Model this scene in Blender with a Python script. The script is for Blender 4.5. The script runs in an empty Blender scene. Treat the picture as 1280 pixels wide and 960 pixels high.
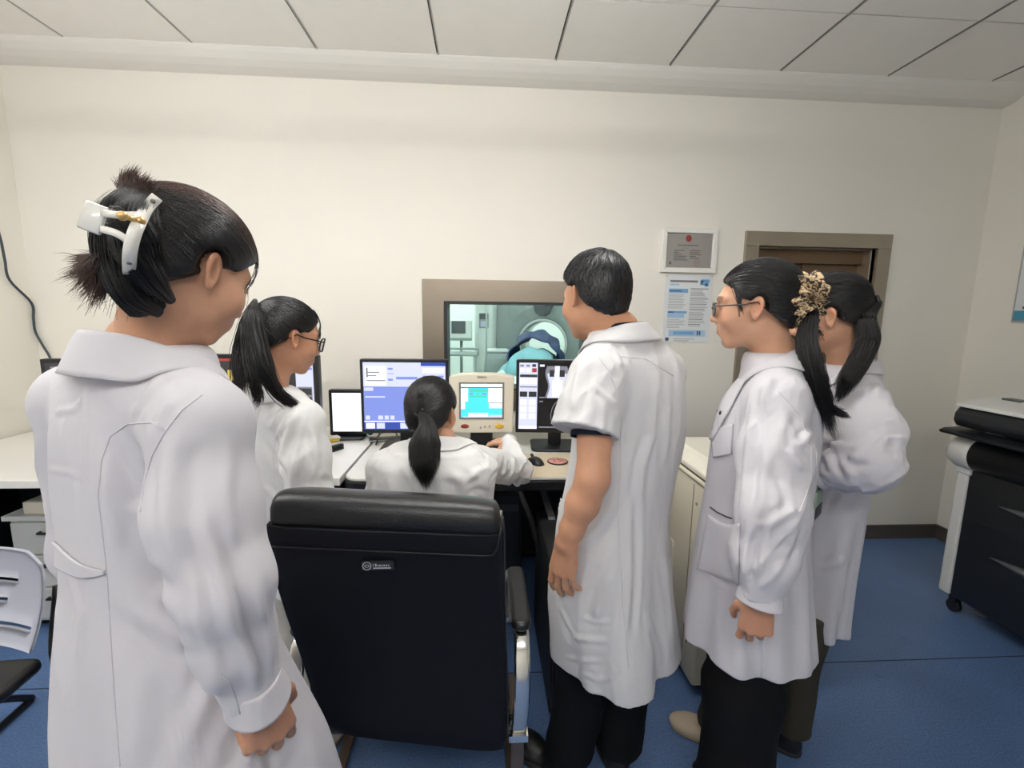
import bpy, math, random, os
import numpy as np
from mathutils import Vector, Matrix
from mathutils.bvhtree import BVHTree
rng = np.random.default_rng(7)
random.seed(7)
SC = bpy.context.scene
COL = SC.collection
PI = math.pi

# ------------------------------------------------------------------ camera
F = 575.0
YAW, PITCH, ROLL = [math.radians(v) for v in (3.52, 8.49, 0.8)]
CAM = np.array([0.0, 0.0, 1.53])
_fw = np.array([math.sin(YAW)*math.cos(PITCH), math.cos(YAW)*math.cos(PITCH), -math.sin(PITCH)])
_r0 = np.array([math.cos(YAW), -math.sin(YAW), 0.0])
_d0 = np.cross(_fw, _r0)
_rt = math.cos(ROLL)*_r0 - math.sin(ROLL)*_d0
_dn = math.sin(ROLL)*_r0 + math.cos(ROLL)*_d0
def ray(px, py): return _fw + _rt*(px-640)/F + _dn*(py-480)/F
def at(px, py, Y):
    d = ray(px, py); return CAM + d*(Y/d[1])
def atz(px, py, Z):
    d = ray(px, py); return CAM + d*((Z-CAM[2])/d[2])
def atx(px, py, X):
    d = ray(px, py); return CAM + d*(X/d[0])

# ------------------------------------------------------------------ scene graph
def link(o, parent=None):
    COL.objects.link(o)
    if parent is not None: o.parent = parent
    return o
def thing(name, label, cat, loc=(0, 0, 0), rotz=0.0, group=None):
    o = bpy.data.objects.new(name, None); link(o)
    o.empty_display_size = 0.05
    o.location = loc; o.rotation_euler = (0, 0, rotz)
    o['label'] = label; o['category'] = cat
    if group: o['group'] = group
    return o
def tag(o, label, cat, group=None):
    o['label'] = label; o['category'] = cat
    if group: o['group'] = group
    return o
def structure(o):
    o['kind'] = 'structure'; return o

# ------------------------------------------------------------------ mesh builder
class MB:
    def __init__(s): s.v = []; s.f = []; s.m = []; s.sm = []; s.mats = []; s.mi = 0; s.smooth = False
    def mat(s, m):
        if m not in s.mats: s.mats.append(m)
        s.mi = s.mats.index(m); return s
    def add(s, verts, faces, smooth=None):
        n = len(s.v); s.v += [tuple(map(float, p)) for p in verts]
        for f in faces:
            s.f.append(tuple(i+n for i in f)); s.m.append(s.mi); s.sm.append(s.smooth if smooth is None else smooth)
        return s
    def box(s, lo, hi, M=None):
        x0, y0, z0 = lo; x1, y1, z1 = hi
        v = [(x0,y0,z0),(x1,y0,z0),(x1,y1,z0),(x0,y1,z0),(x0,y0,z1),(x1,y0,z1),(x1,y1,z1),(x0,y1,z1)]
        if M is not None: v = [M @ Vector(p) for p in v]
        return s.add(v, [(0,3,2,1),(4,5,6,7),(0,1,5,4),(1,2,6,5),(2,3,7,6),(3,0,4,7)], False)
    def rbox(s, lo, hi, r=0.01, seg=3, M=None, axis=2):
        """box with rounded edges: rounded outline in the plane across AXIS, chamfered rims"""
        lo = list(lo); hi = list(hi)
        ax = [a for a in range(3) if a != axis]
        a, b = ax
        def ring(ins, c):
            pts = []
            rr = max(r-ins, 1e-4)
            for cx, cy, t0 in ((hi[a]-r, hi[b]-r, 0), (lo[a]+r, hi[b]-r, 90), (lo[a]+r, lo[b]+r, 180), (hi[a]-r, lo[b]+r, 270)):
                for k in range(seg+1):
                    t = math.radians(t0+90*k/seg)
                    p = [0, 0, 0]; p[a] = cx+rr*math.cos(t); p[b] = cy+rr*math.sin(t); p[axis] = c
                    pts.append(p)
            return pts
        e = min(r*0.6, (hi[axis]-lo[axis])*0.45)
        rings = []
        for k in range(seg+1):
            t = PI/2*k/seg; rings.append(ring(e*(1-math.sin(t)), lo[axis]+e*(1-math.cos(t))))
        for k in range(seg, -1, -1):
            t = PI/2*k/seg; rings.append(ring(e*(1-math.sin(t)), hi[axis]-e*(1-math.cos(t))))
        return s.loft(rings, caps=True, M=M, smooth=True)
    def loft(s, rings, caps=True, closed=True, M=None, smooth=True):
        n = len(rings[0]); v = [p for r in rings for p in r]
        if M is not None: v = [M @ Vector(p) for p in v]
        f = []
        for i in range(len(rings)-1):
            for j in range(n if closed else n-1):
                k = (j+1) % n
                f.append((i*n+j, i*n+k, (i+1)*n+k, (i+1)*n+j))
        s.add(v, f, smooth)
        if caps:
            b = len(s.v)-len(v)
            s.f.append(tuple(b+j for j in range(n-1, -1, -1))); s.m.append(s.mi); s.sm.append(False)
            s.f.append(tuple(b+(len(rings)-1)*n+j for j in range(n))); s.m.append(s.mi); s.sm.append(False)
        return s
    def tube(s, pts, r, n=8, caps=True, sx=None):
        """tube along a polyline; r a number or one radius per point"""
        P = [np.array(p, float) for p in pts]
        R = r if hasattr(r, '__len__') else [r]*len(P)
        rings = []; up = None
        for i, p in enumerate(P):
            t = P[min(i+1, len(P)-1)] - P[max(i-1, 0)]
            t /= (np.linalg.norm(t)+1e-12)
            if up is None:
                up = np.array([0, 0, 1.0]) if abs(t[2]) < .9 else np.array([1.0, 0, 0])
            u = up - t*(up@t); u /= np.linalg.norm(u)+1e-12; up = u
            w = np.cross(t, u)
            rings.append([p + R[i]*(u*math.cos(2*PI*k/n)*(sx or 1) + w*math.sin(2*PI*k/n)) for k in range(n)])
        return s.loft(rings, caps=caps)
    def cyl(s, a, b, r, n=20, r2=None): return s.tube([a, b], [r, r if r2 is None else r2], n)
    def lathe(s, prof, n=32, M=None, caps=True):
        return s.loft([[(r*math.cos(2*PI*k/n), r*math.sin(2*PI*k/n), z) for k in range(n)] for r, z in prof], caps=caps, M=M)
    def prism(s, outline, axis, c0, c1, M=None):
        """outline: 2-D points in the two other axes (in order); extruded between c0 and c1 on AXIS"""
        a, b = [k for k in range(3) if k != axis]
        def P(p, c):
            q = [0, 0, 0]; q[a] = p[0]; q[b] = p[1]; q[axis] = c; return q
        return s.loft([[P(p, c0) for p in outline], [P(p, c1) for p in outline]], M=M, smooth=False)
    def sphere(s, c, r, n=16, M=None):
        rr = r if hasattr(r, '__len__') else (r, r, r)
        rings = []
        for i in range(1, n):
            t = PI*i/n
            rings.append([(c[0]+rr[0]*math.sin(t)*math.cos(2*PI*k/(2*n)), c[1]+rr[1]*math.sin(t)*math.sin(2*PI*k/(2*n)), c[2]-rr[2]*math.cos(t)) for k in range(2*n)])
        return s.loft(rings, M=M)
    def build(s, name, m=None, parent=None, bevel=0, loc=None):
        me = bpy.data.meshes.new(name); me.from_pydata(s.v, [], s.f)
        mats = s.mats or [m]
        for k in mats: me.materials.append(k)
        me.polygons.foreach_set('material_index', s.m); me.polygons.foreach_set('use_smooth', s.sm)
        me.update()
        o = bpy.data.objects.new(name, me); link(o, parent)
        if loc is not None: o.location = loc
        if bevel:
            b = o.modifiers.new('bevel', 'BEVEL'); b.width = bevel; b.segments = 2; b.limit_method = 'ANGLE'; b.angle_limit = math.radians(40)
            b.harden_normals = False
        return o
def part(name, m, parent, fn, bevel=0):
    b = MB(); fn(b); return b.build(name, m, parent, bevel)
def RZ(a, t=(0, 0, 0)): return Matrix.Translation(Vector(t)) @ Matrix.Rotation(a, 4, 'Z')

# ------------------------------------------------------------------ materials
MATS = {}
def mat(name, col, rough=0.5, metal=0.0, emit=None, estr=1.0, noise=0.0, nscale=20.0, bump=0.0, bscale=200.0, spec=0.5, sss=0.0, coat=0.0, sheen=0.0):
    if name in MATS: return MATS[name]
    m = bpy.data.materials.new(name); m.use_nodes = True
    nt = m.node_tree; p = nt.nodes['Principled BSDF']
    p.inputs['Base Color'].default_value = (*col, 1); p.inputs['Roughness'].default_value = rough
    p.inputs['Metallic'].default_value = metal; p.inputs['Specular IOR Level'].default_value = spec
    if coat: p.inputs['Coat Weight'].default_value = coat; p.inputs['Coat Roughness'].default_value = 0.15
    if sheen: p.inputs['Sheen Weight'].default_value = sheen
    if sss:
        p.inputs['Subsurface Weight'].default_value = sss; p.inputs['Subsurface Radius'].default_value = (0.012, 0.005, 0.003); p.inputs['Subsurface Scale'].default_value = 0.6
    if emit is not None:
        p.inputs['Emission Color'].default_value = (*emit, 1); p.inputs['Emission Strength'].default_value = estr
    if noise or bump:
        tc = nt.nodes.new('ShaderNodeTexCoord')
    if noise:
        n = nt.nodes.new('ShaderNodeTexNoise'); n.inputs['Scale'].default_value = nscale; n.inputs['Detail'].default_value = 5
        nt.links.new(tc.outputs['Object'], n.inputs['Vector'])
        r = nt.nodes.new('ShaderNodeMapRange'); r.inputs['To Min'].default_value = 1-noise; r.inputs['To Max'].default_value = 1+noise
        nt.links.new(n.outputs['Fac'], r.inputs['Value'])
        mx = nt.nodes.new('ShaderNodeVectorMath'); mx.operation = 'SCALE'; mx.inputs[0].default_value = col
        nt.links.new(r.outputs[0], mx.inputs['Scale']); nt.links.new(mx.outputs[0], p.inputs['Base Color'])
    if bump:
        n2 = nt.nodes.new('ShaderNodeTexNoise'); n2.inputs['Scale'].default_value = bscale; n2.inputs['Detail'].default_value = 4
        nt.links.new(tc.outputs['Object'], n2.inputs['Vector'])
        b = nt.nodes.new('ShaderNodeBump'); b.inputs['Strength'].default_value = bump; b.inputs['Distance'].default_value = 0.002
        nt.links.new(n2.outputs['Fac'], b.inputs['Height']); nt.links.new(b.outputs[0], p.inputs['Normal'])
    MATS[name] = m
    return m
def hexc(r, g, b):
    return tuple(((c/255)/12.92 if c/255 <= 0.04045 else (((c/255)+0.055)/1.055)**2.4) for c in (r, g, b))

# ------------------------------------------------------------------ signed distance fields and surface nets
def V(*a): return np.array(a, np.float32)
def smin(a, b, k):
    if not np.isscalar(k) or k > 0:
        h = np.clip(0.5+0.5*(b-a)/k, 0, 1)
        return b*(1-h)+a*h - k*h*(1-h)
    return np.minimum(a, b)
def smax(a, b, k): return -smin(-a, -b, k)
def sd_cone(P, a, b, ra, rb):
    """capsule from a to b whose radius goes ra -> rb; also returns t along it"""
    a = np.asarray(a, np.float32); ab = np.asarray(b, np.float32)-a
    pa = P-a
    t = np.clip(pa@ab/(ab@ab), 0, 1)
    return np.linalg.norm(pa - t[:, None]*ab, axis=1) - (ra+(rb-ra)*t)
def sd_ell(P, c, r):
    q = (P-np.asarray(c, np.float32)); r = np.asarray(r, np.float32)
    k0 = np.linalg.norm(q/r, axis=1); k1 = np.linalg.norm(q/(r*r), axis=1)
    return k0*(k0-1)/(k1+1e-9)
def hash3(i, j, k):
    n = (i*73856093) ^ (j*19349663) ^ (k*83492791)
    n = (n ^ (n >> 13))*1274126177
    return ((n ^ (n >> 16)) & 0xffff).astype(np.float32)/65535.0
def vnoise(P):
    """smooth value noise in [-1,1]"""
    I = np.floor(P).astype(np.int64); f = (P-I).astype(np.float32); f = f*f*(3-2*f)
    r = 0
    for dx in (0, 1):
        wx = f[:, 0] if dx else 1-f[:, 0]
        for dy in (0, 1):
            wy = f[:, 1] if dy else 1-f[:, 1]
            for dz in (0, 1):
                wz = f[:, 2] if dz else 1-f[:, 2]
                r = r + wx*wy*wz*hash3(I[:, 0]+dx, I[:, 1]+dy, I[:, 2]+dz)
    return r*2-1
def nets(fn, lo, hi, h, B=8):
    """fn(points) -> distance; returns verts, quads of the zero surface on a grid of step h"""
    lo = np.array(lo, float); hi = np.array(hi, float)
    nb = np.ceil((hi-lo)/(h*B)).astype(int); n = nb*B+1
    g = [lo[a]+(np.arange(nb[a])+0.5)*h*B for a in range(3)]
    Cn = np.stack(np.meshgrid(*g, indexing='ij'), -1).reshape(-1, 3).astype(np.float32)
    dc = np.concatenate([fn(c) for c in np.array_split(Cn, max(1, len(Cn)//200000))])
    act = np.abs(dc) < h*B*1.35
    D = np.repeat(np.repeat(np.repeat(np.where(dc > 0, 1, -1).reshape(nb).astype(np.float32), B, 0), B, 1), B, 2)
    D = np.pad(D, ((0, 1),)*3, mode='edge')
    mask = np.zeros(n, bool)
    bi = np.argwhere(act.reshape(nb))
    for b in bi: mask[b[0]*B:b[0]*B+B+1, b[1]*B:b[1]*B+B+1, b[2]*B:b[2]*B+B+1] = True
    idx = np.argwhere(mask)
    vals = np.concatenate([fn((lo+c*h).astype(np.float32)) for c in np.array_split(idx, max(1, len(idx)//200000))])
    D[idx[:, 0], idx[:, 1], idx[:, 2]] = vals
    S = D < 0
    s8 = [S[i:n[0]-1+i, j:n[1]-1+j, k:n[2]-1+k] for i in (0, 1) for j in (0, 1) for k in (0, 1)]
    anyv = np.logical_or.reduce(s8); allv = np.logical_and.reduce(s8)
    cells = np.argwhere(anyv & ~allv)
    cid = np.full((n[0]-1, n[1]-1, n[2]-1), -1, np.int32)
    cid[cells[:, 0], cells[:, 1], cells[:, 2]] = np.arange(len(cells))
    acc = np.zeros((len(cells), 3)); cnt = np.zeros(len(cells))
    corners = [(i, j, k) for i in (0, 1) for j in (0, 1) for k in (0, 1)]
    cv = {c: D[cells[:, 0]+c[0], cells[:, 1]+c[1], cells[:, 2]+c[2]] for c in corners}
    for c in corners:
        for ax in range(3):
            if c[ax] == 0:
                e = list(c); e[ax] = 1; e = tuple(e)
                a, b = cv[c], cv[e]; m = (a < 0) != (b < 0)
                t = np.where(m, a/np.where(m, a-b, 1), 0)
                p = np.array(c, float)[None].repeat(len(cells), 0); p[:, ax] += t
                acc[m] += p[m]; cnt[m] += 1
    Vt = lo+(cells+acc/np.maximum(cnt, 1)[:, None])*h
    quads = []
    for ax in range(3):
        sl0 = [slice(None)]*3; sl1 = [slice(None)]*3
        sl0[ax] = slice(0, n[ax]-1); sl1[ax] = slice(1, n[ax])
        diff = S[tuple(sl0)] != S[tuple(sl1)]
        E = np.argwhere(diff)
        u, w = [a for a in range(3) if a != ax]
        ok = (E[:, u] > 0) & (E[:, w] > 0) & (E[:, u] < n[u]-1) & (E[:, w] < n[w]-1)
        E = E[ok]
        def cell(du, dw):
            e = E.copy(); e[:, u] -= du; e[:, w] -= dw
            return cid[e[:, 0], e[:, 1], e[:, 2]]
        q = np.stack([cell(1, 1), cell(0, 1), cell(0, 0), cell(1, 0)], 1)
        flip = S[E[:, 0], E[:, 1], E[:, 2]]
        if ax == 1: flip = ~flip
        q[~flip] = q[~flip][:, ::-1]
        quads.append(q)
    Q = np.concatenate(quads); Q = Q[(Q >= 0).all(1)]
    lab = np.arange(len(Vt))            # drop stray specks: keep the large connected pieces
    for _ in range(400):
        m = lab[Q].min(1); new = lab.copy()
        for k in range(4): np.minimum.at(new, Q[:, k], m)
        new = new[new]
        if (new == lab).all(): break
        lab = new
    cnt_ = np.bincount(lab, minlength=len(Vt)); keep = cnt_[lab] > max(60, .02*len(Vt))
    if not keep.all():
        mp = np.cumsum(keep)-1; Q = Q[keep[Q].all(1)]; Q = mp[Q]; Vt = Vt[keep]
    return Vt, Q
def np_mesh(name, Vt, Q, m=None, parent=None, smooth=True, attr=None, mi=None):
    me = bpy.data.meshes.new(name)
    me.vertices.add(len(Vt)); me.vertices.foreach_set('co', np.asarray(Vt, np.float32).ravel())
    k = Q.shape[1]
    me.loops.add(len(Q)*k); me.loops.foreach_set('vertex_index', Q.astype(np.int32).ravel())
    me.polygons.add(len(Q)); me.polygons.foreach_set('loop_start', np.arange(0, len(Q)*k, k, dtype=np.int32))
    me.update(calc_edges=True); me.validate()
    me.polygons.foreach_set('use_smooth', np.full(len(me.polygons), smooth))
    for x in (m if isinstance(m, (list, tuple)) else [m]):
        if x is not None: me.materials.append(x)
    if mi is not None and len(mi) == len(me.polygons): me.polygons.foreach_set('material_index', np.asarray(mi, np.int32))
    if attr:
        for an, av in attr.items():
            av = np.asarray(av, np.float32)
            if av.ndim == 1:
                a = me.attributes.new(an, 'FLOAT', 'POINT'); a.data.foreach_set('value', av)
            else:
                a = me.attributes.new(an, 'FLOAT_COLOR', 'POINT'); a.data.foreach_set('color', np.c_[av, np.ones(len(av))].astype(np.float32).ravel())
    me.update()
    o = bpy.data.objects.new(name, me); link(o, parent)
    return o
def join(parts):
    """[(V,Q)...] -> one (V,Q)"""
    Vs = []; Qs = []; n = 0
    for v, q in parts:
        Vs.append(v); Qs.append(q+n); n += len(v)
    return np.concatenate(Vs), np.concatenate(Qs)
def strands(paths, radii, n=3):
    """paths (S,K,3), radii (S,K) -> V,Q of thin tubes"""
    S, K, _ = paths.shape
    T = np.gradient(paths, axis=1); T /= np.linalg.norm(T, axis=2, keepdims=True)+1e-9
    ref = np.where(np.abs(T[..., 2:3]) < .9, np.array([0, 0, 1.0]), np.array([1.0, 0, 0]))
    U = np.cross(T, ref); U /= np.linalg.norm(U, axis=2, keepdims=True)+1e-9
    W = np.cross(T, U)
    rings = np.stack([paths+radii[..., None]*(U*math.cos(2*PI*k/n)+W*math.sin(2*PI*k/n)) for k in range(n)], 2)  # S,K,n,3
    Vt = rings.reshape(-1, 3)
    base = (np.arange(S)[:, None]*K+np.arange(K-1)[None])[..., None]*n
    k = np.arange(n); k2 = (k+1) % n
    Q = np.stack([base+k, base+k2, base+n+k2, base+n+k], -1).reshape(-1, 4)
    return Vt, Q
# ================================================================== the room
WY = 2.914; ZC = 2.925; XL = -2.66; XR = 3.23; YB = -2.4
M_wall = mat('wall_paint', hexc(240, 236, 226), 0.7, noise=0.025, nscale=2.5, bump=0.15, bscale=60)
M_rwall = M_wall
M_tile = mat('ceiling_tile', hexc(244, 241, 235), 0.6, noise=0.03, nscale=9)
M_grid = mat('ceiling_gap', hexc(58, 56, 54), 0.6)
M_cove = mat('cove_plaster', hexc(236, 233, 226), 0.6)
M_steel = mat('brushed_steel', hexc(150, 139, 125), 0.38, metal=0.85, noise=0.08, nscale=6)
M_steel2 = mat('steel_door_frame', hexc(168, 158, 142), 0.42, metal=0.75, noise=0.08, nscale=5)
M_bronze = mat('bronze_door', hexc(120, 98, 76), 0.4, metal=0.6, noise=0.08, nscale=3)
M_base = mat('baseboard_vinyl', hexc(86, 80, 72), 0.5, noise=0.08, nscale=8)
M_dark = mat('dark_gasket', hexc(40, 42, 44), 0.5)

def floor_mat():
    m = bpy.data.materials.new('blue_vinyl'); m.use_nodes = True; nt = m.node_tree; p = nt.nodes['Principled BSDF']
    tc = nt.nodes.new('ShaderNodeTexCoord')
    def noise(s, d, w=None):
        n = nt.nodes.new('ShaderNodeTexNoise'); n.inputs['Scale'].default_value = s; n.inputs['Detail'].default_value = d
        nt.links.new(tc.outputs['Object'], n.inputs['Vector']); return n
    n1 = noise(140, 3); n2 = noise(2.2, 5); n3 = noise(9, 6)
    r = nt.nodes.new('ShaderNodeValToRGB'); e = r.color_ramp.elements
    e[0].position = .3; e[0].color = (*hexc(78, 106, 152), 1); e[1].position = .72; e[1].color = (*hexc(104, 134, 180), 1)
    nt.links.new(n1.outputs['Fac'], r.inputs['Fac'])
    mx = nt.nodes.new('ShaderNodeMix'); mx.data_type = 'RGBA'; mx.blend_type = 'MULTIPLY'; mx.inputs['Factor'].default_value = 1
    mr = nt.nodes.new('ShaderNodeMapRange'); mr.inputs['From Min'].default_value = .3; mr.inputs['From Max'].default_value = .7; mr.inputs['To Min'].default_value = .82; mr.inputs['To Max'].default_value = 1.08
    nt.links.new(n2.outputs['Fac'], mr.inputs['Value'])
    nt.links.new(r.outputs['Color'], mx.inputs['A']); nt.links.new(mr.outputs[0], mx.inputs['B'])
    # scuff marks: dark smears with a shape of their own
    sc = nt.nodes.new('ShaderNodeMapRange'); sc.inputs['From Min'].default_value = .68; sc.inputs['From Max'].default_value = .76; sc.inputs['To Min'].default_value = 1; sc.inputs['To Max'].default_value = .72
    nt.links.new(n3.outputs['Fac'], sc.inputs['Value'])
    mx2 = nt.nodes.new('ShaderNodeMix'); mx2.data_type = 'RGBA'; mx2.blend_type = 'MULTIPLY'; mx2.inputs['Factor'].default_value = 1
    nt.links.new(mx.outputs['Result'], mx2.inputs['A']); nt.links.new(sc.outputs[0], mx2.inputs['B'])
    nt.links.new(mx2.outputs['Result'], p.inputs['Base Color'])
    p.inputs['Roughness'].default_value = .42
    b = nt.nodes.new('ShaderNodeBump'); b.inputs['Strength'].default_value = .12; b.inputs['Distance'].default_value = .001
    nt.links.new(n1.outputs['Fac'], b.inputs['Height']); nt.links.new(b.outputs[0], p.inputs['Normal'])
    return m
M_floor = floor_mat()
M_seam = mat('floor_seam', hexc(28, 42, 66), .6)

b = MB(); b.mat(M_floor); b.box((XL-.1, YB-.1, -.1), (XR+.1, WY+.1, 0))
b.mat(M_seam); b.box((XL, 1.776, 0), (XR, 1.781, .0006)); b.box((XL, -.2, 0), (XR, -.195, .0006))
structure(b.build('floor'))

# ceiling: one mesh of lay-in panels between dark gaps
b = MB(); b.mat(M_grid); b.box((XL-.1, YB-.1, ZC+.008), (XR+.1, WY+.1, ZC+.1)); b.mat(M_tile)
TX = [-2.19+.643*k for k in range(-1, 10)]
TY = [2.755, 2.252] + [2.252-.643*k for k in range(1, 8)]
for i in range(len(TX)-1):
    for j in range(len(TY)-1):
        x0, x1 = max(TX[i], XL)+.004, min(TX[i+1], XR)-.004
        y0, y1 = max(TY[j+1], YB)+.004, TY[j]-.004
        if x1-x0 < .03 or y1-y0 < .03: continue
        b.box((x0, y0, ZC), (x1, y1, ZC+.02))
M_alu = mat('grid_edge', hexc(170, 168, 164), .4)
b.mat(M_alu)
for x in TX:
    if XL < x < XR: b.box((x+.004, YB, ZC-.003), (x+.010, 2.755, ZC+.004))
structure(b.build('ceiling'))

# cove between ceiling and back wall
prof = [(WY+.02, ZC+.03), (2.752, ZC+.03), (2.752, ZC-.006), (2.768, ZC-.022), (2.80, ZC-.045), (2.84, ZC-.062), (2.885, ZC-.072), (WY+.02, ZC-.078)]
b = MB(); b.prism(prof, 0, XL, XR); structure(b.build('trim_1', M_cove))

# back wall with the two openings
WX0, WX1, WZ0, WZ1 = -.245, .66, 1.05, 1.613
DX0, DX1, DZ1 = 1.725, 2.515, 1.985
def wall_with_holes(b, y0, y1, x0, x1, z1, holes):
    xs = sorted({x0, x1, *[h[0] for h in holes], *[h[1] for h in holes]})
    for a, c in zip(xs[:-1], xs[1:]):
        zs = [(h[2], h[3]) for h in holes if h[0] <= a+1e-6 and h[1] >= c-1e-6]
        lo = 0
        for z0, z2 in sorted(zs):
            if z0 > lo: b.box((a, y0, lo), (c, y1, z0))
            lo = z2
        b.box((a, y0, lo), (c, y1, z1))
b = MB(); wall_with_holes(b, WY, WY+.2, XL-.1, XR+.1, 3.1, [(WX0, WX1, WZ0, WZ1), (DX0, DX1, 0, DZ1)])
structure(b.build('wall_back', M_wall))
b = MB(); b.box((XL-.1, YB, 0), (XL, WY, 3.1)); structure(b.build('wall_left', M_wall))
b = MB(); b.box((XR, YB, 0), (XR+.1, WY, 3.1)); structure(b.build('wall_right', M_rwall))
b = MB(); b.box((XL-.1, YB-.1, 0), (XR+.1, YB, 3.1)); structure(b.build('wall_front', M_wall))
b = MB()
for x0, x1 in ((XL, DX0-.09), (DX1+.09, XR)): b.box((x0, WY-.014, 0), (x1, WY, .1))
structure(b.build('baseboard_back', M_base))
b = MB(); b.box((XR-.014, YB, 0), (XR, WY-.014, .1)); structure(b.build('baseboard_right', M_base))
b = MB(); b.box((XL, YB, 0), (XL+.014, WY-.014, .1)); structure(b.build('baseboard_left', M_base))

# viewing window: wide mitred steel frame, black gasket, pane
w = thing('window_1', 'viewing window with wide brushed steel frame onto the scanner room', 'window', ((WX0+WX1)/2, WY, WZ0)); structure(w)
def fr(b, x0, x1, z0, z1, t, y0, y1, z0in=None):
    """mitred frame: outer rectangle minus inner, t wide"""
    o = [(x0, z0), (x1, z0), (x1, z1), (x0, z1)]; i = [(x0+t, z0+t), (x1-t, z0+t), (x1-t, z1-t), (x0+t, z1-t)]
    for k in range(4):
        q = [o[k], o[(k+1) % 4], i[(k+1) % 4], i[k]]
        # small gap at mitres
        b.prism(q, 1, y0, y1)
def local(o, parent):   # meshes drawn in world coordinates under an Empty with a location
    o.matrix_parent_inverse = parent.matrix_world.inverted() if False else Matrix.Translation(-parent.location)
b = MB(); fr(b, WX0-.137, WX1+.137, WZ0-.13, WZ1+.13, .132, WY-.018, WY+.0); o = b.build('window_frame', M_steel, w, bevel=.0015); local(o, w)
b = MB(); fr(b, WX0-.006, WX1+.006, WZ0-.006, WZ1+.006, .022, WY-.012, WY+.2); o = b.build('gasket', M_dark, w); local(o, w)
def glass_mat():
    m = bpy.data.materials.new('lead_glass'); m.use_nodes = True; nt = m.node_tree; nt.nodes.clear()
    out = nt.nodes.new('ShaderNodeOutputMaterial'); t = nt.nodes.new('ShaderNodeBsdfTransparent'); t.inputs[0].default_value = (.84, .925, .89, 1)
    g = nt.nodes.new('ShaderNodeBsdfGlossy'); g.inputs['Roughness'].default_value = .02; fz = nt.nodes.new('ShaderNodeFresnel'); fz.inputs[0].default_value = 1.5
    mx = nt.nodes.new('ShaderNodeMixShader'); nt.links.new(fz.outputs[0], mx.inputs[0]); nt.links.new(t.outputs[0], mx.inputs[1]); nt.links.new(g.outputs[0], mx.inputs[2])
    nt.links.new(mx.outputs[0], out.inputs[0]); return m
M_glass = glass_mat()
b = MB(); b.box((WX0, WY+.05, WZ0), (WX1, WY+.062, WZ1)); o = b.build('pane', M_glass, w); local(o, w)

# door: steel jambs round a recessed bronze double leaf
d = thing('door_1', 'bronze double leaf door recessed in a worn steel frame', 'door', ((DX0+DX1)/2, WY, 0)); structure(d)
b = MB()
b.box((DX0-.088, WY-.022, 0), (DX0, WY+.03, DZ1)); b.box((DX1, WY-.022, 0), (DX1+.088, WY+.03, DZ1)); b.box((DX0-.088, WY-.022, DZ1), (DX1+.088, WY+.03, DZ1+.088))
b.box((DX0-.01, WY+.03, 0), (DX0+.006, WY+.2, DZ1)); b.box((DX1-.006, WY+.03, 0), (DX1+.01, WY+.2, DZ1)); b.box((DX0, WY+.03, DZ1-.006), (DX1, WY+.2, DZ1+.01))
o = b.build('door_frame', M_steel2, d, bevel=.002); local(o, d)
b = MB(); b.box((DX0, WY+.09, DZ1-.09), (DX1, WY+.14, DZ1-.006)); o = b.build('lintel', M_bronze, d, bevel=.002); local(o, d)
for x0, x1 in ((DX0+.006, (DX0+DX1)/2-.003), ((DX0+DX1)/2+.003, DX1-.006)):
    b = MB(); b.box((x0, WY+.13, .005), (x1, WY+.17, DZ1-.09)); o = b.build('door_leaf', M_bronze, d, bevel=.002); local(o, d)
b = MB(); b.box((DX0, WY+.175, 0), (DX1, WY+.199, DZ1)); structure(b.build('wall_door_recess', M_dark))

# suspended tube lamps (out of frame overhead, they light the room)
M_lamp = mat('lamp_diffuser', (.9, .9, .9), .5, emit=(1.0, .99, .968), estr=25.0)
M_lframe = mat('lamp_frame', (.8, .8, .8), .4)
for i, (x, y) in enumerate([(-1.5, 1.3), (.2, 1.3), (-1.5, -.75), (.2, -.75)]):
    t = thing('ceiling_light', 'suspended twin tube lamp hanging from the tiled ceiling overhead', 'ceiling light', (x, y, ZC-.36), group='suspended tube lamps')
    b = MB(); b.prism([(-.05, .0), (.05, .0), (.03, .035), (-.03, .035)], 0, -.62, .62); b.build('lamp_body', M_lframe, t)
    for dx in (-.5, .5):
        b = MB(); b.cyl((dx, 0, .03), (dx, 0, .36), .006, 8); b.build('suspension_rod', M_lframe, t)
    for dy in (-.05, .05):
        b = MB(); b.cyl((-.6, dy, -.022), (.6, dy, -.022), .020, 14); b.build('tube', M_lamp, t)

# ---------------------------------------------------------------- scanner room
M_swall = mat('scan_wall', hexc(236, 240, 236), .7)
M_sfloor = mat('scan_floor', hexc(150, 160, 160), .5)
sy0, sy1, sx0, sx1 = WY+.2, 9.6, -2.9, 4.6
b = MB(); b.box((sx0, sy0, -.1), (sx1, sy1, 0)); structure(b.build('floor_scan_room', M_sfloor))
b = MB(); b.box((sx0, sy0, 2.9), (sx1, sy1, 3.0)); structure(b.build('ceiling_scan_room', M_swall))
b = MB(); b.box((sx0, sy1, 0), (sx1, sy1+.1, 2.9)); structure(b.build('wall_scan_room_back', M_swall))
b = MB(); b.box((sx0-.1, sy0, 0), (sx0, sy1, 2.9)); structure(b.build('wall_scan_room_left', M_swall))
b = MB(); b.box((sx1, sy0, 0), (sx1+.1, sy1, 2.9)); structure(b.build('wall_scan_room_right', M_swall))
M_lamp2 = mat('scan_lamp', (.9, .9, .9), .5, emit=(.95, 1.0, 1.0), estr=20.0)
for x, y in ((-.8, 5.0), (1.6, 5.0), (-.8, 8.2), (1.9, 8.6)):
    b = MB(); b.box((x-.45, y-.3, 2.87), (x+.45, y+.3, 2.8995)); tag(b.build('scan_room_light', M_lamp2), 'lit ceiling lamp in the scanner room beyond the window', 'ceiling light', 'scanner room lamps')

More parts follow.
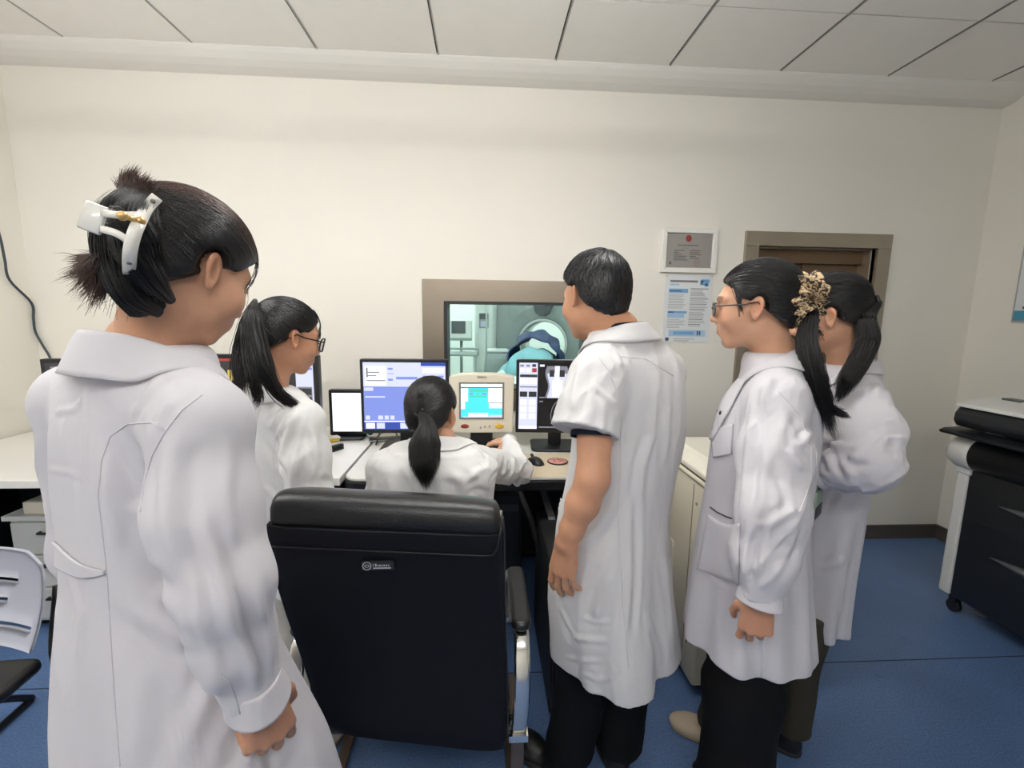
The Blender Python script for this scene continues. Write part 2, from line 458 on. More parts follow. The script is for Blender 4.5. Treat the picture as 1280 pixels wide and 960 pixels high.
M_gw = mat('gantry_white', hexc(222, 226, 224), .35)
M_gg = mat('gantry_grey', hexc(150, 160, 160), .4)
M_gd = mat('gantry_dark', hexc(70, 78, 84), .35)
g = thing('ct_scanner', 'large white and grey ring scanner seen through the viewing window', 'scanner', (.955, 7.5, 0), math.radians(-14))
def sup(w, h, n, cz, y, N=72, e=3.2):
    r = []
    for k in range(N):
        t = 2*PI*k/N; c, s_ = math.cos(t), math.sin(t)
        r.append((w*abs(c)**(2/e)*(1 if c >= 0 else -1), y, cz+h*abs(s_)**(2/e)*(1 if s_ >= 0 else -1)))
    return r
def circ(r, cz, y, N=72): return [(r*math.cos(2*PI*k/N), y, cz+r*math.sin(2*PI*k/N)) for k in range(N)]
BZ = 1.075
b = MB(); b.mat(M_gg)
b.loft([circ(.36, BZ, .45), circ(.355, BZ, .1), circ(.37, BZ, .0), circ(.45, BZ, -.05), circ(.62, BZ, -.04)], caps=False)
b.loft([circ(.62, BZ, -.04), sup(.86, .86, 0, 1.1, .03)], caps=False)
b.build('front_cover', M_gg, g)
b = MB(); b.loft([sup(.86, .86, 0, 1.1, .03), sup(.95, .93, 0, 1.05, .10), sup(1.0, 1.0, 0, 1.0, .3), sup(1.0, 1.0, 0, 1.0, .85), circ(.36, BZ, .9), circ(.36, BZ, .45)], caps=False); b.build('gantry_shell', M_gw, g)
b = MB(); b.loft([circ(.362, BZ, -.012), circ(.40, BZ, -.035), circ(.405, BZ, -.05), circ(.37, BZ, -.03)], caps=False); b.build('bore_ring', M_gw, g)
out = [(-.16, 1.98), (.16, 1.98), (.17, 1.72), (.12, 1.58), (.05, 1.53), (-.05, 1.53), (-.12, 1.58), (-.17, 1.72)]
b = MB(); b.prism(out, 1, -.09, -.02); o = b.build('status_display', M_gd, g, bevel=.01)
b = MB(); b.box((-.11, -.094, 1.90), (.11, -.09, 1.955)); b.build('name_strip', mat('strip_white', hexc(225, 232, 232), .5), o)
# side cover with controls on the left of the ring
b = MB(); b.rbox((-1.12, -.16, .05), (-.78, .75, 1.98), .06, axis=2); b.build('side_cover', M_gw, g)
b = MB(); b.box((-1.03, -.175, 1.32), (-.87, -.155, 1.56)); o = b.build('control_panel', M_gg, g, bevel=.006)
b = MB(); b.box((-1.02, -.179, 1.46), (-.88, -.175, 1.55)); b.build('control_screen', mat('panel_dark', hexc(58, 66, 72), .3), o)
b = MB(); b.box((-1.0, -.179, 1.34), (-.9, -.175, 1.43)); b.build('key_pad', mat('panel_violet', hexc(196, 196, 222), .4), o)
b = MB(); b.cyl((-.93, -.17, 1.86), (-.93, -.155, 1.86), .035); b.build('emblem', M_gd, g)

# couch in front of the ring, running towards the window and left
t = thing('scanner_couch', 'long white patient couch leading into the scanner ring', 'couch', (.955, 7.5, 0), math.radians(-14))
b = MB(); b.rbox((-.34, -2.9, 0), (.34, -.5, .62), .1, axis=1); b.build('pedestal', M_gg, t)
def arc(w, zc, sag, y, th=.03, N=9):
    up = [(-w+2*w*k/(N-1), y, zc-sag*(1-((2*k/(N-1))-1)**2)) for k in range(N)]
    return up + [(p[0], y, p[2]-th) for p in up[::-1]]
b = MB(); b.loft([arc(.24, .84, .03, -3.0), arc(.26, .86, .06, -2.7), arc(.25, .88, .07, -1.5), arc(.23, .88, .07, .6)]); b.build('cradle', M_gw, t)
b = MB(); b.rbox((-.33, -3.0, .60), (.33, -.45, .80), .07, axis=1); b.build('couch_top', M_gw, t)
ring = [(.17*math.cos(2*PI*k/24), -3.04, .70+.1*math.sin(2*PI*k/24)) for k in range(25)]
b = MB(); b.tube(ring, .018, 6); b.build('end_handle', M_gg, t)

def mound(name, w0, y0, y1, top, base, m, label, cat, wob=.02, seed=1):
    """draped cloth: an arched sheet with folds over something lying down"""
    rs = np.random.default_rng(seed); rings = []; N = 22; K = 16
    for i in range(K+1):
        y = y0+(y1-y0)*i/K; u = i/K; h = (top(u)-base)
        up = []
        for k in range(N+1):
            a = PI*k/N
            ce = min(1, 8*u+.02, 8*(1-u)+.02) if name == 'blanket' else 1
            x = -w0*math.cos(a)*(1+.12*math.sin(5*u+k)); z = base+h*ce**.5*math.sin(a)**.7+wob*math.sin(7*u+.9*k+seed)*math.sin(a)
            up.append((x, y+.02*math.sin(k*1.3+seed), z))
        rings.append(up)
    bb = MB(); n = N+1; vv = [p for r in rings for p in r]
    ff = [(i*n+j, i*n+j+1, (i+1)*n+j+1, (i+1)*n+j) for i in range(K) for j in range(N)]
    bb.add(vv, ff, True); o = bb.build(name, m)
    o.location = (.955, 7.5, 0); o.rotation_euler = (0, 0, math.radians(-14))
    s = o.modifiers.new('thick', 'SOLIDIFY'); s.thickness = .02; s.offset = 1
    tag(o, label, cat); return o
M_cyan = mat('cyan_sheet', hexc(124, 172, 184), .8, noise=.1, nscale=4)
M_navy = mat('navy_apron', hexc(38, 58, 104), .6, noise=.15, nscale=3)
mound('blanket', .27, -2.1, .1, lambda u: .95+.12*math.sin(PI*min(1, u*1.2)), .80, M_cyan, 'pale blue sheet covering the scanner couch at the ring', 'blanket', seed=3)
mound('lead_apron', .33, -1.10, -.25, lambda u: 1.20+.10*math.sin(PI*u), .86, M_navy, 'navy blue apron heaped on the blue sheet inside the scanner ring', 'apron', seed=5)
# equipment trolley with monitor, left of the scanner
t = thing('patient_monitor', 'small grey monitor on a pole stand left of the scanner', 'monitor', (-.36, 7.3, 0))
b = MB(); b.cyl((0, 0, .05), (0, 0, 1.18), .022, 10)
for k in range(5): b.cyl((0, 0, .09), (.26*math.cos(1.256*k), .26*math.sin(1.256*k), .05), .018, 8)
b.build('pole', M_gg, t)
for k in range(5):
    b = MB(); b.sphere((.26*math.cos(1.256*k), .26*math.sin(1.256*k), .035), .035, 6); b.build('caster', M_gd, t)
b = MB(); b.rbox((-.17, -.1, 1.16), (.17, .08, 1.45), .03, axis=1); o = b.build('monitor_case', M_gw, t)
b = MB(); b.box((-.145, -.106, 1.24), (.07, -.099, 1.43)); b.build('screen', M_gd, o)
b = MB(); b.box((-.17, -.12, 1.13), (.17, .05, 1.16)); b.build('shelf', M_gg, t)
t = thing('side_table', 'grey instrument table with rails left of the scanner', 'table', (-.45, 6.95, 0))
b = MB(); b.rbox((-.40, -.22, .93), (.36, .22, .965), .02); b.build('table_top', M_gg, t)
for x in (-.35, .31):
    for y in (-.2, .2):
        b = MB(); b.cyl((x, y, 0), (x, y, .93), .018, 8); b.build('leg', M_gg, t)
b = MB(); b.tube([(-.40, -.22, 1.04), (.36, -.22, 1.04)], .015, 8); b.tube([(-.40, -.22, .95), (-.40, -.22, 1.04)], .012, 8); b.tube([(.36, -.22, .95), (.36, -.22, 1.04)], .012, 8); b.build('rail', M_gg, t)
t = thing('drip_stand', 'thin metal drip stand standing beside the scanner side cover', 'stand', (.03, 6.45, 0))
b = MB(); b.cyl((0, 0, .03), (0, 0, 2.1), .012, 8); b.build('pole', M_gg, t)
b = MB()
for k in range(5): b.cyl((0, 0, .08), (.24*math.cos(1.256*k), .24*math.sin(1.256*k), .02), .012, 6)
b.build('base', M_gg, t)
b = MB(); b.tube([(-.12, 0, 2.06), (-.1, 0, 2.1), (.1, 0, 2.1), (.12, 0, 2.06)], .008, 6); b.build('hook', M_gg, t)
t = thing('linen_bin', 'grey tapered equipment bin beside the scanner couch', 'bin', (.20, 7.0, 0))
b = MB(); b.loft([[(x*s, y*s, z) for x, y in ((-.22, -.22), (.22, -.22), (.22, .22), (-.22, .22))] for s, z in ((.9, 0), (1.0, .5), (.85, .88), (.7, .98))], smooth=False); b.build('bin_body', M_gg, t, bevel=.03)
b = MB(); b.rbox((-.17, -.17, .98), (.17, .17, 1.02), .04); b.build('lid', M_gw, t)
# ================================================================== furniture and equipment
M_white = mat('white_laminate', hexc(232, 230, 224), .35, noise=.015, nscale=5)
M_grey = mat('grey_laminate', hexc(205, 205, 200), .4)
M_blackl = mat('black_laminate', hexc(22, 23, 26), .35, noise=.1, nscale=8)
M_wood = mat('beige_laminate', hexc(222, 206, 176), .4, noise=.04, nscale=6)
M_bp = mat('black_plastic', hexc(24, 25, 27), .38)
M_bp2 = mat('black_plastic_matt', hexc(30, 31, 33), .6)
M_cream = mat('cream_plastic', hexc(226, 218, 198), .4)
M_chrome = mat('chrome', hexc(225, 222, 215), .15, metal=1.0)
M_sbronze = mat('bronze_bar', hexc(120, 104, 90), .3, metal=.85)
M_silver = mat('silver_plastic', hexc(176, 178, 180), .35, metal=.3)
DZ = .82

def emis(name, c, s=1.0):
    return mat('screen_'+name, (.01, .01, .01), .25, emit=hexc(*c), estr=s)
S_white = emis('white', (240, 244, 255), 1.0)
S_blue = emis('blue', (128, 146, 222), .8)
S_blue2 = emis('deep_blue', (52, 78, 170), .8)
S_lav = emis('lavender', (208, 212, 240), .85)
S_pale = emis('pale', (232, 234, 246), .9)
S_cyan = emis('cyan', (70, 208, 240), 1.0)
S_green = emis('green', (70, 205, 170), .9)
S_black = emis('black', (10, 10, 12), .6)
S_dgrey = emis('dark_grey', (52, 50, 50), .7)
S_grey = emis('mid_grey', (130, 130, 140), .8)
S_red = emis('red', (180, 60, 50), .7)
S_yel = emis('yellow', (222, 196, 88), .8)

# --- white desk along the wall on the left
t = thing('desk', 'long white desk against the back wall, left of the monitors', 'desk', (-1.63, 2.43, 0))
def wpart(name, m, parent, fn, bevel=0):
    b = MB(); fn(b); o = b.build(name, m, parent, bevel); local(o, parent); return o
wpart('desktop', M_white, t, lambda b: b.box((-2.64, 1.955, DZ-.035), (-.625, 2.90, DZ)), .003)
wpart('back_panel', M_blackl, t, lambda b: b.box((-2.60, 2.62, .02), (-.66, 2.64, DZ-.036)))
for x in (-2.62, -1.25, -.66): wpart('side_panel', M_blackl, t, lambda b: b.box((x, 2.0, .0), (x+.022, 2.619, DZ-.036)))
t = thing('drawer_pedestal', 'small grey drawer pedestal under the white desk', 'drawer unit', (-2.02, 2.3, 0))
wpart('carcass', M_grey, t, lambda b: b.box((-2.20, 2.16, .04), (-1.80, 2.58, .555)), .004)
wpart('pedestal_top', M_grey, t, lambda b: b.box((-2.22, 2.14, .556), (-1.78, 2.59, .58)), .003)
for k in range(3):
    o = wpart('drawer', M_grey, t, lambda b: b.box((-2.19, 2.145, .06+k*.165), (-1.81, 2.159, .215+k*.165)), .003)
    b = MB(); b.tube([(-2.06, 2.145, .17+k*.165), (-2.06, 2.128, .17+k*.165), (-1.94, 2.128, .17+k*.165), (-1.94, 2.145, .17+k*.165)], .006, 8); h = b.build('handle', M_bp, o)
    # the drawer already carries the shift of the pedestal
for k in range(4):
    wpart('caster', M_bp, t, lambda b: b.cyl((-2.17+.34*(k % 2), 2.2+.3*(k//2), .02), (-2.14+.34*(k % 2), 2.2+.3*(k//2), .02), .02, 12))
o = part('paper_box', M_cream, None, lambda b: b.rbox((-2.14, 2.16, .581), (-1.84, 2.40, .64), .008), 0); tag(o, 'flat cream box lying on the grey drawer pedestal', 'box')

# --- dark operator desk with grey top, rounded corner and beige edge
t = thing('operator_desk', 'black operator desk with pale top under the scanner monitors', 'desk', (.05, 2.4, 0))
def outline(x0, x1, y0, y1, r):
    p = [(x1, y0), (x1, y1), (x0, y1)]
    for k in range(7):
        a = PI+PI/2*k/6; p.append((x0+r+r*math.cos(a), y0+r+r*math.sin(a)))
    return p
M_dtop = mat('pale_grey_top', hexc(226, 224, 216), .32, noise=.02, nscale=6)
b = MB(); b.prism(outline(-.612, .795, 1.945, 2.90, .07), 2, DZ-.012, DZ); o = b.build('desktop', M_dtop, t, .003); local(o, t)
b = MB(); b.prism(outline(-.617, .80, 1.938, 2.899, .075), 2, DZ-.062, DZ-.0125); o = b.build('edge_band', M_blackl, t, .008); local(o, t)
wpart('beige_inlay', M_wood, t, lambda b: b.box((.10, 1.952, DZ), (.79, 2.30, DZ+.0016)))
for x in (-.60, .77): wpart('side_panel', M_blackl, t, lambda b: b.box((x, 1.99, 0), (x+.022, 2.88, DZ-.063)), .002)
wpart('modesty_panel', M_blackl, t, lambda b: b.box((-.577, 2.60, .1), (.769, 2.62, DZ-.063)))
b = MB(); b.tube([(.16, 1.95, .76), (.22, 1.97, .60), (.27, 2.0, .40), (.30, 2.05, .16)], .012, 8); o = b.build('brace', M_bp2, t); local(o, t)
wpart('keyboard_rail', M_silver, t, lambda b: b.box((.30, 1.99, .60), (.33, 2.3, .615)))

def tower(x, y, w, d, h, label):
    t = thing('computer_tower', label, 'computer', (x, y, 0))
    b = MB(); b.rbox((-w/2, -d/2, .012), (w/2, d/2, h), .012, axis=1); b.build('case', M_bp2, t)
    b = MB(); b.rbox((-w/2+.008, -d/2-.012, .03), (w/2-.008, -d/2+.004, h-.015), .01, axis=1); o = b.build('front_panel', M_bp, t)
    b = MB()
    for k in range(12): b.box((-w/2+.025, -d/2-.0145, .05+k*.018), (w/2-.025, -d/2-.0115, .058+k*.018))
    b.build('vent_grille', mat('vent_grey', hexc(52, 54, 58), .5), o)
    b = MB(); b.box((-w/2+.02, -d/2-.0145, h-.10), (w/2-.02, -d/2-.0115, h-.06)); b.build('drive_slot', mat('drive_grey', hexc(60, 62, 66), .4), o)
    for sx in (-1, 1):
        for sy in (-1, 1): b = MB(); b.box((sx*w*.36-.015, sy*d*.36-.015, 0), (sx*w*.36+.015, sy*d*.36+.015, .013)); b.build('foot', M_bp, t)
    return t
tower(.10, 2.42, .19, .46, .66, 'black computer tower with vent slots under the operator desk')
tower(.365, 1.82, .22, .54, .60, 'black computer tower standing on the floor between the leather chair and the man')

# --- monitors
def monitor(name, label, cx, y, z0, w, h, rot, rects, bez=.016, stand=True, depth=.045, bezm=None, foot=(.13, .1), sink=0):
    """flat panel monitor: z0 = lower edge of its case; rects in screen fractions, from the top left"""
    t = thing(name, label, 'monitor', (cx, y, DZ), rot)
    z = z0-DZ
    b = MB(); b.rbox((-w/2, 0, z), (w/2, depth, z+h), .006, axis=1); case = b.build('case', bezm or M_bp, t)
    b = MB(); sw, sh = w-2*bez, h-2*bez-.006
    x0, zt = -sw/2, z+h-bez
    for i, (u0, v0, u1, v1, m) in enumerate(rects):
        b.mat(m); yy = -.0012-.00025*i
        if m is not None: b.add([(x0+u0*sw, yy, zt-v1*sh), (x0+u1*sw, yy, zt-v1*sh), (x0+u1*sw, yy, zt-v0*sh), (x0+u0*sw, yy, zt-v0*sh)], [(0, 1, 2, 3)])
    b.mat(rects[0][4]); b.box((x0, -.001, zt-sh), (x0+sw, .001, zt)); b.build('screen', None, case)
    b = MB(); b.box((w/2-.03, -.002, z+.004), (w/2-.02, .0, z+.008)); b.build('power_light', S_green, case)
    if stand:
        b = MB(); b.rbox((-.035, depth*.6, .012), (.035, depth*.6+.03, z+h*.45), .008); b.build('stand_neck', M_bp, t)
        b = MB(); b.rbox((-foot[0], -.08, 0), (foot[0], depth+foot[1], .014), .03); b.build('stand_base', M_bp, t)
    return t
random.seed(3)
UI1 = [(0, 0, 1, 1, S_blue), (0, 0, .70, .36, S_lav), (.02, .05, .28, .34, S_pale), (.30, .08, .36, .11, S_blue), (.30, .16, .37, .17, S_blue), (.30, .24, .36, .27, S_blue),
       (.70, 0, 1, .06, S_blue2), (.70, .05, 1, .36, S_lav), (.72, .08, .98, .15, S_white), (.72, .19, .98, .22, S_blue), (.40, .21, .66, .25, S_blue), (.04, .14, .20, .155, S_grey), (.05, .19, .16, .20, S_dgrey), (.04, .26, .27, .275, S_grey), (.04, .08, .06, .22, S_grey),
       (0, .36, 1, .365, S_blue2), (.01, .37, .12, .42, S_lav), (.02, .50, .26, .52, S_lav), (.02, .79, .07, .85, S_lav), (.17, .79, .23, .85, S_lav), (.25, .79, .30, .85, S_lav), (.32, .79, .37, .85, S_lav), (.60, .79, .66, .85, S_lav),
       (0, .87, .9, .885, S_white), (0, .89, 1, 1, S_blue2), (.02, .90, .13, .985, S_pale), (.15, .90, .25, .985, S_lav), (.44, .90, .55, .985, S_lav), (.75, .90, .95, .985, S_lav)]
monitor('scanner_monitor', 'black framed monitor showing a blue form, left of the seated woman', -.413, 2.4, .905, .455, .392, 0, UI1)
UI3 = [(0, 0, 1, 1, S_white)]
monitor('small_monitor', 'small black monitor with a blank white screen beside the blue form monitor', -.76, 2.62, .835, .235, .265, 0, UI3, bez=.018, foot=(.08, .06))
CTA = [(0, 0, 1, 1, S_dgrey), (0, 0, 1, .03, S_red), (.02, .10, .20, .115, S_red), (.02, .2, .22, .21, S_red), (.30, .22, .43, .235, S_red), (.30, .30, .42, .31, S_red), (.88, 0, .995, 1, S_lav), (.885, .10, .99, .13, S_blue), (.89, .34, .985, .58, S_grey), (.90, .36, .98, .44, S_dgrey), (.90, .47, .98, .55, S_dgrey), (.89, .62, .985, .64, S_grey)]
for k in range(13):   # knobbly yellow vessel shape
    u = .455+.010*math.sin(k*1.1)+(.018 if k > 8 else 0); v = .14+k*.032; wv = [.030, .045, .05, .035, .03, .034, .036, .04, .034, .03, .024, .018, .012][k]
    CTA.append((u-wv*.55, v, u+wv*.55, v+.034, S_yel))
CTA += [(.425, .20, .45, .215, S_yel), (.47, .18, .505, .19, S_yel), (.42, .7, .425, .76, S_white)]
monitor('image_monitor', 'wide monitor showing a yellow vessel image behind the woman with a loose ponytail', -1.22, 2.34, .87, .79, .45, math.radians(-2), CTA, bez=.02)
monitor('side_monitor', 'black monitor edge showing behind the shoulder of the woman with the hair clip', -1.94, 2.42, .95, .50, .335, math.radians(6), [(0, 0, 1, 1, S_dgrey), (.05, .06, .95, .1, S_grey)], bez=.02)

# right monitor with scan images
CT = [(0, 0, 1, 1, S_black), (0, 0, .245, 1, S_lav), (0, .96, .245, 1, S_white), (.01, .03, .06, .06, S_grey), (.09, .03, .14, .06, S_grey), (.17, .02, .22, .06, S_dgrey), (.01, .08, .07, .14, S_pale), (.09, .08, .15, .14, S_pale), (.17, .08, .23, .14, S_red), (.01, .175, .24, .215, S_dgrey), (.01, .23, .115, .32, S_pale), (.125, .23, .24, .32, S_pale), (.01, .35, .24, .37, S_grey), (.01, .43, .11, .51, S_dgrey), (.13, .43, .235, .51, S_dgrey)]
for r in range(3):
    for c in range(2): CT.append((.015+.12*c, .55+.105*r, .105+.12*c, .635+.105*r, S_pale))
# body scout view in soft steps
for k in range(22):
    v = .045+k*.0215; half = .135+.02*math.sin(k*.35); 
    CT.append((.50-half, v, .50+half, v+.0216, S_grey)); CT.append((.50-half*.82, v, .50+half*.82, v+.0216, S_lav if k > 4 else S_grey))
CT += [(.40, .10, .46, .20, S_dgrey), (.53, .10, .60, .20, S_dgrey), (.44, .25, .57, .50, S_white), (.47, .04, .53, .25, S_white)]
CT += [(.80, .02, .97, .05, S_pale), (.85, .07, .97, .09, S_grey), (.27, .02, .33, .05, S_pale), (.27, .50, .34, .52, S_grey), (.27, .56, .32, .58, S_grey), (.27, .95, .5, .97, S_grey)]
mon = monitor('scan_monitor', 'black framed monitor with grey scan slices beside the man', .385, 2.4, .905, .43, .395, math.radians(-3), CT)
# the round slice: bright skull ring with structures, a relief-free inlay on the screen
def slice_view(parent, cx, cz, y, s):
    b = MB()
    def blob(m, pts, dy): b.mat(m); b.add([(cx+s*p[0], y-dy, cz+s*p[1]) for p in pts], [tuple(range(len(pts)))])
    def ell(x, z, a, c, n=20, w=0): return [(x+a*math.cos(-2*PI*k/n)*(1+w*math.sin(5*2*PI*k/n)), z+c*math.sin(-2*PI*k/n)*(-1)*(-1)*(1+w*math.cos(3*2*PI*k/n))) for k in range(n)]
    def e(m, x, z, a, c, dy, w=0): blob(m, ell(x, z, a, c, 20, w)[::-1], dy)
    e(S_grey, 0, 0, .95, 1.0, 0, .02); e(S_black, 0, 0, .91, .96, .0003, .02)
    e(S_pale, 0, -.42, .58, .40, .0006, .05); e(S_dgrey, 0, -.44, .46, .29, .0009, .05); e(S_white, 0, -.38, .2, .2, .0012); e(S_black, .02, -.38, .11, .12, .0015); e(S_pale, -.32, -.45, .12, .2, .0013, .1); e(S_pale, .32, -.45, .12, .2, .0013, .1)
    e(S_grey, 0, .45, .5, .36, .0006, .12); e(S_black, 0, .4, .4, .25, .0009, .1); e(S_pale, -.2, .55, .13, .13, .0012, .2); e(S_pale, .16, .6, .16, .1, .0012, .2); e(S_white, 0, .75, .12, .08, .0012, .1); e(S_pale, -.62, .08, .09, .22, .0006, .2); e(S_pale, .62, .1, .09, .22, .0006, .2); e(S_white, 0, .38, .07, .2, .0014, .2); e(S_grey, .3, .3, .12, .08, .0014, .2); e(S_grey, -.32, .28, .1, .09, .0014, .2)
    return b.build('slice_image', None, parent)
slice_view(mon.children[0], .055, .905-DZ+.105, -.016, .09)

# --- cream console computer with built-in screen
t = thing('console_terminal', 'cream console terminal with a cyan screen between the two monitors', 'terminal', (-.012, 2.38, DZ))
b = MB(); wq = .166
ol = []
for k in range(41):      # front outline with a gently arched top
    pass
ol = [(-wq, .09), (wq, .09), (wq+.004, .39)] + [((wq+.004)*math.cos(PI*k/10), .39+.018*math.sin(PI*k/10)) for k in range(1, 10)] + [(-wq-.004, .39)]
b.prism(ol, 1, 0, .07); case = b.build('case', M_cream, t, .008)
b = MB(); b.prism([(p[0]*.75, .12+(p[1]-.09)*.8) for p in ol], 1, .07, .2); b.build('rear_housing', M_cream, t, .01)
b = MB(); b.box((-.118, -.004, .167), (.118, .0, .362)); o = b.build('screen_bezel', mat('bezel_grey', hexc(120, 118, 112), .5), case)
R = [(0, 0, 1, 1, S_cyan), (0, 0, 1, .09, S_white), (0, .09, 1, .12, S_blue2), (0, .13, .17, .52, S_white), (0, .5, .1, .75, S_pale), (.2, .14, .66, .25, S_green), (.2, .27, .3, .32, S_blue), (.35, .27, .45, .32, S_green), (.5, .27, .62, .32, S_blue), (.2, .34, .62, .40, S_green), (.66, .12, 1, .55, S_white), (.66, .55, 1, .57, S_grey), (.68, .57, 1, .72, S_pale), (.18, .86, .66, .97, S_white), (.7, .92, 1, .97, S_lav), (.05, .97, 1, 1, S_lav)]
b = MB()
for i, (u0, v0, u1, v1, m) in enumerate(R):
    b.mat(m); yy = -.0046-.0002*i; x0, zt, sw, sh = -.108, .354, .216, .178
    b.add([(x0+u0*sw, yy, zt-v1*sh), (x0+u1*sw, yy, zt-v1*sh), (x0+u1*sw, yy, zt-v0*sh), (x0+u0*sw, yy, zt-v0*sh)], [(0, 1, 2, 3)])
b.build('screen', None, case)
M_redb = mat('red_button', hexc(150, 52, 52), .4); M_yelb = mat('yellow_button', hexc(222, 178, 60), .4)
def oval(b, cx, cz, a, c, y0, y1): b.loft([[(cx+a*s*math.cos(2*PI*k/20), y, cz+c*s*math.sin(2*PI*k/20)) for k in range(20)] for s, y in ((1, y0), (1, y1*.6), (.8, y1))])
b = MB(); oval(b, -.088, .128, .021, .011, 0, -.007); b.build('red_button', M_redb, case)
b = MB(); oval(b, .095, .128, .022, .012, 0, -.007); b.build('yellow_button', M_yelb, case)
b = MB()
for x, z in ((-.005, .12), (.018, .124), (.042, .127)): b.box((x-.004, -.003, z-.006), (x+.004, 0, z+.006))
b.build('knob', mat('button_grey', hexc(150, 146, 136), .5), case)
def text(name, s, size, m, parent, loc, rot=(PI/2, 0, 0), extr=.0004):
    cu = bpy.data.curves.new(name, 'FONT'); cu.body = s; cu.size = size; cu.extrude = extr; cu.align_x = 'CENTER'; cu.align_y = 'CENTER'; cu.resolution_u = 3
    o = bpy.data.objects.new(name, cu); COL.objects.link(o)
    dg = bpy.context.evaluated_depsgraph_get(); me = bpy.data.meshes.new_from_object(o.evaluated_get(dg))
    bpy.data.objects.remove(o); me.materials.clear(); me.materials.append(m)
    q = bpy.data.objects.new(name, me); link(q, parent); q.location = loc; q.rotation_euler = rot; return q
M_ink = mat('dark_ink', hexc(70, 66, 60), .6)
text('brand_text', 'SIEMENS', .014, M_ink, case, (0, -.0006, .388))
b = MB(); b.rbox((-.06, .02, 0), (.06, .09, .09), .01); b.build('stand_neck', M_bp, t)
b = MB(); b.rbox((-.14, .02, 0), (.14, .16, .02), .03); b.build('stand_base', M_bp, t)

# --- keyboards and mice
def keyboard(label, cx, cy, rot, w=.44, d=.145):
    t = thing('keyboard', label, 'keyboard', (cx, cy, DZ+.0016), rot)
    b = MB(); b.prism([(-d/2, 0), (d/2, 0), (d/2, .026), (-d/2, .012)], 0, -w/2, w/2, M=None); b.build('base', M_bp, t, .003)
    b = MB()
    for r in range(6):
        for c in range(20):
            x = -w/2+.012+c*(w-.024)/20; y = -d/2+.01+r*(d-.02)/6; z = .012+.014*(r+.5)/6
            b.box((x, y, z), (x+(w-.024)/20-.003, y+(d-.02)/6-.003, z+.006))
    b.build('keys', mat('key_black', hexc(38, 39, 42), .5), t)
    return t
keyboard('black keyboard in front of the cream console terminal', -.105, 2.255, math.radians(-2), w=.36)
def mouse(label, x, y, z, rot, L=.112, W=.062):
    t = thing('computer_mouse', label, 'mouse', (x, y, z), rot)
    rings = []
    for i in range(13):
        u = -1+2*i/12; s = max(.08, math.sqrt(max(0, 1-u**2*.98))); hgt = .036*math.cos(u*1.15)*.9*(1-.12*u)*s**.4
        rings.append([(W/2*s**.6*math.cos(2*PI*k/20), u*L/2, max(0.0, hgt*math.sin(2*PI*k/20))) for k in range(20)])
    b = MB(); b.loft(rings); b.build('shell', M_bp, t)
    b = MB(); b.cyl((-.004, L*.27, .0315), (.004, L*.27, .0315), .008, 12); b.build('scroll_wheel', mat('wheel_grey', hexc(70, 70, 72), .5), t)
    b = MB(); b.box((-.0008, L*.1, .028), (.0008, L*.2, .0335)); b.build('button_gap', M_dark, t)
    return t
MOUSE_A = at(621, 556, 2.30)
pm = atz(612, 553, DZ+.03); mouse('black mouse under the hand of the seated woman', pm[0], pm[1], DZ, math.radians(35))
pm = atz(669, 576, DZ+.012)
mouse('black mouse lying on the beige part of the desk', pm[0], pm[1], DZ+.0016, math.radians(28))
pc = atz(697, 578, DZ)
t = thing('coaster', 'round pink coaster with a dark rim beside the mouse', 'coaster', (pc[0], pc[1], DZ+.0016))
b = MB(); b.lathe([(.050, 0), (.052, .003), (.050, .006), (.045, .006)], 28); b.build('rim', M_bp, t)
b = MB(); b.lathe([(.0455, .003), (.0455, .0065), (.001, .0066)], 28); o = b.build('disc', mat('pink_disc', hexc(226, 160, 146), .5, noise=.15, nscale=40), t)
b = MB()
for k in range(5): b.box((.018*math.cos(1.256*k)-.006, .018*math.sin(1.256*k)-.004, .0066), (.018*math.cos(1.256*k)+.006, .018*math.sin(1.256*k)+.004, .0072))
b.build('printed_mark', mat('red_print', hexc(150, 60, 52), .6), o)
o = part('paper_note', mat('paper_note', hexc(196, 212, 226), .7), None, lambda b: b.box((.145, 2.03, DZ+.0016), (.215, 2.13, DZ+.0025))); tag(o, 'small pale blue printed note on the beige desk edge by the mouse', 'paper')

# --- odds and ends on the white desk
p0 = atz(414, 551, DZ)
t = thing('tissue_packet', 'yellow and clear packet on the white desk by the blank monitor', 'packet', (p0[0], p0[1]-.02, DZ), math.radians(35))
b = MB(); b.rbox((-.05, -.03, 0), (.05, .03, .018), .008); b.build('wrapper', mat('yellow_wrap', hexc(226, 190, 60), .35), t)
b = MB(); b.rbox((-.052, -.031, .018), (.052, .031, .026), .008); b.build('clear_lid', mat('clear_lid', hexc(220, 214, 190), .3), t)
p0 = atz(419, 562, DZ)
t = thing('stapler', 'small black stapler on the white desk beside the yellow packet', 'stapler', (p0[0]+.005, p0[1]-.02, DZ), math.radians(60))
b = MB(); b.rbox((-.05, -.016, 0), (.05, .016, .01), .006); b.build('base', M_bp, t)
b = MB(); b.loft([[(x, -.012, z), (x, .012, z), (x, .010, z+.016), (x, -.010, z+.016)] for x, z in ((-.05, .016), (-.02, .014), (.03, .013), (.05, .012))]); b.box((.03, -.008, .008), (.05, .008, .014)); b.build('top_arm', M_bp, t)
p0 = atz(445, 548, DZ)
t = thing('document_tray', 'clear plastic tray on the white desk under the blank monitor', 'tray', (p0[0]-.02, p0[1]-.03, DZ), math.radians(4))
b = MB(); b.box((-.075, -.05, 0), (.075, .05, .004)); b.build('sheet', mat('tray_white', hexc(224, 224, 220), .3), t)
b = MB(); b.tube([(-.075, -.05, .006), (.06, -.05, .006), (.075, -.035, .006), (.075, .05, .006)], .0025, 6); b.build('rim', M_silver, t)
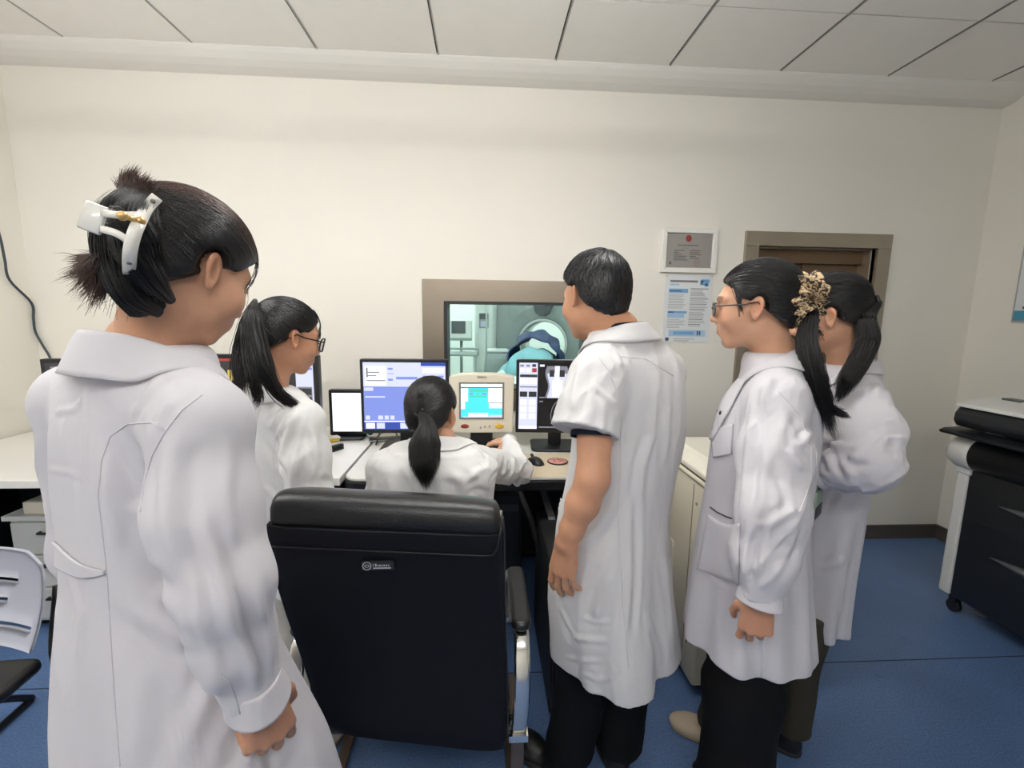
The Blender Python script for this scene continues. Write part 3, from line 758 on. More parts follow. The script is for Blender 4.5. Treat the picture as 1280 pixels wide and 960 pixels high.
p0 = atz(483, 549, DZ)
t = thing('card_reader', 'flat silver and black device on the desk under the blue form monitor', 'device', (p0[0]+.02, p0[1]-.02, DZ), math.radians(14))
b = MB(); b.rbox((-.11, -.03, 0), (.11, .03, .016), .008); b.build('body', M_bp, t)
b = MB(); b.rbox((-.108, -.032, .0035), (.10, -.022, .0125), .003); b.build('silver_edge', M_silver, t)
b = MB(); b.tube([atz(470, 556, DZ+.01)*[1, 1, 1], (p0[0]-.06, p0[1]+.10, DZ+.01), (p0[0]+.02, p0[1]+.16, DZ+.008), (-.46, 2.50, DZ+.006)], .004, 6); o = b.build('cable', M_bp, None); tag(o, 'thin black cable looping behind the silver device under the monitor', 'cable')

# --- wall cable on the left
yc = WY-.02
q = [atx(-8, 270, XL+.012), atx(1, 300, XL+.012), atx(6, 325, XL+.014), atx(12, 350, XL+.016)]
q += [np.array([max(at(px, py, yc)[0], XL+.014), yc, at(px, py, yc)[2]]) for px, py in ((24, 378), (33, 398), (42, 414), (53, 431), (63, 448), (69, 470), (73, 520))]
q = [np.array(p) for p in q]
from mathutils import geometry
qq = []
for i in range(len(q)-1):
    a0 = q[max(i-1, 0)]; a1 = q[i]; a2 = q[i+1]; a3 = q[min(i+2, len(q)-1)]
    for s in range(6):
        u = s/6; qq.append(.5*((2*a1)+(-a0+a2)*u+(2*a0-5*a1+4*a2-a3)*u*u+(-a0+3*a1-3*a2+a3)*u**3))
qq.append(q[-1]); qq.append(np.array([q[-1][0], q[-1][1], DZ]))
b = MB(); b.tube(qq, .006, 8); tag(b.build('wall_cable', mat('cable_grey', hexc(56, 66, 74), .5)), 'dark cable hanging down the left wall to the white desk', 'cable')

# --- certificate and notice on the back wall, poster on the right wall
def img(b, x0, z0, x1, z1, y, m): b.mat(m); b.add([(x0, y, z0), (x1, y, z0), (x1, y, z1), (x0, y, z1)], [(0, 1, 2, 3)])
M_wf = mat('white_frame', hexc(240, 238, 232), .35); M_pap = mat('certificate_paper', hexc(196, 190, 182), .5); M_pap2 = mat('notice_paper', hexc(226, 230, 232), .6)
M_line = mat('print_grey', hexc(128, 128, 128), .7); M_line2 = mat('print_light', hexc(176, 178, 180), .7); M_red = mat('seal_red', hexc(176, 44, 44), .6); M_pink = mat('stamp_pink', hexc(200, 140, 150), .6)
M_lb = mat('print_blue', hexc(120, 172, 216), .6); M_lb2 = mat('print_pale_blue', hexc(170, 202, 228), .6); M_db = mat('print_navy', hexc(64, 92, 130), .6)
t = thing('certificate', 'certificate with a red seal in a white frame on the back wall', 'certificate', (1.276, WY, 1.945))
b = MB(); fr(b, -.177, .177, -.135, .135, .030, -.028, 0); b.build('frame', M_wf, t, .004)
b = MB(); b.mat(M_pap); b.box((-.15, -.012, -.108), (.15, -.002, .108))
y = -.0125
for x0, z0, x1, z1 in ((-.13, .085, .13, .087), (-.13, -.095, .13, -.093), (-.13, -.095, -.128, .087), (.128, -.095, .13, .087)): img(b, x0, z0, x1, z1, y, M_line2)
b.mat(M_red); b.add([(-.005+.019*math.cos(-2*PI*k/20), y-.0003, .075-.021*math.sin(-2*PI*k/20)*-1) for k in range(20)][::-1], [tuple(range(20))])
img(b, -.075, .030, .06, .036, y, M_line); img(b, -.045, .014, .0, .018, y, M_line2)
for k in range(6):
    z = -.002-k*.0115; img(b, -.095, z, -.095+[.065, .03, .05, .08, .075, .09][k], z+.0055, y, M_line)
    if k < 5: img(b, .008, z, .008+[.07, .06, .075, .04, .06][k], z+.0055, y, M_line)
ring_ = [(.058+.021*math.cos(2*PI*k/24), -.073+.021*math.sin(2*PI*k/24)) for k in range(24)]
ring2 = [(.058+.017*math.cos(2*PI*k/24), -.073+.017*math.sin(2*PI*k/24)) for k in range(24)]
b.mat(M_pink)
for k in range(24):
    a_, b_ = ring_[k], ring_[(k+1) % 24]; c_, d_ = ring2[(k+1) % 24], ring2[k]
    b.add([(p[0], y, p[1]) for p in (a_, b_, c_, d_)], [(0, 1, 2, 3)])
img(b, .045, -.075, .07, -.069, y, M_pink); img(b, -.122, -.085, -.107, -.068, y, M_line)
b.build('document', None, t)
b = MB(); b.box((-.15, -.016, -.108), (.15, -.0145, .108))
gm = bpy.data.materials.new('frame_glass'); gm.use_nodes = True; nt = gm.node_tree; nt.nodes.clear()
_o = nt.nodes.new('ShaderNodeOutputMaterial'); _t = nt.nodes.new('ShaderNodeBsdfTransparent'); _g = nt.nodes.new('ShaderNodeBsdfGlossy'); _g.inputs['Roughness'].default_value = .08; _f = nt.nodes.new('ShaderNodeFresnel'); _m = nt.nodes.new('ShaderNodeMixShader')
nt.links.new(_f.outputs[0], _m.inputs[0]); nt.links.new(_t.outputs[0], _m.inputs[1]); nt.links.new(_g.outputs[0], _m.inputs[2]); nt.links.new(_m.outputs[0], _o.inputs[0])
b.build('glazing', gm, t)
t = thing('notice_poster', 'white notice sheet with blue headings below the certificate', 'poster', (1.298, WY, 1.587))
b = MB(); b.mat(M_pap2); b.box((-.155, -.004, -.213), (.15, .0, .213))
y = -.0046
img(b, -.125, .165, .055, .178, y, M_line); img(b, -.125, .145, -.065, .156, y, M_lb2)
for x0, z0, x1, z1 in ((.075, .165, .13, .185), (.07, .15, .09, .178), (.10, .14, .125, .165), (.085, .15, .12, .16)): img(b, x0, z0, x1, z1, y-.0002, M_lb)
img(b, -.13, .10, -.005, .125, y, M_lb); img(b, -.125, .108, -.045, .114, y-.0003, M_db); img(b, -.13, -.03, -.005, -.015, y, M_lb); img(b, -.125, -.026, -.09, -.019, y-.0003, M_db); img(b, -.13, -.058, -.02, -.032, y, M_lb2)
random.seed(11)
for k in range(9): img(b, -.13, .088-k*.0108, -.01-.04*random.random(), .092-k*.0108, y, M_line2)
for k in range(6): img(b, -.13, -.07-k*.0105, -.01-.05*random.random(), -.066-k*.0105, y, M_line2)
for k in range(23): img(b, .01, .124-k*.0107, .13-.04*random.random(), .1285-k*.0107, y, M_line2 if k % 3 else M_line)
img(b, -.115, -.175, .125, -.135, y, M_lb2); img(b, -.085, -.165, .05, -.145, y-.0003, M_lb); img(b, .07, -.168, .08, -.14, y-.0004, M_db); img(b, .085, -.168, .095, -.142, y-.0004, M_db)
img(b, -.135, -.205, -.112, -.184, y, M_db); img(b, -.08, -.195, .06, -.19, y, M_line2); img(b, -.08, -.206, .02, -.201, y, M_line2)
b.build('sheet', None, t)
for x, z in ((-.148, .206), (.143, .206), (-.01, -.209)):
    b = MB(); b.box((x-.008, -.0055, z-.008), (x+.008, -.004, z+.006)); b.build('tape', mat('tape_clear', hexc(214, 212, 204), .3), t)
py0, py1 = 1.9, 2.655
t = thing('wall_poster', 'framed white poster with a blue lower band on the right wall', 'poster', (XR, (py0+py1)/2, 1.80))
b = MB(); b.box((-.015, -(py1-py0)/2, -.27), (0, (py1-py0)/2, .27)); b.build('frame', M_silver, t, .003)
b = MB(); b.mat(M_pap2); b.box((-.017, -(py1-py0)/2+.012, -.258), (-.015, (py1-py0)/2-.012, .258))
def imx(y0, z0, y1, z1, m): b.mat(m); b.add([(-.0175, y1, z0), (-.0175, y0, z0), (-.0175, y0, z1), (-.0175, y1, z1)], [(0, 1, 2, 3)])
hw = (py1-py0)/2-.012
imx(-hw, -.258, hw, -.20, mat('poster_teal', hexc(72, 150, 178), .5)); imx(hw-.10, -.19, hw-.04, -.175, M_ink); imx(-hw+.1, .1, hw-.1, .15, M_lb)
for k in range(8): imx(-hw+.06, .06-k*.028, hw-.14-.05*(k % 3), .07-k*.028, M_line2)
b.build('print', None, t)

# --- cream film printer between the man and the woman with the scrunchie
t = thing('film_printer', 'cream floor standing film printer behind the man', 'printer', (1.08, 1.87, 0))
x0, x1, y0, y1 = .845-1.08, 1.36-1.08, 1.617-1.87, 2.13-1.87
b = MB(); b.rbox((x0, y0, .05), (x1, y1, .88), .014); b.build('body', M_cream, t)
b = MB(); b.rbox((x0-.006, y0-.006, .886), (x1+.006, y1+.006, .905), .012); b.build('lid_rim', M_cream, t)
b = MB()
ctr = lambda s, z: [((x0+x1)/2+(p[0]-(x0+x1)/2)*s, (y0+y1)/2+(p[1]-(y0+y1)/2)*s, z) for p in ((x0, y0), (x1, y0), (x1, y1), (x0, y1))]
b.loft([ctr(1.0, .912), ctr(1.0, .935), ctr(.80, .962), ctr(.78, .97)], smooth=False); b.build('lid', mat('cream_lid', hexc(238, 234, 218), .35), t, .006)
b = MB(); b.box((x0+.004, y0+.004, .88), (x1-.004, y1-.004, .913)); b.build('seam_gap', M_dark, t)
b = MB(); b.box((x0-.002, y0+.10, .06), (x0-.0005+.001, y0+.104, .87)); b.build('panel_joint', mat('joint_brown', hexc(150, 140, 120), .6), t)
b = MB(); b.cyl((x0-.003, y0+.07, .80), (x0+.002, y0+.07, .80), .006, 12); b.build('screw', M_line, t); b = MB(); b.cyl((x0-.003, y0+.07, .2), (x0+.002, y0+.07, .2), .006, 12); b.build('screw', M_line, t)
b = MB(); b.rbox((x0-.006, y0+.25, .35), (x0+.002, y0+.40, .55), .015, axis=0); o = b.build('handle_recess', M_cream, t); b = MB(); b.box((x0-.0075, y0+.28, .42), (x0-.0062, y0+.33, .50)); b.build('recess_slot', M_dark, o)
for k in range(4):
    b = MB(); cx_, cy_ = (x0+.06, x1-.06)[k % 2], (y0+.06, y1-.06)[k//2]; b.cyl((cx_-.012, cy_, .025), (cx_+.012, cy_, .025), .025, 14); b.box((cx_-.016, cy_-.016, .03), (cx_+.016, cy_+.016, .051)); b.build('caster', M_bp, t)

# --- wide format machine on the right
M_mw = mat('machine_white', hexc(222, 222, 218), .4); M_mb = mat('machine_black', hexc(28, 31, 35), .42, noise=.06, nscale=10); M_mg = mat('machine_grey', hexc(92, 94, 96), .4)
t = thing('wide_format_copier', 'large black and white wide format copier against the right wall', 'copier', (2.46, 1.6, 0))
# local: x from the front face (0) to the wall (+), y along the wall; its far end is at y=+.56
ye, yn = .56, -1.1
b = MB(); b.rbox((.0, yn, .10), (.62, ye-.06, .86), .015, axis=1); b.build('cabinet', M_mb, t)
b = MB(); b.prism([(-.004, .10), (.60, .10), (.60, .80), (-.004, .80)], 1, ye-.06, ye, M=None); b.build('end_panel', M_mw, t, .012)
b = MB(); b.box((-.012, ye-.075, .76), (.61, ye+.006, .83)); b.build('end_cap', M_mw, t, .006)
for zz, sg in ((.40, 0), (.66, 1)):   # grey lens-shaped finger grips on the front doors
    N = 18; rr = []
    for k in range(N+1):
        u = k/N; yy = ye-.22-u*1.1; hgt = .045*math.sin(PI*u)**.8+.002; zc = zz-.02*u+(.05 if sg else 0)*0
        rr.append([(-.001, yy, zc-hgt), (-.012, yy, zc-hgt*.3), (-.012, yy, zc+hgt*.3), (-.001, yy, zc+hgt)])
    b = MB(); b.loft(rr); b.build('door_grip', M_mg, t)
b = MB(); b.box((-.003, yn, .545), (.001, ye-.07, .549)); b.build('door_joint', M_dark, t)
# roll housing: black cylinder with a white end cap
b = MB(); b.cyl((.02, yn, .872), (.02, ye-.09, .872), .085, 36); b.build('roll_cover', M_mb, t)
b = MB(); b.lathe([(.097, 0), (.100, .02), (.098, .10), (.086, .125), (.05, .137), (.001, .139)], 36, M=Matrix.Translation((.02, ye-.09, .872)) @ Matrix.Scale(.88, 4) @ Matrix.Rotation(-PI/2, 4, 'X')); b.build('roll_end_cap', M_mw, t)
b = MB(); b.prism([(-.11, .965), (.50, .965), (.50, 1.00), (.05, 1.00), (-.09, .992), (-.12, .98)], 1, yn, ye+.02); b.build('feed_tray', M_mb, t, .006)
b = MB(); b.prism([(-.06, .994), (.42, 1.001), (.42, 1.008), (-.04, 1.003)], 1, yn, ye-.12); b.build('tray_plate', M_mb, t, .002)
for k in range(3):
    b = MB(); b.box((-.045, .34-k*.3, 1.003), (-.02, .42-k*.3, 1.006)); b.build('tray_label', mat('label_pale', hexc(190, 192, 192), .5), t)
b = MB(); b.prism([(-.075, 1.010), (.58, 1.008), (.58, 1.12), (-.07, 1.11), (-.09, 1.08), (-.095, 1.04)], 1, yn, ye-.02); b.build('scanner_body', M_mb, t, .012)
b = MB(); b.prism([(-.09, 1.11), (.58, 1.12), (.58, 1.20), (.16, 1.17), (-.08, 1.128)], 1, yn, ye-.015); o = b.build('scanner_lid', M_mw, t, .008)
b = MB(); b.prism([(.20, 1.172), (.56, 1.195), (.56, 1.225), (.24, 1.205)], 1, yn, ye-.20); b.build('paper_slot', M_mb, o, .004)
b = MB(); b.prism([(.23, 1.206), (.58, 1.226), (.58, 1.26), (.28, 1.24)], 1, yn, ye-.22); b.build('output_cover', M_mw, o, .006)
b = MB(); b.box((.07, ye-.17, 1.150), (.12, ye-.09, 1.164)); b.build('key_panel', M_mg, o)
b = MB(); b.prism([(-.12, 1.05), (.05, 1.03), (.05, 1.15), (-.09, 1.165)], 1, -.9, .20); b.build('control_box', M_mb, t, .01)
for x_, y_ in ((.05, ye-.05), (.55, ye-.05), (.05, yn+.1), (.55, yn+.1)):
    b = MB(); b.cyl((x_-.012, y_, .032), (x_+.012, y_, .032), .032, 16); b.box((x_-.018, y_-.018, .04), (x_+.018, y_+.018, .1)); b.build('caster', M_bp, t)
b = MB(); b.tube([(.10, ye-.1, .03), (.14, ye-.13, .02), (.2, ye-.1, .012), (.24, ye-.16, .012), (.2, ye-.2, .012)], .008, 6); tag(b.build('power_cable', mat('cable_pale', hexc(150, 150, 150), .5)), 'pale coiled cable on the floor under the wide format copier', 'cable')
bpy.context.view_layer.objects.active = None
_pc = bpy.data.objects['power_cable']; _pc.location = (2.46, 1.6, 0)

def curve_pts_(P, n=60):
    P = [np.array(p, float) for p in P]; P = [2*P[0]-P[1]]+P+[2*P[-1]-P[-2]]; out = []
    for k in range(n):
        s_ = (len(P)-3-1e-6)*k/(n-1); i = int(s_); u = s_-i; a0, a1, a2, a3 = P[i:i+4]
        out.append(tuple(.5*((2*a1)+(-a0+a2)*u+(2*a0-5*a1+4*a2-a3)*u*u+(-a0+3*a1-3*a2+a3)*u**3)))
    return out
# --- grey training chair on the far left
t = thing('training_chair', 'grey plastic backed chair with three slots at the left edge', 'chair', (-1.515, 1.36, 0), math.radians(3))
M_shell = mat('grey_shell', hexc(176, 178, 190), .4)
def shell_back():
    """curved plastic back with three real slots"""
    b = MB(); NX = 48; Wd = .235; zs = [.575, .59, .60, .615, .630, .66, .675, .69, .715, .73, .745, .77, .80, .82, .83]
    slot = {3: 1.0, 6: .62, 9: .7}   # row index -> right extent of slot as a fraction of half width
    def P(i, j, o):
        u = -1+2*i/NX; z = zs[j]; ww = Wd*(1-.04*((z-.68)/.15)**2); r_ = 1
        x = u*ww; y = .05*u*u*-1-.10*((.83-z)/.3)**2+.0; zz = z-(.03*max(0, abs(u)-.8)/.2 if j > 11 else 0)-.008*u*u
        return (x, y+o, zz)
    n = len(zs)
    f = set()
    for j in range(n-1):
        for i in range(NX):
            u = -1+2*(i+.5)/NX
            if j in slot and -slot[j]*.92 < u < slot[j]*.92*(1 if j != 6 else .9): continue
            f.add((i, j))
    vid = {}; vs = []; fs = []
    def g(i, j, s):
        if (i, j, s) not in vid: vid[(i, j, s)] = len(vs); vs.append(P(i, j, .0 if s == 0 else .012))
        return vid[(i, j, s)]
    for (i, j) in f:
        fs.append((g(i, j, 0), g(i+1, j, 0), g(i+1, j+1, 0), g(i, j+1, 0))); fs.append((g(i, j, 1), g(i, j+1, 1), g(i+1, j+1, 1), g(i+1, j, 1)))
        for (di, dj, e) in ((-1, 0, ((i, j), (i, j+1))), (1, 0, ((i+1, j+1), (i+1, j))), (0, -1, ((i+1, j), (i, j))), (0, 1, ((i, j+1), (i+1, j+1)))):
            if (i+di, j+dj) not in f: a, c = e; fs.append((g(*c, 0), g(*a, 0), g(*a, 1), g(*c, 1)))
    b.add(vs, fs, True); return b
shell_back().build('backrest', M_shell, t)
b = MB(); b.rbox((-.215, -.37, .47), (.215, -.055, .51), .03); b.build('seat', M_bp, t)
for sx in (-1, 1):
    b = MB(); b.tube(curve_pts_([(sx*.225, .0, .70), (sx*.235, -.05, .46), (sx*.235, .10, .25), (sx*.235, .33, .05), (sx*.235, .36, .013), (sx*.235, .28, .013), (sx*.235, -.34, .013), (sx*.235, -.40, .03), (sx*.235, -.40, .10), (sx*.235, -.38, .43)]), .0125, 10); b.build('side_frame', M_bp, t)
b = MB(); b.tube([(-.235, -.28, .43), (.235, -.28, .43)], .010, 8); b.build('crossbar', M_bp, t)
# ================================================================== people: tools
def skin_mat(name, col):
    m = bpy.data.materials.new(name); m.use_nodes = True; nt = m.node_tree; p = nt.nodes['Principled BSDF']
    a = nt.nodes.new('ShaderNodeAttribute'); a.attribute_name = 'tint'
    tc = nt.nodes.new('ShaderNodeTexCoord'); n = nt.nodes.new('ShaderNodeTexNoise'); n.inputs['Scale'].default_value = 45; n.inputs['Detail'].default_value = 6
    nt.links.new(tc.outputs['Object'], n.inputs['Vector'])
    r = nt.nodes.new('ShaderNodeMapRange'); r.inputs['To Min'].default_value = .9; r.inputs['To Max'].default_value = 1.1; nt.links.new(n.outputs['Fac'], r.inputs['Value'])
    v = nt.nodes.new('ShaderNodeVectorMath'); v.operation = 'MULTIPLY'; v.inputs[1].default_value = col; nt.links.new(a.outputs['Color'], v.inputs[0])
    v2 = nt.nodes.new('ShaderNodeVectorMath'); v2.operation = 'SCALE'; nt.links.new(v.outputs[0], v2.inputs[0]); nt.links.new(r.outputs[0], v2.inputs['Scale'])
    nt.links.new(v2.outputs[0], p.inputs['Base Color']); p.inputs['Roughness'].default_value = .48; p.inputs['Specular IOR Level'].default_value = .4
    p.inputs['Subsurface Weight'].default_value = .12; p.inputs['Subsurface Radius'].default_value = (1, .4, .2); p.inputs['Subsurface Scale'].default_value = .006
    n2 = nt.nodes.new('ShaderNodeTexNoise'); n2.inputs['Scale'].default_value = 420; n2.inputs['Detail'].default_value = 3; nt.links.new(tc.outputs['Object'], n2.inputs['Vector'])
    b = nt.nodes.new('ShaderNodeBump'); b.inputs['Strength'].default_value = .12; b.inputs['Distance'].default_value = .001; nt.links.new(n2.outputs['Fac'], b.inputs['Height']); nt.links.new(b.outputs[0], p.inputs['Normal'])
    return m
def hair_mat():
    m = bpy.data.materials.new('hair'); m.use_nodes = True; nt = m.node_tree; p = nt.nodes['Principled BSDF']
    a = nt.nodes.new('ShaderNodeAttribute'); a.attribute_name = 'hcol'; nt.links.new(a.outputs['Color'], p.inputs['Base Color'])
    p.inputs['Roughness'].default_value = .38; p.inputs['Specular IOR Level'].default_value = .55; return m
def cloth_mat(name, col, wr=.35, rough=.82):
    m = bpy.data.materials.new(name); m.use_nodes = True; nt = m.node_tree; p = nt.nodes['Principled BSDF']
    p.inputs['Base Color'].default_value = (*col, 1); p.inputs['Roughness'].default_value = rough; p.inputs['Specular IOR Level'].default_value = .25; p.inputs['Sheen Weight'].default_value = .12 if sum(col) > .3 else 0
    tc = nt.nodes.new('ShaderNodeTexCoord')
    mp = nt.nodes.new('ShaderNodeMapping'); mp.inputs['Scale'].default_value = (1, 1, .45); mp.inputs['Rotation'].default_value = (.35, .3, .2); nt.links.new(tc.outputs['Object'], mp.inputs['Vector'])
    n = nt.nodes.new('ShaderNodeTexNoise'); n.inputs['Scale'].default_value = 13; n.inputs['Detail'].default_value = 3.5; n.inputs['Distortion'].default_value = .6; nt.links.new(mp.outputs[0], n.inputs['Vector'])
    b = nt.nodes.new('ShaderNodeBump'); b.inputs['Strength'].default_value = wr; b.inputs['Distance'].default_value = .012; nt.links.new(n.outputs['Fac'], b.inputs['Height'])
    n2 = nt.nodes.new('ShaderNodeTexNoise'); n2.inputs['Scale'].default_value = 900; nt.links.new(tc.outputs['Object'], n2.inputs['Vector'])
    b2 = nt.nodes.new('ShaderNodeBump'); b2.inputs['Strength'].default_value = .12; b2.inputs['Distance'].default_value = .0008; nt.links.new(n2.outputs['Fac'], b2.inputs['Height']); nt.links.new(b.outputs[0], b2.inputs['Normal'])
    nt.links.new(b2.outputs[0], p.inputs['Normal']); return m
M_skin = skin_mat('skin', hexc(206, 158, 128)); M_skin_m = skin_mat('skin_tan', hexc(202, 150, 118))
M_hair = hair_mat()
M_coat = cloth_mat('white_coat_cotton', hexc(205, 202, 206), .34)
M_coat2 = cloth_mat('white_coat_crisp', hexc(214, 212, 212), .38)
M_coat3 = cloth_mat('white_coat_lit', hexc(236, 235, 233), .40)  # lighter copy of the coat white; its brightness stands in for missing lamp light
M_blackcloth = cloth_mat('black_trousers', hexc(8, 8, 10), .4)
M_creamcloth = cloth_mat('cream_trousers', hexc(206, 200, 188), .4)
M_olive = cloth_mat('olive_trousers', hexc(62, 58, 48), .5)
M_navycloth = cloth_mat('navy_shirt', hexc(26, 30, 44), .3)

nrm = lambda v: np.asarray(v, float)/(np.linalg.norm(v)+1e-12)
class Frame:
    """local axes X right, Y forward, Z up -> world"""
    def __init__(s, c, yaw, pitch=0, roll=0, sc=1.0):
        y, p, r = [math.radians(v) for v in (yaw, pitch, roll)]
        fwd = np.array([math.sin(y)*math.cos(p), math.cos(y)*math.cos(p), -math.sin(p)])
        rt = np.array([math.cos(y), -math.sin(y), 0.0]); up = np.cross(rt, fwd)
        r2 = math.cos(r)*rt + math.sin(r)*up; u2 = math.cos(r)*up - math.sin(r)*rt
        s.R = np.stack([r2, fwd, u2]); s.c = np.asarray(c, float); s.s = sc
    def inv(s, P): return ((P-s.c.astype(np.float32)) @ s.R.T.astype(np.float32))/s.s
    def to(s, P): return s.c + (np.asarray(P, float)*s.s) @ s.R
    def mat(s):
        M = Matrix.Identity(4)
        for i in range(3):
            for j in range(3): M[j][i] = s.R[i][j]*s.s
            M[i][3] = s.c[i]
        return M

# --- head
def head_sdf(L, male=False):
    """distance in head units; L: local points"""
    A = L.copy(); A[:, 0] = np.abs(A[:, 0])
    x, y, z = A[:, 0], A[:, 1], A[:, 2]
    d = sd_ell(L, (0, -.012, .030), (.0735, .093, .082))
    d = smin(d, sd_ell(L, (0, .034, -.012), (.061, .056, .074)), .03)
    d = smin(d, sd_ell(L, (0, .020, -.066), (.054 if not male else .058, .058, .042)), .03)
    d = smin(d, sd_cone(A, (0, .066, -.094), (.014, .064, -.096), .017, .013), .028)
    d = smin(d, sd_ell(A, (.040, .054, -.030), (.026, .028, .026)), .025)
    d = smin(d, sd_cone(A, (.012, .083, .026), (.044, .066, .024), .011, .010), .014)      # brow
    e = sd_ell(A, (.031, .096, .005), (.021, .014, .012)); d = smax(d, -e, .016)           # sockets
    d = smin(d, sd_ell(A, (.031, .074, .004), (.0155, .0135, .0115)), .004)                 # lids
    d = smax(d, -sd_cone(A, (.020, .0895, .0015), (.042, .082, .0025), .0016, .0016), .002)
    d = smin(d, sd_cone(L, (0, .083, .014), (0, .104, -.027), .0075, .0105), .012)          # nose
    d = smin(d, sd_ell(A, (.0125, .093, -.032), (.0085, .011, .0085)), .007)
    d = smin(d, sd_ell(L, (0, .079, -.062), (.030, .017, .022)), .02)                      # mouth mound
    d = smin(d, sd_cone(A, (0, .0915, -.0565), (.021, .083, -.0560), .0048, .0032), .006)
    d = smin(d, sd_cone(A, (0, .0900, -.0670), (.018, .083, -.0640), .0055, .0036), .007)
    d = smax(d, -sd_cone(A, (0, .0975, -.0615), (.025, .0870, -.0575), .0016, .0010), .003)
    d = smax(d, -sd_ell(L, (0, .098, -.083), (.024, .012, .007)), .012)
    # ear
    a = math.radians(24)
    q = (A - np.array([.0745, -.008, -.008], np.float32))/.84
    u = q[:, 0]*math.sin(a) - q[:, 1]*math.cos(a); v = q[:, 0]*math.cos(a) + q[:, 1]*math.sin(a); w = q[:, 2]
    u = u - w*.18
    wid = .0165*(1+.22*np.clip(w/.03, -1, 1)); r2 = np.sqrt((u/wid)**2+(w/.0315)**2)
    pl = smax(np.abs(v+.001)-.0028, (r2-1)*.0165, .003)
    rim = np.sqrt(((r2-.90)*.0165)**2+(v-.0035)**2)-.0043
    ant = np.sqrt(((r2-.52)*.0165)**2+(v-.0005)**2)-.0032 + np.where(u < -.002, .004, 0)
    ear = smin(smin(pl, rim, .003), ant, .003)
    ear = smax(ear, -sd_ell(np.stack([u, v, w], 1), (-.003, .0055, -.004), (.0085, .0085, .0125)), .003)
    ear = smin(ear, sd_ell(np.stack([u, v, w], 1), (-.0135, .001, -.006), (.0042, .0045, .0062)), .003)
    ear = smin(ear, sd_ell(np.stack([u, v, w], 1), (-.002, 0, -.0265), (.0085, .0038, .0085)), .004)
    base = sd_ell(np.stack([u, v, w], 1), (-.008, -.010, -.002), (.012, .010, .022))
    d = smin(d, smin(ear, base, .006)*.84, .005)
    return d
def head_tint(L, d0=(1, 1, 1)):
    A = np.abs(L[:, 0]); y, z = L[:, 1], L[:, 2]
    t = np.ones((len(L), 3))
    def mix(w, c): t[:] = t*(1-w[:, None])+np.array(c)*w[:, None]
    g = lambda d, s: np.exp(-(d/s)**2)
    ear = np.clip((A-.074)/.006, 0, 1)*(np.abs(y+.012) < .03)
    mix(ear*.5, (1.08, .86, .80))
    mix(g(np.sqrt((A-.04)**2+(y-.07)**2+(z+.03)**2), .025)*.4, (1.05, .88, .84))
    lip = ((np.abs(z+.0615) < .0125*(1-(A/.026)**2)) & (A < .025) & (y > .083)).astype(float)
    mix(lip*.75, (.88, .58, .56))
    brow = ((np.abs(z-.031-.25*np.clip(A-.03, 0, .02)*-1) < .0045) & (A > .014) & (A < .05) & (y > .055)).astype(float)
    mix(brow*.75, (.16, .14, .14))
    lid = ((np.abs(z-.0025) < .0022) & (A > .019) & (A < .043) & (y > .07)).astype(float)
    mix(lid*.8, (.18, .15, .15))
    return t

# --- hand
FING = [((.029, .086, 0), (.043, .025, .021), .0090), ((.010, .091, .002), (.047, .029, .022), .0092), ((-.010, .087, .001), (.043, .027, .022), .0087), ((-.028, .078, -.003), (.034, .020, .019), .0077)]
def hand_sdf(L, curl, spread=4, thumb=(20, 25), tdir=None):
    """L: local points; x thumb side, y towards the fingertips, z back of the hand"""
    d = None
    for i, (k, ln, r) in enumerate(FING):
        w = (k[0]*.55, .004, -.001)
        m = sd_cone(L, w, k, .0150, .0112); d = m if d is None else smin(d, m, .010)
    d = smin(d, sd_ell(L, (.000, .050, -.009), (.034, .040, .012)), .010)
    for i, (k, ln, r) in enumerate(FING):
        a = math.radians(spread*(1.5-i)); p = np.array(k); th = 0
        dx = math.sin(a)
        pts = [p]
        for j in range(3):
            th += math.radians(curl[i][j])
            dirv = np.array([dx*math.cos(th), math.cos(a)*math.cos(th), -math.sin(th)])
            p = p+dirv*ln[j]; pts.append(p)
        f = sd_cone(L, pts[0], pts[1], r*1.08, r*.98); f = smin(f, sd_cone(L, pts[1], pts[2], r*.98, r*.9), .002); f = smin(f, sd_cone(L, pts[2], pts[3], r*.9, r*.76), .002)
        f = smin(f, np.linalg.norm(L-pts[1].astype(np.float32), axis=1)-r*1.03, .003)
        d = smin(d, f, .0028)
    # thumb
    a0, a1 = math.radians(thumb[0]), math.radians(thumb[1])
    c0 = np.array([.020, .018, -.008]); t0 = nrm(tdir if tdir is not None else (.62, .70, -.35))
    c1 = c0+t0*.044
    t1 = nrm(t0+np.array([-.9, .5, -.3])*math.sin(a0)); c2 = c1+t1*.032
    t2 = nrm(t1+np.array([-.9, .2, -.35])*math.sin(a1)); c3 = c2+t2*.025
    f = smin(sd_cone(L, c0, c1, .0155, .0112), sd_cone(L, c1, c2, .0110, .0098), .004); f = smin(f, sd_cone(L, c2, c3, .0098, .0080), .003)
    return smin(d, f, .010)
RELAX = [(18, 32, 18), (24, 38, 22), (30, 42, 25), (34, 42, 25)]
FIST = [(55, 75, 40), (60, 80, 45), (62, 80, 45), (64, 78, 45)]
def hand_frame(wrist, tip_dir, palm, right, s=1.0):
    f = Frame(wrist, 0, sc=s); d = nrm(tip_dir); n = nrm(np.asarray(palm, float)-d*(d@np.asarray(palm, float)))
    th = np.cross(d, n)
    f.R = np.stack([th if right else -th, d, -n]); f.right = right; return f
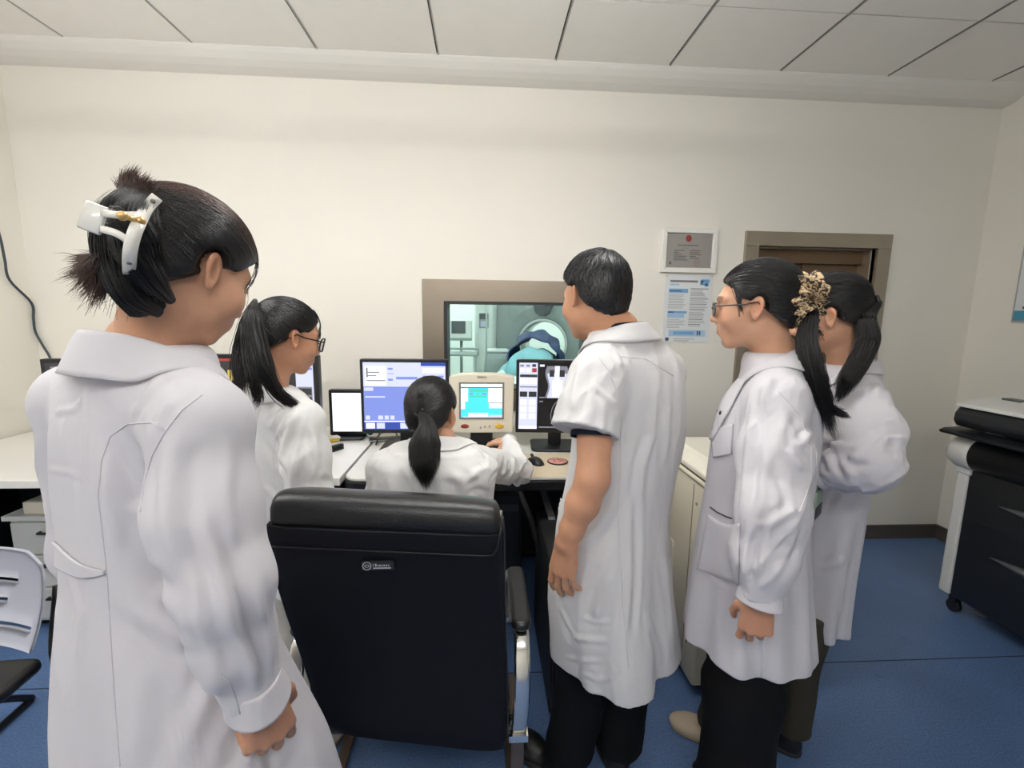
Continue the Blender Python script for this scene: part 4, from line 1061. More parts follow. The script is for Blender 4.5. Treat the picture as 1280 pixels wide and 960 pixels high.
def arm_patch(frame, curl, elbow=None, r=(.040, .026), spread=4, thumb=(20, 25), h=.0023, upper=None, tdir=None):
    """hand with (part of) the forearm as one surface"""
    w = frame.c
    def fn(P):
        L = frame.inv(P)
        d = hand_sdf(L, curl, spread, thumb, tdir)*frame.s
        if elbow is not None:
            e = np.asarray(elbow); k = w+(e-w)*.22; k2 = w+(e-w)*.62
            q = smin(sd_cone(P, w, k, r[1]*.92, r[1]*1.02), sd_cone(P, k, k2, r[1]*1.02, r[0]), .02); q = smin(q, sd_cone(P, k2, e, r[0], r[0]*.92), .02)
            if upper is not None: q = smin(q, sd_cone(P, e, upper, r[0]*.95, r[0]*1.12), .03)
            d = smin(d, q, .016)
        return d
    pts = [w, frame.to((.07, .19, 0)), frame.to((-.06, .19, 0)), frame.to((.09, .06, 0)), frame.to((0, .1, -.09)), frame.to((0, .1, .04)), frame.to((-.05, .0, 0))]
    if elbow is not None: pts += [np.asarray(elbow)+r[0]*1.3, np.asarray(elbow)-r[0]*1.3]
    if upper is not None: pts += [np.asarray(upper)+.06, np.asarray(upper)-.06]
    pts = np.array(pts); return nets(fn, pts.min(0)-.03, pts.max(0)+.03, h)

# --- hair
def cap_sdf(L, thick=0.0, nape=1.0, cut=(.88, .004), male=False):
    d = sd_ell(L, (0, -.014, .032), (.0805+thick, .1005+thick, .0885+thick))
    d = smin(d, sd_ell(L, (0, -.044, -.026*nape), (.066+thick*.6, .056+thick*.6, .062)), .03)
    y, z = L[:, 1], L[:, 2]
    line = cut[0]*y+cut[1]
    if not male: line = line - .010*np.exp(-((y-.035)/.018)**2)
    n = .004*np.sin(L[:, 0]*190)+.003*np.sin(L[:, 0]*433+1)
    hl = (line+n - z)*.75
    ear = sd_ell(np.stack([np.abs(L[:, 0]), y, z], 1), (.085, -.012, -.006), (.022, .024, .034))   # hair clears the ears
    d = smax(d, hl, .010)
    return smax(d, -ear, .006)
def on_cap(dirs, fn, c=(0, -.014, .025), r0=.03, r1=.16):
    """march outwards from c along dirs to the zero of fn"""
    c = np.asarray(c); lo = np.full(len(dirs), r0); hi = np.full(len(dirs), r1)
    for _ in range(14):
        m = (lo+hi)/2; v = fn((c+dirs*m[:, None]).astype(np.float32)); ins = v < 0
        lo = np.where(ins, m, lo); hi = np.where(ins, hi, m)
    return c+dirs*lo[:, None]
def slerp_paths(d0, d1, K, wob=0.0):
    t = np.linspace(0, 1, K)[None, :, None]
    om = np.arccos(np.clip((d0*d1).sum(1), -.999, .999))[:, None, None]
    p = (np.sin((1-t)*om)*d0[:, None]+np.sin(t*om)*d1[:, None])/np.sin(om)
    if wob: p = p+rng.normal(0, wob, (len(d0), 1, 3))*np.sin(t*PI)
    return p/np.linalg.norm(p, axis=2, keepdims=True)
def combed(fn, tie, n, K=16, seed=1, r=.0008, spread=.03, keep=None, lift=.0015):
    """strands combed over the cap towards direction TIE (head units); fn: uncut cap"""
    rs = np.random.default_rng(seed)
    d = rs.normal(size=(n*3, 3)); d /= np.linalg.norm(d, axis=1, keepdims=True)
    c = np.array([0, -.014, .025])
    P = on_cap(d, fn); ok = (keep(P) > np.minimum(0, rs.normal(0, .004, len(P)))-.002) if keep is not None else np.ones(len(P), bool)
    d = d[ok][:n]; n = len(d)
    t = nrm(np.asarray(tie)-c)[None]+rs.normal(0, spread, (n, 3)); t /= np.linalg.norm(t, axis=1, keepdims=True)
    D = slerp_paths(d, t, K, .02)
    Q = on_cap(D.reshape(-1, 3), fn).reshape(n, K, 3)
    off = rs.uniform(-.0006, lift, (n, 1))+.0010*np.sin(np.linspace(0, 6, K)[None]*rs.uniform(.5, 1.5, (n, 1))+rs.uniform(0, 6, (n, 1)))
    Q = Q+D*off[..., None]
    R = r*rs.uniform(.6, 1.3, (n, 1))*np.minimum(1, np.linspace(.35, 3, K))[None]
    return Q, R
def curve_pts(pts, n):
    """Catmull-Rom through pts, n samples"""
    P = [np.asarray(p, float) for p in pts]; P = [2*P[0]-P[1]]+P+[2*P[-1]-P[-2]]
    out = []; m = len(P)-3
    for s in np.linspace(0, m-1e-6, n):
        i = int(s); u = s-i; a0, a1, a2, a3 = P[i:i+4]
        out.append(.5*((2*a1)+(-a0+a2)*u+(2*a0-5*a1+4*a2-a3)*u*u+(-a0+3*a1-3*a2+a3)*u**3))
    return np.array(out)
def tail(pts, rad, n, K=26, seed=2, r=.0011, flat=None, ends=.25, frizz=.002, clump=0):
    """a lock of hair along the spine pts (world): strands + core. rad: radii at even steps"""
    rs = np.random.default_rng(seed)
    S = curve_pts(pts, K); Rr = np.interp(np.linspace(0, 1, K), np.linspace(0, 1, len(rad)), rad)
    T = np.gradient(S, axis=0); T /= np.linalg.norm(T, axis=1, keepdims=True)
    U = []; up = nrm(np.cross(T[0], flat if flat is not None else (1, .3, .2)))
    for i in range(K):
        up = nrm(up-T[i]*(T[i]@up)); U.append(up)
    U = np.array(U); W = np.cross(T, U)
    ph = rs.uniform(0, 2*PI, n); q = np.sqrt(rs.uniform(0, 1, n))
    if clump:
        cph = rs.uniform(0, 2*PI, clump); cq = np.sqrt(rs.uniform(.1, 1, clump)); j = rs.integers(0, clump, n)
        tt = np.linspace(0, 1, K)[None]**1.2*.75
        X = q[:, None]*np.cos(ph)[:, None]*(1-tt)+tt*(cq[j]*np.cos(cph[j]))[:, None]; Y = q[:, None]*np.sin(ph)[:, None]*(1-tt)+tt*(cq[j]*np.sin(cph[j]))[:, None]
    else:
        X = (q*np.cos(ph))[:, None]*np.ones((1, K)); Y = (q*np.sin(ph))[:, None]*np.ones((1, K))
    asp = .7 if flat is not None else 1.0
    P = S[None]+(X*Rr)[..., None]*U[None]+(Y*Rr*asp)[..., None]*W[None]
    P = P+np.cumsum(rs.normal(0, frizz/5, (n, K, 3)), axis=1)*np.linspace(0, 1, K)[None, :, None]
    L = 1-ends*(.6*q**2.5+.4*rs.uniform(0, 1, n)**1.6)
    idx = np.clip(np.linspace(0, 1, K)[None]*L[:, None]*(K-1), 0, K-1.001); i0 = idx.astype(int); fr_ = (idx-i0)[..., None]
    a = np.take_along_axis(P, i0[..., None].repeat(3, 2), 1); b = np.take_along_axis(P, (i0+1)[..., None].repeat(3, 2), 1)
    P = a*(1-fr_)+b*fr_
    R = r*rs.uniform(.6, 1.2, (n, 1))*np.clip((1-np.linspace(0, 1, K)**6), .15, 1)[None]
    V1, Q1 = strands(P, R)
    # core
    m = 14; sc = .80
    kk = int(K*.82)
    rings = np.stack([S[:kk]+sc*Rr[:kk, None]*np.clip((1-np.linspace(0, 1, kk)**3), .04, 1)[:, None]*(U[:kk]*math.cos(2*PI*k/m)+W[:kk]*asp*math.sin(2*PI*k/m)) for k in range(m)], 1).reshape(-1, 3)
    k = np.arange(m); base = (np.arange(kk-1)*m)[:, None]
    Q2 = np.stack([base+k, base+(k+1) % m, base+m+(k+1) % m, base+m+k], -1).reshape(-1, 4)
    return [(V1, Q1), (rings, Q2)]
def hair_object(parts, cols, parent):
    """parts: list of (V,Q); cols: one colour each, or a function of V"""
    Vt, Q = join(parts)
    C_ = np.concatenate([np.asarray(c(v)) if callable(c) else np.tile(np.array(c, float), (len(v), 1)) for (v, q), c in zip(parts, cols)])
    # fine per-strand variation
    return np_mesh('hair', Vt, Q, M_hair, parent, attr={'hcol': C_})

# --- coat
def pchip(x, y, xi):
    x = np.asarray(x, float); y = np.asarray(y, float); h = np.diff(x); dl = np.diff(y)/h
    m = np.zeros(len(x)); m[0] = dl[0]; m[-1] = dl[-1]
    for i in range(1, len(x)-1):
        m[i] = 0 if dl[i-1]*dl[i] <= 0 else (h[i-1]+h[i])*3/((2*h[i]+h[i-1])/dl[i-1]+(h[i]+2*h[i-1])/dl[i])
    xi = np.clip(xi, x[0], x[-1]); i = np.clip(np.searchsorted(x, xi)-1, 0, len(x)-2); t = (xi-x[i])/h[i]
    return (2*t**3-3*t**2+1)*y[i]+(t**3-2*t**2+t)*h[i]*m[i]+(-2*t**3+3*t**2)*y[i+1]+(t**3-t**2)*h[i]*m[i+1]
def sl(py, pl, pr, Y, rho, yaw):
    """a torso slice from its two outline pixels on row py at depth Y: (z, cx, cy, a, b)"""
    p = at((pl+pr)/2, py, Y); L_ = ray(pl, py); R_ = ray(pr, py)
    dxy = nrm((p-CAM)[:2]); perp = np.array([dxy[1], -dxy[0]])
    D = np.linalg.norm((p-CAM)[:2])
    tl = math.atan2(L_[0], L_[1]); tr = math.atan2(R_[0], R_[1])
    half = D*math.sin((tr-tl)/2); mid = (tl+tr)/2
    c = np.array([math.sin(mid), math.cos(mid)])*D
    dl = math.radians(yaw)-mid
    a = half/math.sqrt(math.cos(dl)**2+(rho*math.sin(dl))**2)
    return (p[2], c[0], c[1], a, a*rho)
class Torso:
    def __init__(s, slices, yaw, hem, top, folds, e=2.3, wr=.004, seed=0, hemfn=None, hollow=True, foldtop=None):
        S = sorted(slices); z = [q[0] for q in S]
        s.z0, s.z1 = min(z[0], hem-.02), z[-1]
        s.T = np.linspace(s.z0, s.z1, 256)
        s.tab = [pchip(z, [q[k] for q in S], s.T) for k in range(1, 5)]
        # flare continues below the lowest slice
        s.yaw = math.radians(yaw); s.hem = hem; s.top = top; s.folds = folds; s.e = e; s.wr = wr; s.off = np.array([seed*3.1, seed*1.7, seed*.9], np.float32); s.hollow = hollow
        s.ft = foldtop if foldtop is not None else hem+.55
    def __call__(s, P):
        z = P[:, 2]; cx, cy, a, b = [np.interp(z, s.T, t).astype(np.float32) for t in s.tab]
        dx, dy = P[:, 0]-cx, P[:, 1]-cy
        u = dx*math.cos(s.yaw)-dy*math.sin(s.yaw); v = dx*math.sin(s.yaw)+dy*math.cos(s.yaw)
        q = (np.abs(u/a)**s.e+np.abs(v/b)**s.e)**(1/s.e)
        d = (q-1)*np.minimum(a, b)
        th = np.arctan2(u/a, v/b); w = np.clip((s.ft-z)/(s.ft-s.hem), 0, 1.15)**1.3
        for A, n, ph, sw in s.folds: d = d-A*w*np.cos(n*th+ph+sw*z)
        if s.wr:
            M = P*np.array([11, 11, 3.6], np.float32)+s.off; M[:, 2] += P[:, 0]*4+P[:, 1]*3
            near = np.abs(d) < .05
            if near.any():
                r = np.zeros(len(P), np.float32); Mn = M[near]; msk = np.clip(.4+1.0*vnoise(Mn*.4+7), 0, 1); r[near] = (1-np.abs(vnoise(Mn)))**3*(.2+msk)+.5*(1-np.abs(vnoise(Mn*2.0+4)))**4*msk
                d = d-s.wr*(r-.5)
        hem = s.hem
        out = smax(d, hem-z, .006)
        out = smax(out, z-s.top, .02)
        if s.hollow:
            inn = np.maximum(d+.012, z-(hem+.16)); out = smax(out, -inn, .004)
        return out
def sleeve_sdf(P, pts, rad, wr=.005, seed=0, cut=None):
    """pts/rad polyline of the sleeve; last point is the open end"""
    d = None; best = None
    for i in range(len(pts)-1):
        c = sd_cone(P, pts[i], pts[i+1], rad[i], rad[i+1]); d = c if d is None else smin(d, c, .03)
    a = nrm(np.asarray(pts[-1])-np.asarray(pts[0])).astype(np.float32)
    near = np.abs(d) < .05
    if wr and near.any():
        Pn = P[near]; ax = Pn@a; pr = Pn-ax[:, None]*a
        M = pr*19+a*(ax[:, None]*5)+seed*2.3; M[:, 0] += ax*8; M[:, 1] -= ax*5
        r = np.zeros(len(P), np.float32); msk = np.clip(.55+.9*vnoise(M*.45+9), 0, 1); r[near] = (1-np.abs(vnoise(M)))**3*(.3+msk)+.45*(1-np.abs(vnoise(M*2.1+3)))**4*msk
        d = d-wr*(r-.5)
    if cut is not None:
        n = nrm(np.asarray(pts[-1])-np.asarray(pts[-2])).astype(np.float32); end = np.asarray(pts[-1], np.float32)
        ax = (P-end)@n
        far = np.linalg.norm(P-end, axis=1) < .16
        e = np.where(far, ax, -1)
        d = smax(d, e, .004)
        if cut == 'open':
            inner = np.maximum(d+.010, -ax-.06); inner = np.where(far, inner, 1)
            d = np.maximum(d, -inner)
    return d
def creases(Vt, Q, lines):
    """fold the cloth along lines running over its surface: (height in mm, half width in px at the photo's scale, points)"""
    fn_ = np.cross(Vt[Q[:, 2]]-Vt[Q[:, 0]], Vt[Q[:, 3]]-Vt[Q[:, 1]]); N = np.zeros_like(Vt)
    for k in range(4): np.add.at(N, Q[:, k], fn_)
    N /= np.linalg.norm(N, axis=1, keepdims=True)+1e-12
    bv = bvh_of(Vt, Q); D = np.zeros(len(Vt)); out = Vt.copy()
    for amp, wpx, pl in lines:
        pts = []
        for (x0, y0), (x1, y1) in zip(pl[:-1], pl[1:]):
            n = max(2, int(math.hypot(x1-x0, y1-y0)/3)); pts += [(x0+(x1-x0)*k/n, y0+(y1-y0)*k/n) for k in range(n)]
        pts.append(pl[-1]); hits = []; runs = []
        for p in pts:
            h = hit_px(bv, *p)
            if h[0] is not None: hits.append(np.array(h[0]))
        if len(hits) < 4: continue
        H = np.array(hits); sc = np.linalg.norm(H.mean(0)-CAM)/F; w = wpx*sc*.85
        L = np.r_[0, np.cumsum(np.linalg.norm(np.diff(H, axis=0), axis=1))]; T_ = L[-1]+1e-9
        lo, hi = H.min(0)-3.2*w, H.max(0)+3.2*w
        c = np.where(((Vt > lo) & (Vt < hi)).all(1))[0]
        best = np.full(len(c), 9.0); tb = np.zeros(len(c)); nb_ = np.zeros((len(c), 3))
        for i in range(len(H)):
            d = np.linalg.norm(Vt[c]-H[i], axis=1); m = d < best; best[m] = d[m]; tb[m] = L[i]/T_
        end = np.clip(np.minimum(tb, 1-tb)*5, 0, 1)**.7
        end = np.maximum(end, .12)
        g = np.exp(-(best/w)**2)-.38*np.exp(-((best-2.0*w)/(.9*w))**2)
        D[c] += amp*.00135*g*end
    return Vt+N*np.clip(D, -.011, .011)[:, None]
def bvh_of(Vt, Q): return BVHTree.FromPolygons([tuple(v) for v in Vt], [tuple(q) for q in Q])
def hit_px(bvh, px, py):
    d = Vector(ray(px, py)).normalized(); h = bvh.ray_cast(Vector(CAM), d)
    return h
def seam(bvh, pl, r=.0012, step=5):
    """a stitched seam lying on the cloth along a line"""
    pts = []
    for i in range(len(pl)-1):
        L_ = math.hypot(pl[i+1][0]-pl[i][0], pl[i+1][1]-pl[i][1]); n = max(1, int(L_/step))
        for k in range(n+(i == len(pl)-2)):
            pts.append((pl[i][0]+(pl[i+1][0]-pl[i][0])*k/n, pl[i][1]+(pl[i+1][1]-pl[i][1])*k/n))
    out = []; seg = []
    for p in pts:
        h = hit_px(bvh, *p)
        if h[0] is None or (seg and (h[0]-seg[-1]).length > .06):
            if len(seg) > 2: out.append(seg)
            seg = []
        if h[0] is not None: seg.append(h[0]+h[1]*r*.25)
    if len(seg) > 2: out.append(seg)
    b = MB(); b.smooth = True
    for s_ in out: b.tube([tuple(p) for p in s_], r, 6)
    return b
def cloth_patch(name, bvh, q4, m, parent, off=.004, th=.003, n=14, curve=None):
    """a sewn-on piece of cloth between four corner pixels, wrapped on the coat"""
    q = np.array(q4, float); vs = []; ok = []
    for j in range(n+1):
        for i in range(n+1):
            u, v = i/n, j/n
            p = (1-u)*(1-v)*q[0]+u*(1-v)*q[1]+u*v*q[2]+(1-u)*v*q[3]
            if curve is not None: p = p+curve(u, v)
            h = hit_px(bvh, *p); ok.append(h[0] is not None); vs.append(tuple(h[0]+h[1]*off) if h[0] is not None else (0, 0, 0))
    fs = [(j*(n+1)+i, j*(n+1)+i+1, (j+1)*(n+1)+i+1, (j+1)*(n+1)+i) for j in range(n) for i in range(n) if all(ok[k] for k in (j*(n+1)+i, j*(n+1)+i+1, (j+1)*(n+1)+i+1, (j+1)*(n+1)+i))]
    used = sorted({k for f in fs for k in f}); mp = {k: i for i, k in enumerate(used)}
    b = MB(); b.add([vs[k] for k in used], [tuple(mp[k] for k in f) for f in fs], True)
    o = b.build(name, m, parent); s_ = o.modifiers.new('thick', 'SOLIDIFY'); s_.thickness = th; s_.offset = 0
    return o
def collar(bvh, nb, yaw, rx, ry, m, parent, back_h=.036, front_drop=.07, leaf=.052, open_=28, tilt=0, tip=.02, lift=.004, name='collar'):
    """turned-down shirt collar round the neck base point nb"""
    y = math.radians(yaw); f = np.array([math.sin(y), math.cos(y), 0]); r_ = np.array([math.cos(y), -math.sin(y), 0])
    N = 56; rows = []
    for i in range(N+1):
        ph = math.radians(-180+open_+(360-2*open_)*i/N)     # 0 = back
        fr_ = (1-math.cos(ph))/2                             # 0 at the back, 1 at the front
        dirv = -f*math.cos(ph)+r_*math.sin(ph)
        rad = 1/math.sqrt((math.sin(ph)/rx)**2+(math.cos(ph)/ry)**2)
        base = nb+dirv*rad+np.array([0, 0, -front_drop*fr_**1.6+tilt*(-math.cos(ph))])
        h = back_h*(1-.35*fr_)
        lf = leaf*(1+.25*fr_)+tip*max(0, (fr_-.8)/.2)
        prof = []
        prof.append(base+np.array([0, 0, -.01]))
        prof.append(base+dirv*-.001+np.array([0, 0, h*.55]))
        prof.append(base+dirv*.002+np.array([0, 0, h*.95]))
        prof.append(base+dirv*.008+np.array([0, 0, h*1.03]))
        for t in (.25, .5, .75, 1.0):
            p = base+dirv*(.010+lf*.42*t)+np.array([0, 0, h-(h*.55+lf*.62)*t])
            for _ in range(2):
                hh = bvh.find_nearest(Vector(p))
                if hh[0] is not None:
                    sd = (p-np.array(hh[0]))@np.array(hh[1])
                    if sd < lift+.002: p = np.array(hh[0])+np.array(hh[1])*(lift+.002)
            prof.append(p)
        rows.append(prof)
    A = np.array(rows)
    for _ in range(2):     # even out the fall of the leaf
        A[1:-1, 4:] = (A[:-2, 4:]+2*A[1:-1, 4:]+A[2:, 4:])/4
    n = A.shape[1]; b = MB()
    b.add(A.reshape(-1, 3), [(i*n+j, i*n+j+1, (i+1)*n+j+1, (i+1)*n+j) for i in range(N) for j in range(n-1)], True)
    o = b.build(name, m, parent); s_ = o.modifiers.new('sub', 'SUBSURF'); s_.levels = 1; s_.render_levels = 1
    s2 = o.modifiers.new('thick', 'SOLIDIFY'); s2.thickness = .003; s2.offset = 0
    return o
def cuff(end, back, r0, r1, length, m, parent, name='cuff'):
    """short band round the open end of a sleeve"""
    a = np.asarray(end, float); n = nrm(a-np.asarray(back, float)); u = nrm(np.cross(n, (0.3, .2, 1))); w = np.cross(n, u)
    rr = np.random.default_rng(4); rings = []
    for r, t in ((r0*.93, .004-length), (r0, -length), (r0*1.04, -length*.9), (r0*1.03, -length*.6), (r1*1.02, -.004), (r1*1.03, 0), (r1*.97, .001), (r1*.93, -.003), (r0*.90, -length*.7)):
        rings.append([a+n*t+(u*math.cos(2*PI*k/36)+w*.88*math.sin(2*PI*k/36))*r*(1+.03*math.sin(3*2*PI*k/36+1)) for k in range(36)])
    b = MB(); b.loft(rings, caps=False); return b.build(name, m, parent)

def leg_sdf(P, hip, knee, ank, r, wr=.005, seed=0):
    d = smin(sd_cone(P, hip, knee, r[0], r[1]), sd_cone(P, knee, ank, r[1], r[2]), .05)
    near = np.abs(d) < .05
    if near.any():
        M = P[near]*np.array([11, 11, 7], np.float32)+seed; M[:, 2] += P[near][:, 0]*6
        q = np.zeros(len(P), np.float32); q[near] = (1-np.abs(vnoise(M)))**3; d = d-wr*(q-.4)
    return d
def trousers(m, parent, legs, r, top, seed=0, h=.007):
    """legs: [(hip,knee,ankle)...]; one mesh"""
    def fn(P):
        d = None
        for i, L_ in enumerate(legs):
            c = leg_sdf(P, *L_, r, .006, seed+i*5); c = smax(c, float(L_[2][2])-.015-P[:, 2], .006)
            d = c if d is None else smin(d, c, .02)
        return smax(d, P[:, 2]-top, .004)
    A = np.array([p for L_ in legs for p in L_]); lo = A.min(0)-max(r)-.03; hi = A.max(0)+max(r)+.03
    lo[2] = max(lo[2], 0.0)-.02
    return np_mesh('trousers', *nets(fn, lo, hi, h), m, parent)
def shoe(m, sole_m, parent, heel, yaw, L=.25, W=.092, high=.075, name='shoe'):
    fr_ = Frame((heel[0], heel[1], 0), yaw)
    def fn(P):
        A = fr_.inv(P); 
        d = sd_ell(A, (0, .05, .035), (W*.42, .058, high*.75))
        d = smin(d, sd_ell(A, (0, L-.085, .022), (W*.52, .085, .036)), .035)
        d = smin(d, sd_cone(A, (0, .045, .05), (0, .04, high), W*.34, W*.33), .02)
        d = smax(d, .014-A[:, 2], .004)
        return smax(d, -sd_cone(A, (0, .045, high-.01), (0, .04, high+.05), W*.30, W*.31), .004)
    c = fr_.to((0, L/2, .05)); o = np_mesh(name, *nets(fn, c-.19, c+.19, .005), m, parent)
    b = MB(); N = 40; ol = []
    for k in range(N):
        t = 2*PI*k/N; yy = L/2-.008+(L/2)*math.sin(t); ww = W/2*(1.0+.10*math.sin(t))*abs(math.cos(t))**.75*(1 if math.cos(t) >= 0 else -1)
        ol.append((ww, yy))
    b.loft([[tuple(fr_.to((x*s_, L/2+(y-L/2)*s_, z))) for x, y in ol] for s_, z in ((.97, .001), (1.0, .006), (1.0, .018), (.93, .022))]); b.build('sole', sole_m, o)
    return o
def person(label, base): return thing('person', label, 'person', tuple(base))
def finish_body(parent, patches, mt, tints=None):
    """one skin mesh from the surface patches, drawn in world coordinates"""
    Vt, Q = join(patches)
    t = np.ones((len(Vt), 3)); n = 0
    for (v, q), tf in zip(patches, tints):
        if tf is not None: t[n:n+len(v)] = tf(v)
        n += len(v)
    o = np_mesh('body', Vt, Q, mt, parent, attr={'tint': t}); return o
def settle(root):
    """children were drawn in world coordinates: shift them under the root"""
    for c in root.children: c.matrix_parent_inverse = Matrix.Translation(-root.location)
def head_patch(fr_, nb, male=False, h=.0026, neck=(.045, .052), back=(-.026, -.05)):
    nb = np.asarray(nb)
    n0 = fr_.to((0, back[0], back[1]))
    def fn(P):
        L = fr_.inv(P); d = head_sdf(L, male)*fr_.s
        return smin(d, sd_cone(P, n0, nb, neck[0], neck[1]), .022)
    pts = np.array([fr_.c-.15*fr_.s, fr_.c+.15*fr_.s, nb-.06, nb+.06])
    return nets(fn, pts.min(0), pts.max(0), h)
def trunk_patch(nb, shL, shR, hips, arms=(), h=.012):
    """the (hidden) trunk and upper arms that join neck and arms"""
    nb, shL, shR, hips = [np.asarray(p, float) for p in (nb, shL, shR, hips)]
    def fn(P):
        d = sd_cone(P, nb, nb+np.array([0, 0, -.10]), .056, .06)
        for s_ in (shL, shR): d = smin(d, sd_cone(P, nb+np.array([0, 0, -.06]), s_+np.array([0, 0, -.012]), .045, .030), .02)
        for a_, b_ in arms: d = smin(d, sd_cone(P, a_, b_, .032, .030), .02)
        c = nb*.72+hips*.28; c[2] -= .02
        d = smin(d, sd_cone(P, c+np.array([0, 0, .03]), hips, .075, .075), .06)
        return d
    A = np.array([nb, shL, shR, hips]+[q for ab in arms for q in ab]); return nets(fn, A.min(0)-.13, A.max(0)+.1, h)
def glasses(fr_, parent, m, w=.0235, hgt=.0185, half=.033, y=.105, z=-.001, t_=.0021):
    """full-rim spectacles in head units"""
    t = np_g = None
    b = MB(); b.smooth = True
    for sx in (-1, 1):
        ring_ = []
        for k in range(33):
            a = 2*PI*k/32; ring_.append(tuple(fr_.to((sx*(half+w*abs(math.cos(a))**.7*(1 if math.cos(a) > 0 else -1)), y-.012*((half+w*math.cos(a))/.06)**2, z+hgt*abs(math.sin(a))**.8*(1 if math.sin(a) > 0 else -1)))))
        b.tube(ring_, t_*fr_.s, 8, caps=False)
        b.tube([tuple(fr_.to(p)) for p in ((sx*(half+w), y-.011, z+.008), (sx*.066, y-.018, z+.008), (sx*.0785, .02, z+.006), (sx*.080, -.008, z+.010), (sx*.079, -.025, z-.008))], t_*.9*fr_.s, 8)
    b.tube([tuple(fr_.to(p)) for p in ((-(half-w), y, z+.003), (0, y+.004, z+.006), (half-w, y, z+.003))], t_*.9*fr_.s, 8)
    o = b.build('glasses', m, parent)
    for sx in (-1, 1):
        b = MB(); lens = [tuple(fr_.to((sx*(half+.95*w*abs(math.cos(a))**.7*(1 if math.cos(a) > 0 else -1)), y-.012*((half+w*math.cos(a))/.06)**2, z+.95*hgt*abs(math.sin(a))**.8*(1 if math.sin(a) > 0 else -1)))) for a in [2*PI*k/32 for k in range(32)]]
        b.add(lens, [tuple(range(32))]); q = b.build('lens', gm, o)
    return o
def eyes(fr_, parent):
    m = mat('eye_white', (.75, .73, .70), .2); mi = mat('eye_iris', (.02, .012, .008), .15)
    for sx in (-1, 1):
        b = MB(); b.mat(m); M = fr_.mat(); b.sphere((sx*.031, .0735, .003), .0118, 10, M=M)
        b.mat(mi); b.sphere((sx*.031, .0800, .002), .0062, 8, M=M); b.build('eye', None, parent)
def wisps(fr_, fn, ctrl, r, K=14, lift=.0015, c=(0, -.014, .025)):
    """loose strands laid on the surface fn (head units)"""
    W = np.array([curve_pts(q, K) for q in ctrl]); c = np.asarray(c)
    d = (W-c).reshape(-1, 3); n = np.linalg.norm(d, axis=1); u = d/n[:, None]
    S = on_cap(u, fn); rs_ = np.linalg.norm(S-c, axis=1)+lift
    return c+u*np.maximum(n*0+rs_, np.minimum(n, rs_+.004))[:, None]
BLK = (.011, .010, .010)
def hair_noise(base, amp=.5, tip=None, hfun=None):
    def f(v):
        r = np.random.default_rng(len(v)); k = np.repeat(r.uniform(1-amp, 1+amp, len(v)//12+1), 12)[:len(v)]
        return np.array(base)[None]*k[:, None]
    return f
# ================================================================== the six people
ONLY = os.environ.get('ONLY', '')
def want(k): return not ONLY or k in ONLY.split(',')
M_soleb = mat('sole_beige', hexc(190, 168, 134), .6); M_shoew = mat('shoe_white', hexc(216, 212, 204), .5); M_shoeb = mat('shoe_black', hexc(22, 22, 24), .4); M_shoet = mat('shoe_beige', hexc(206, 188, 164), .5); M_soled = mat('sole_dark', hexc(40, 38, 36), .6)
M_button = mat('button_white', hexc(222, 220, 216), .3)
A3 = lambda *p: np.array(p, float)
def strand_part(fr_, Q, R): return strands(fr_.to(Q), R*fr_.s)

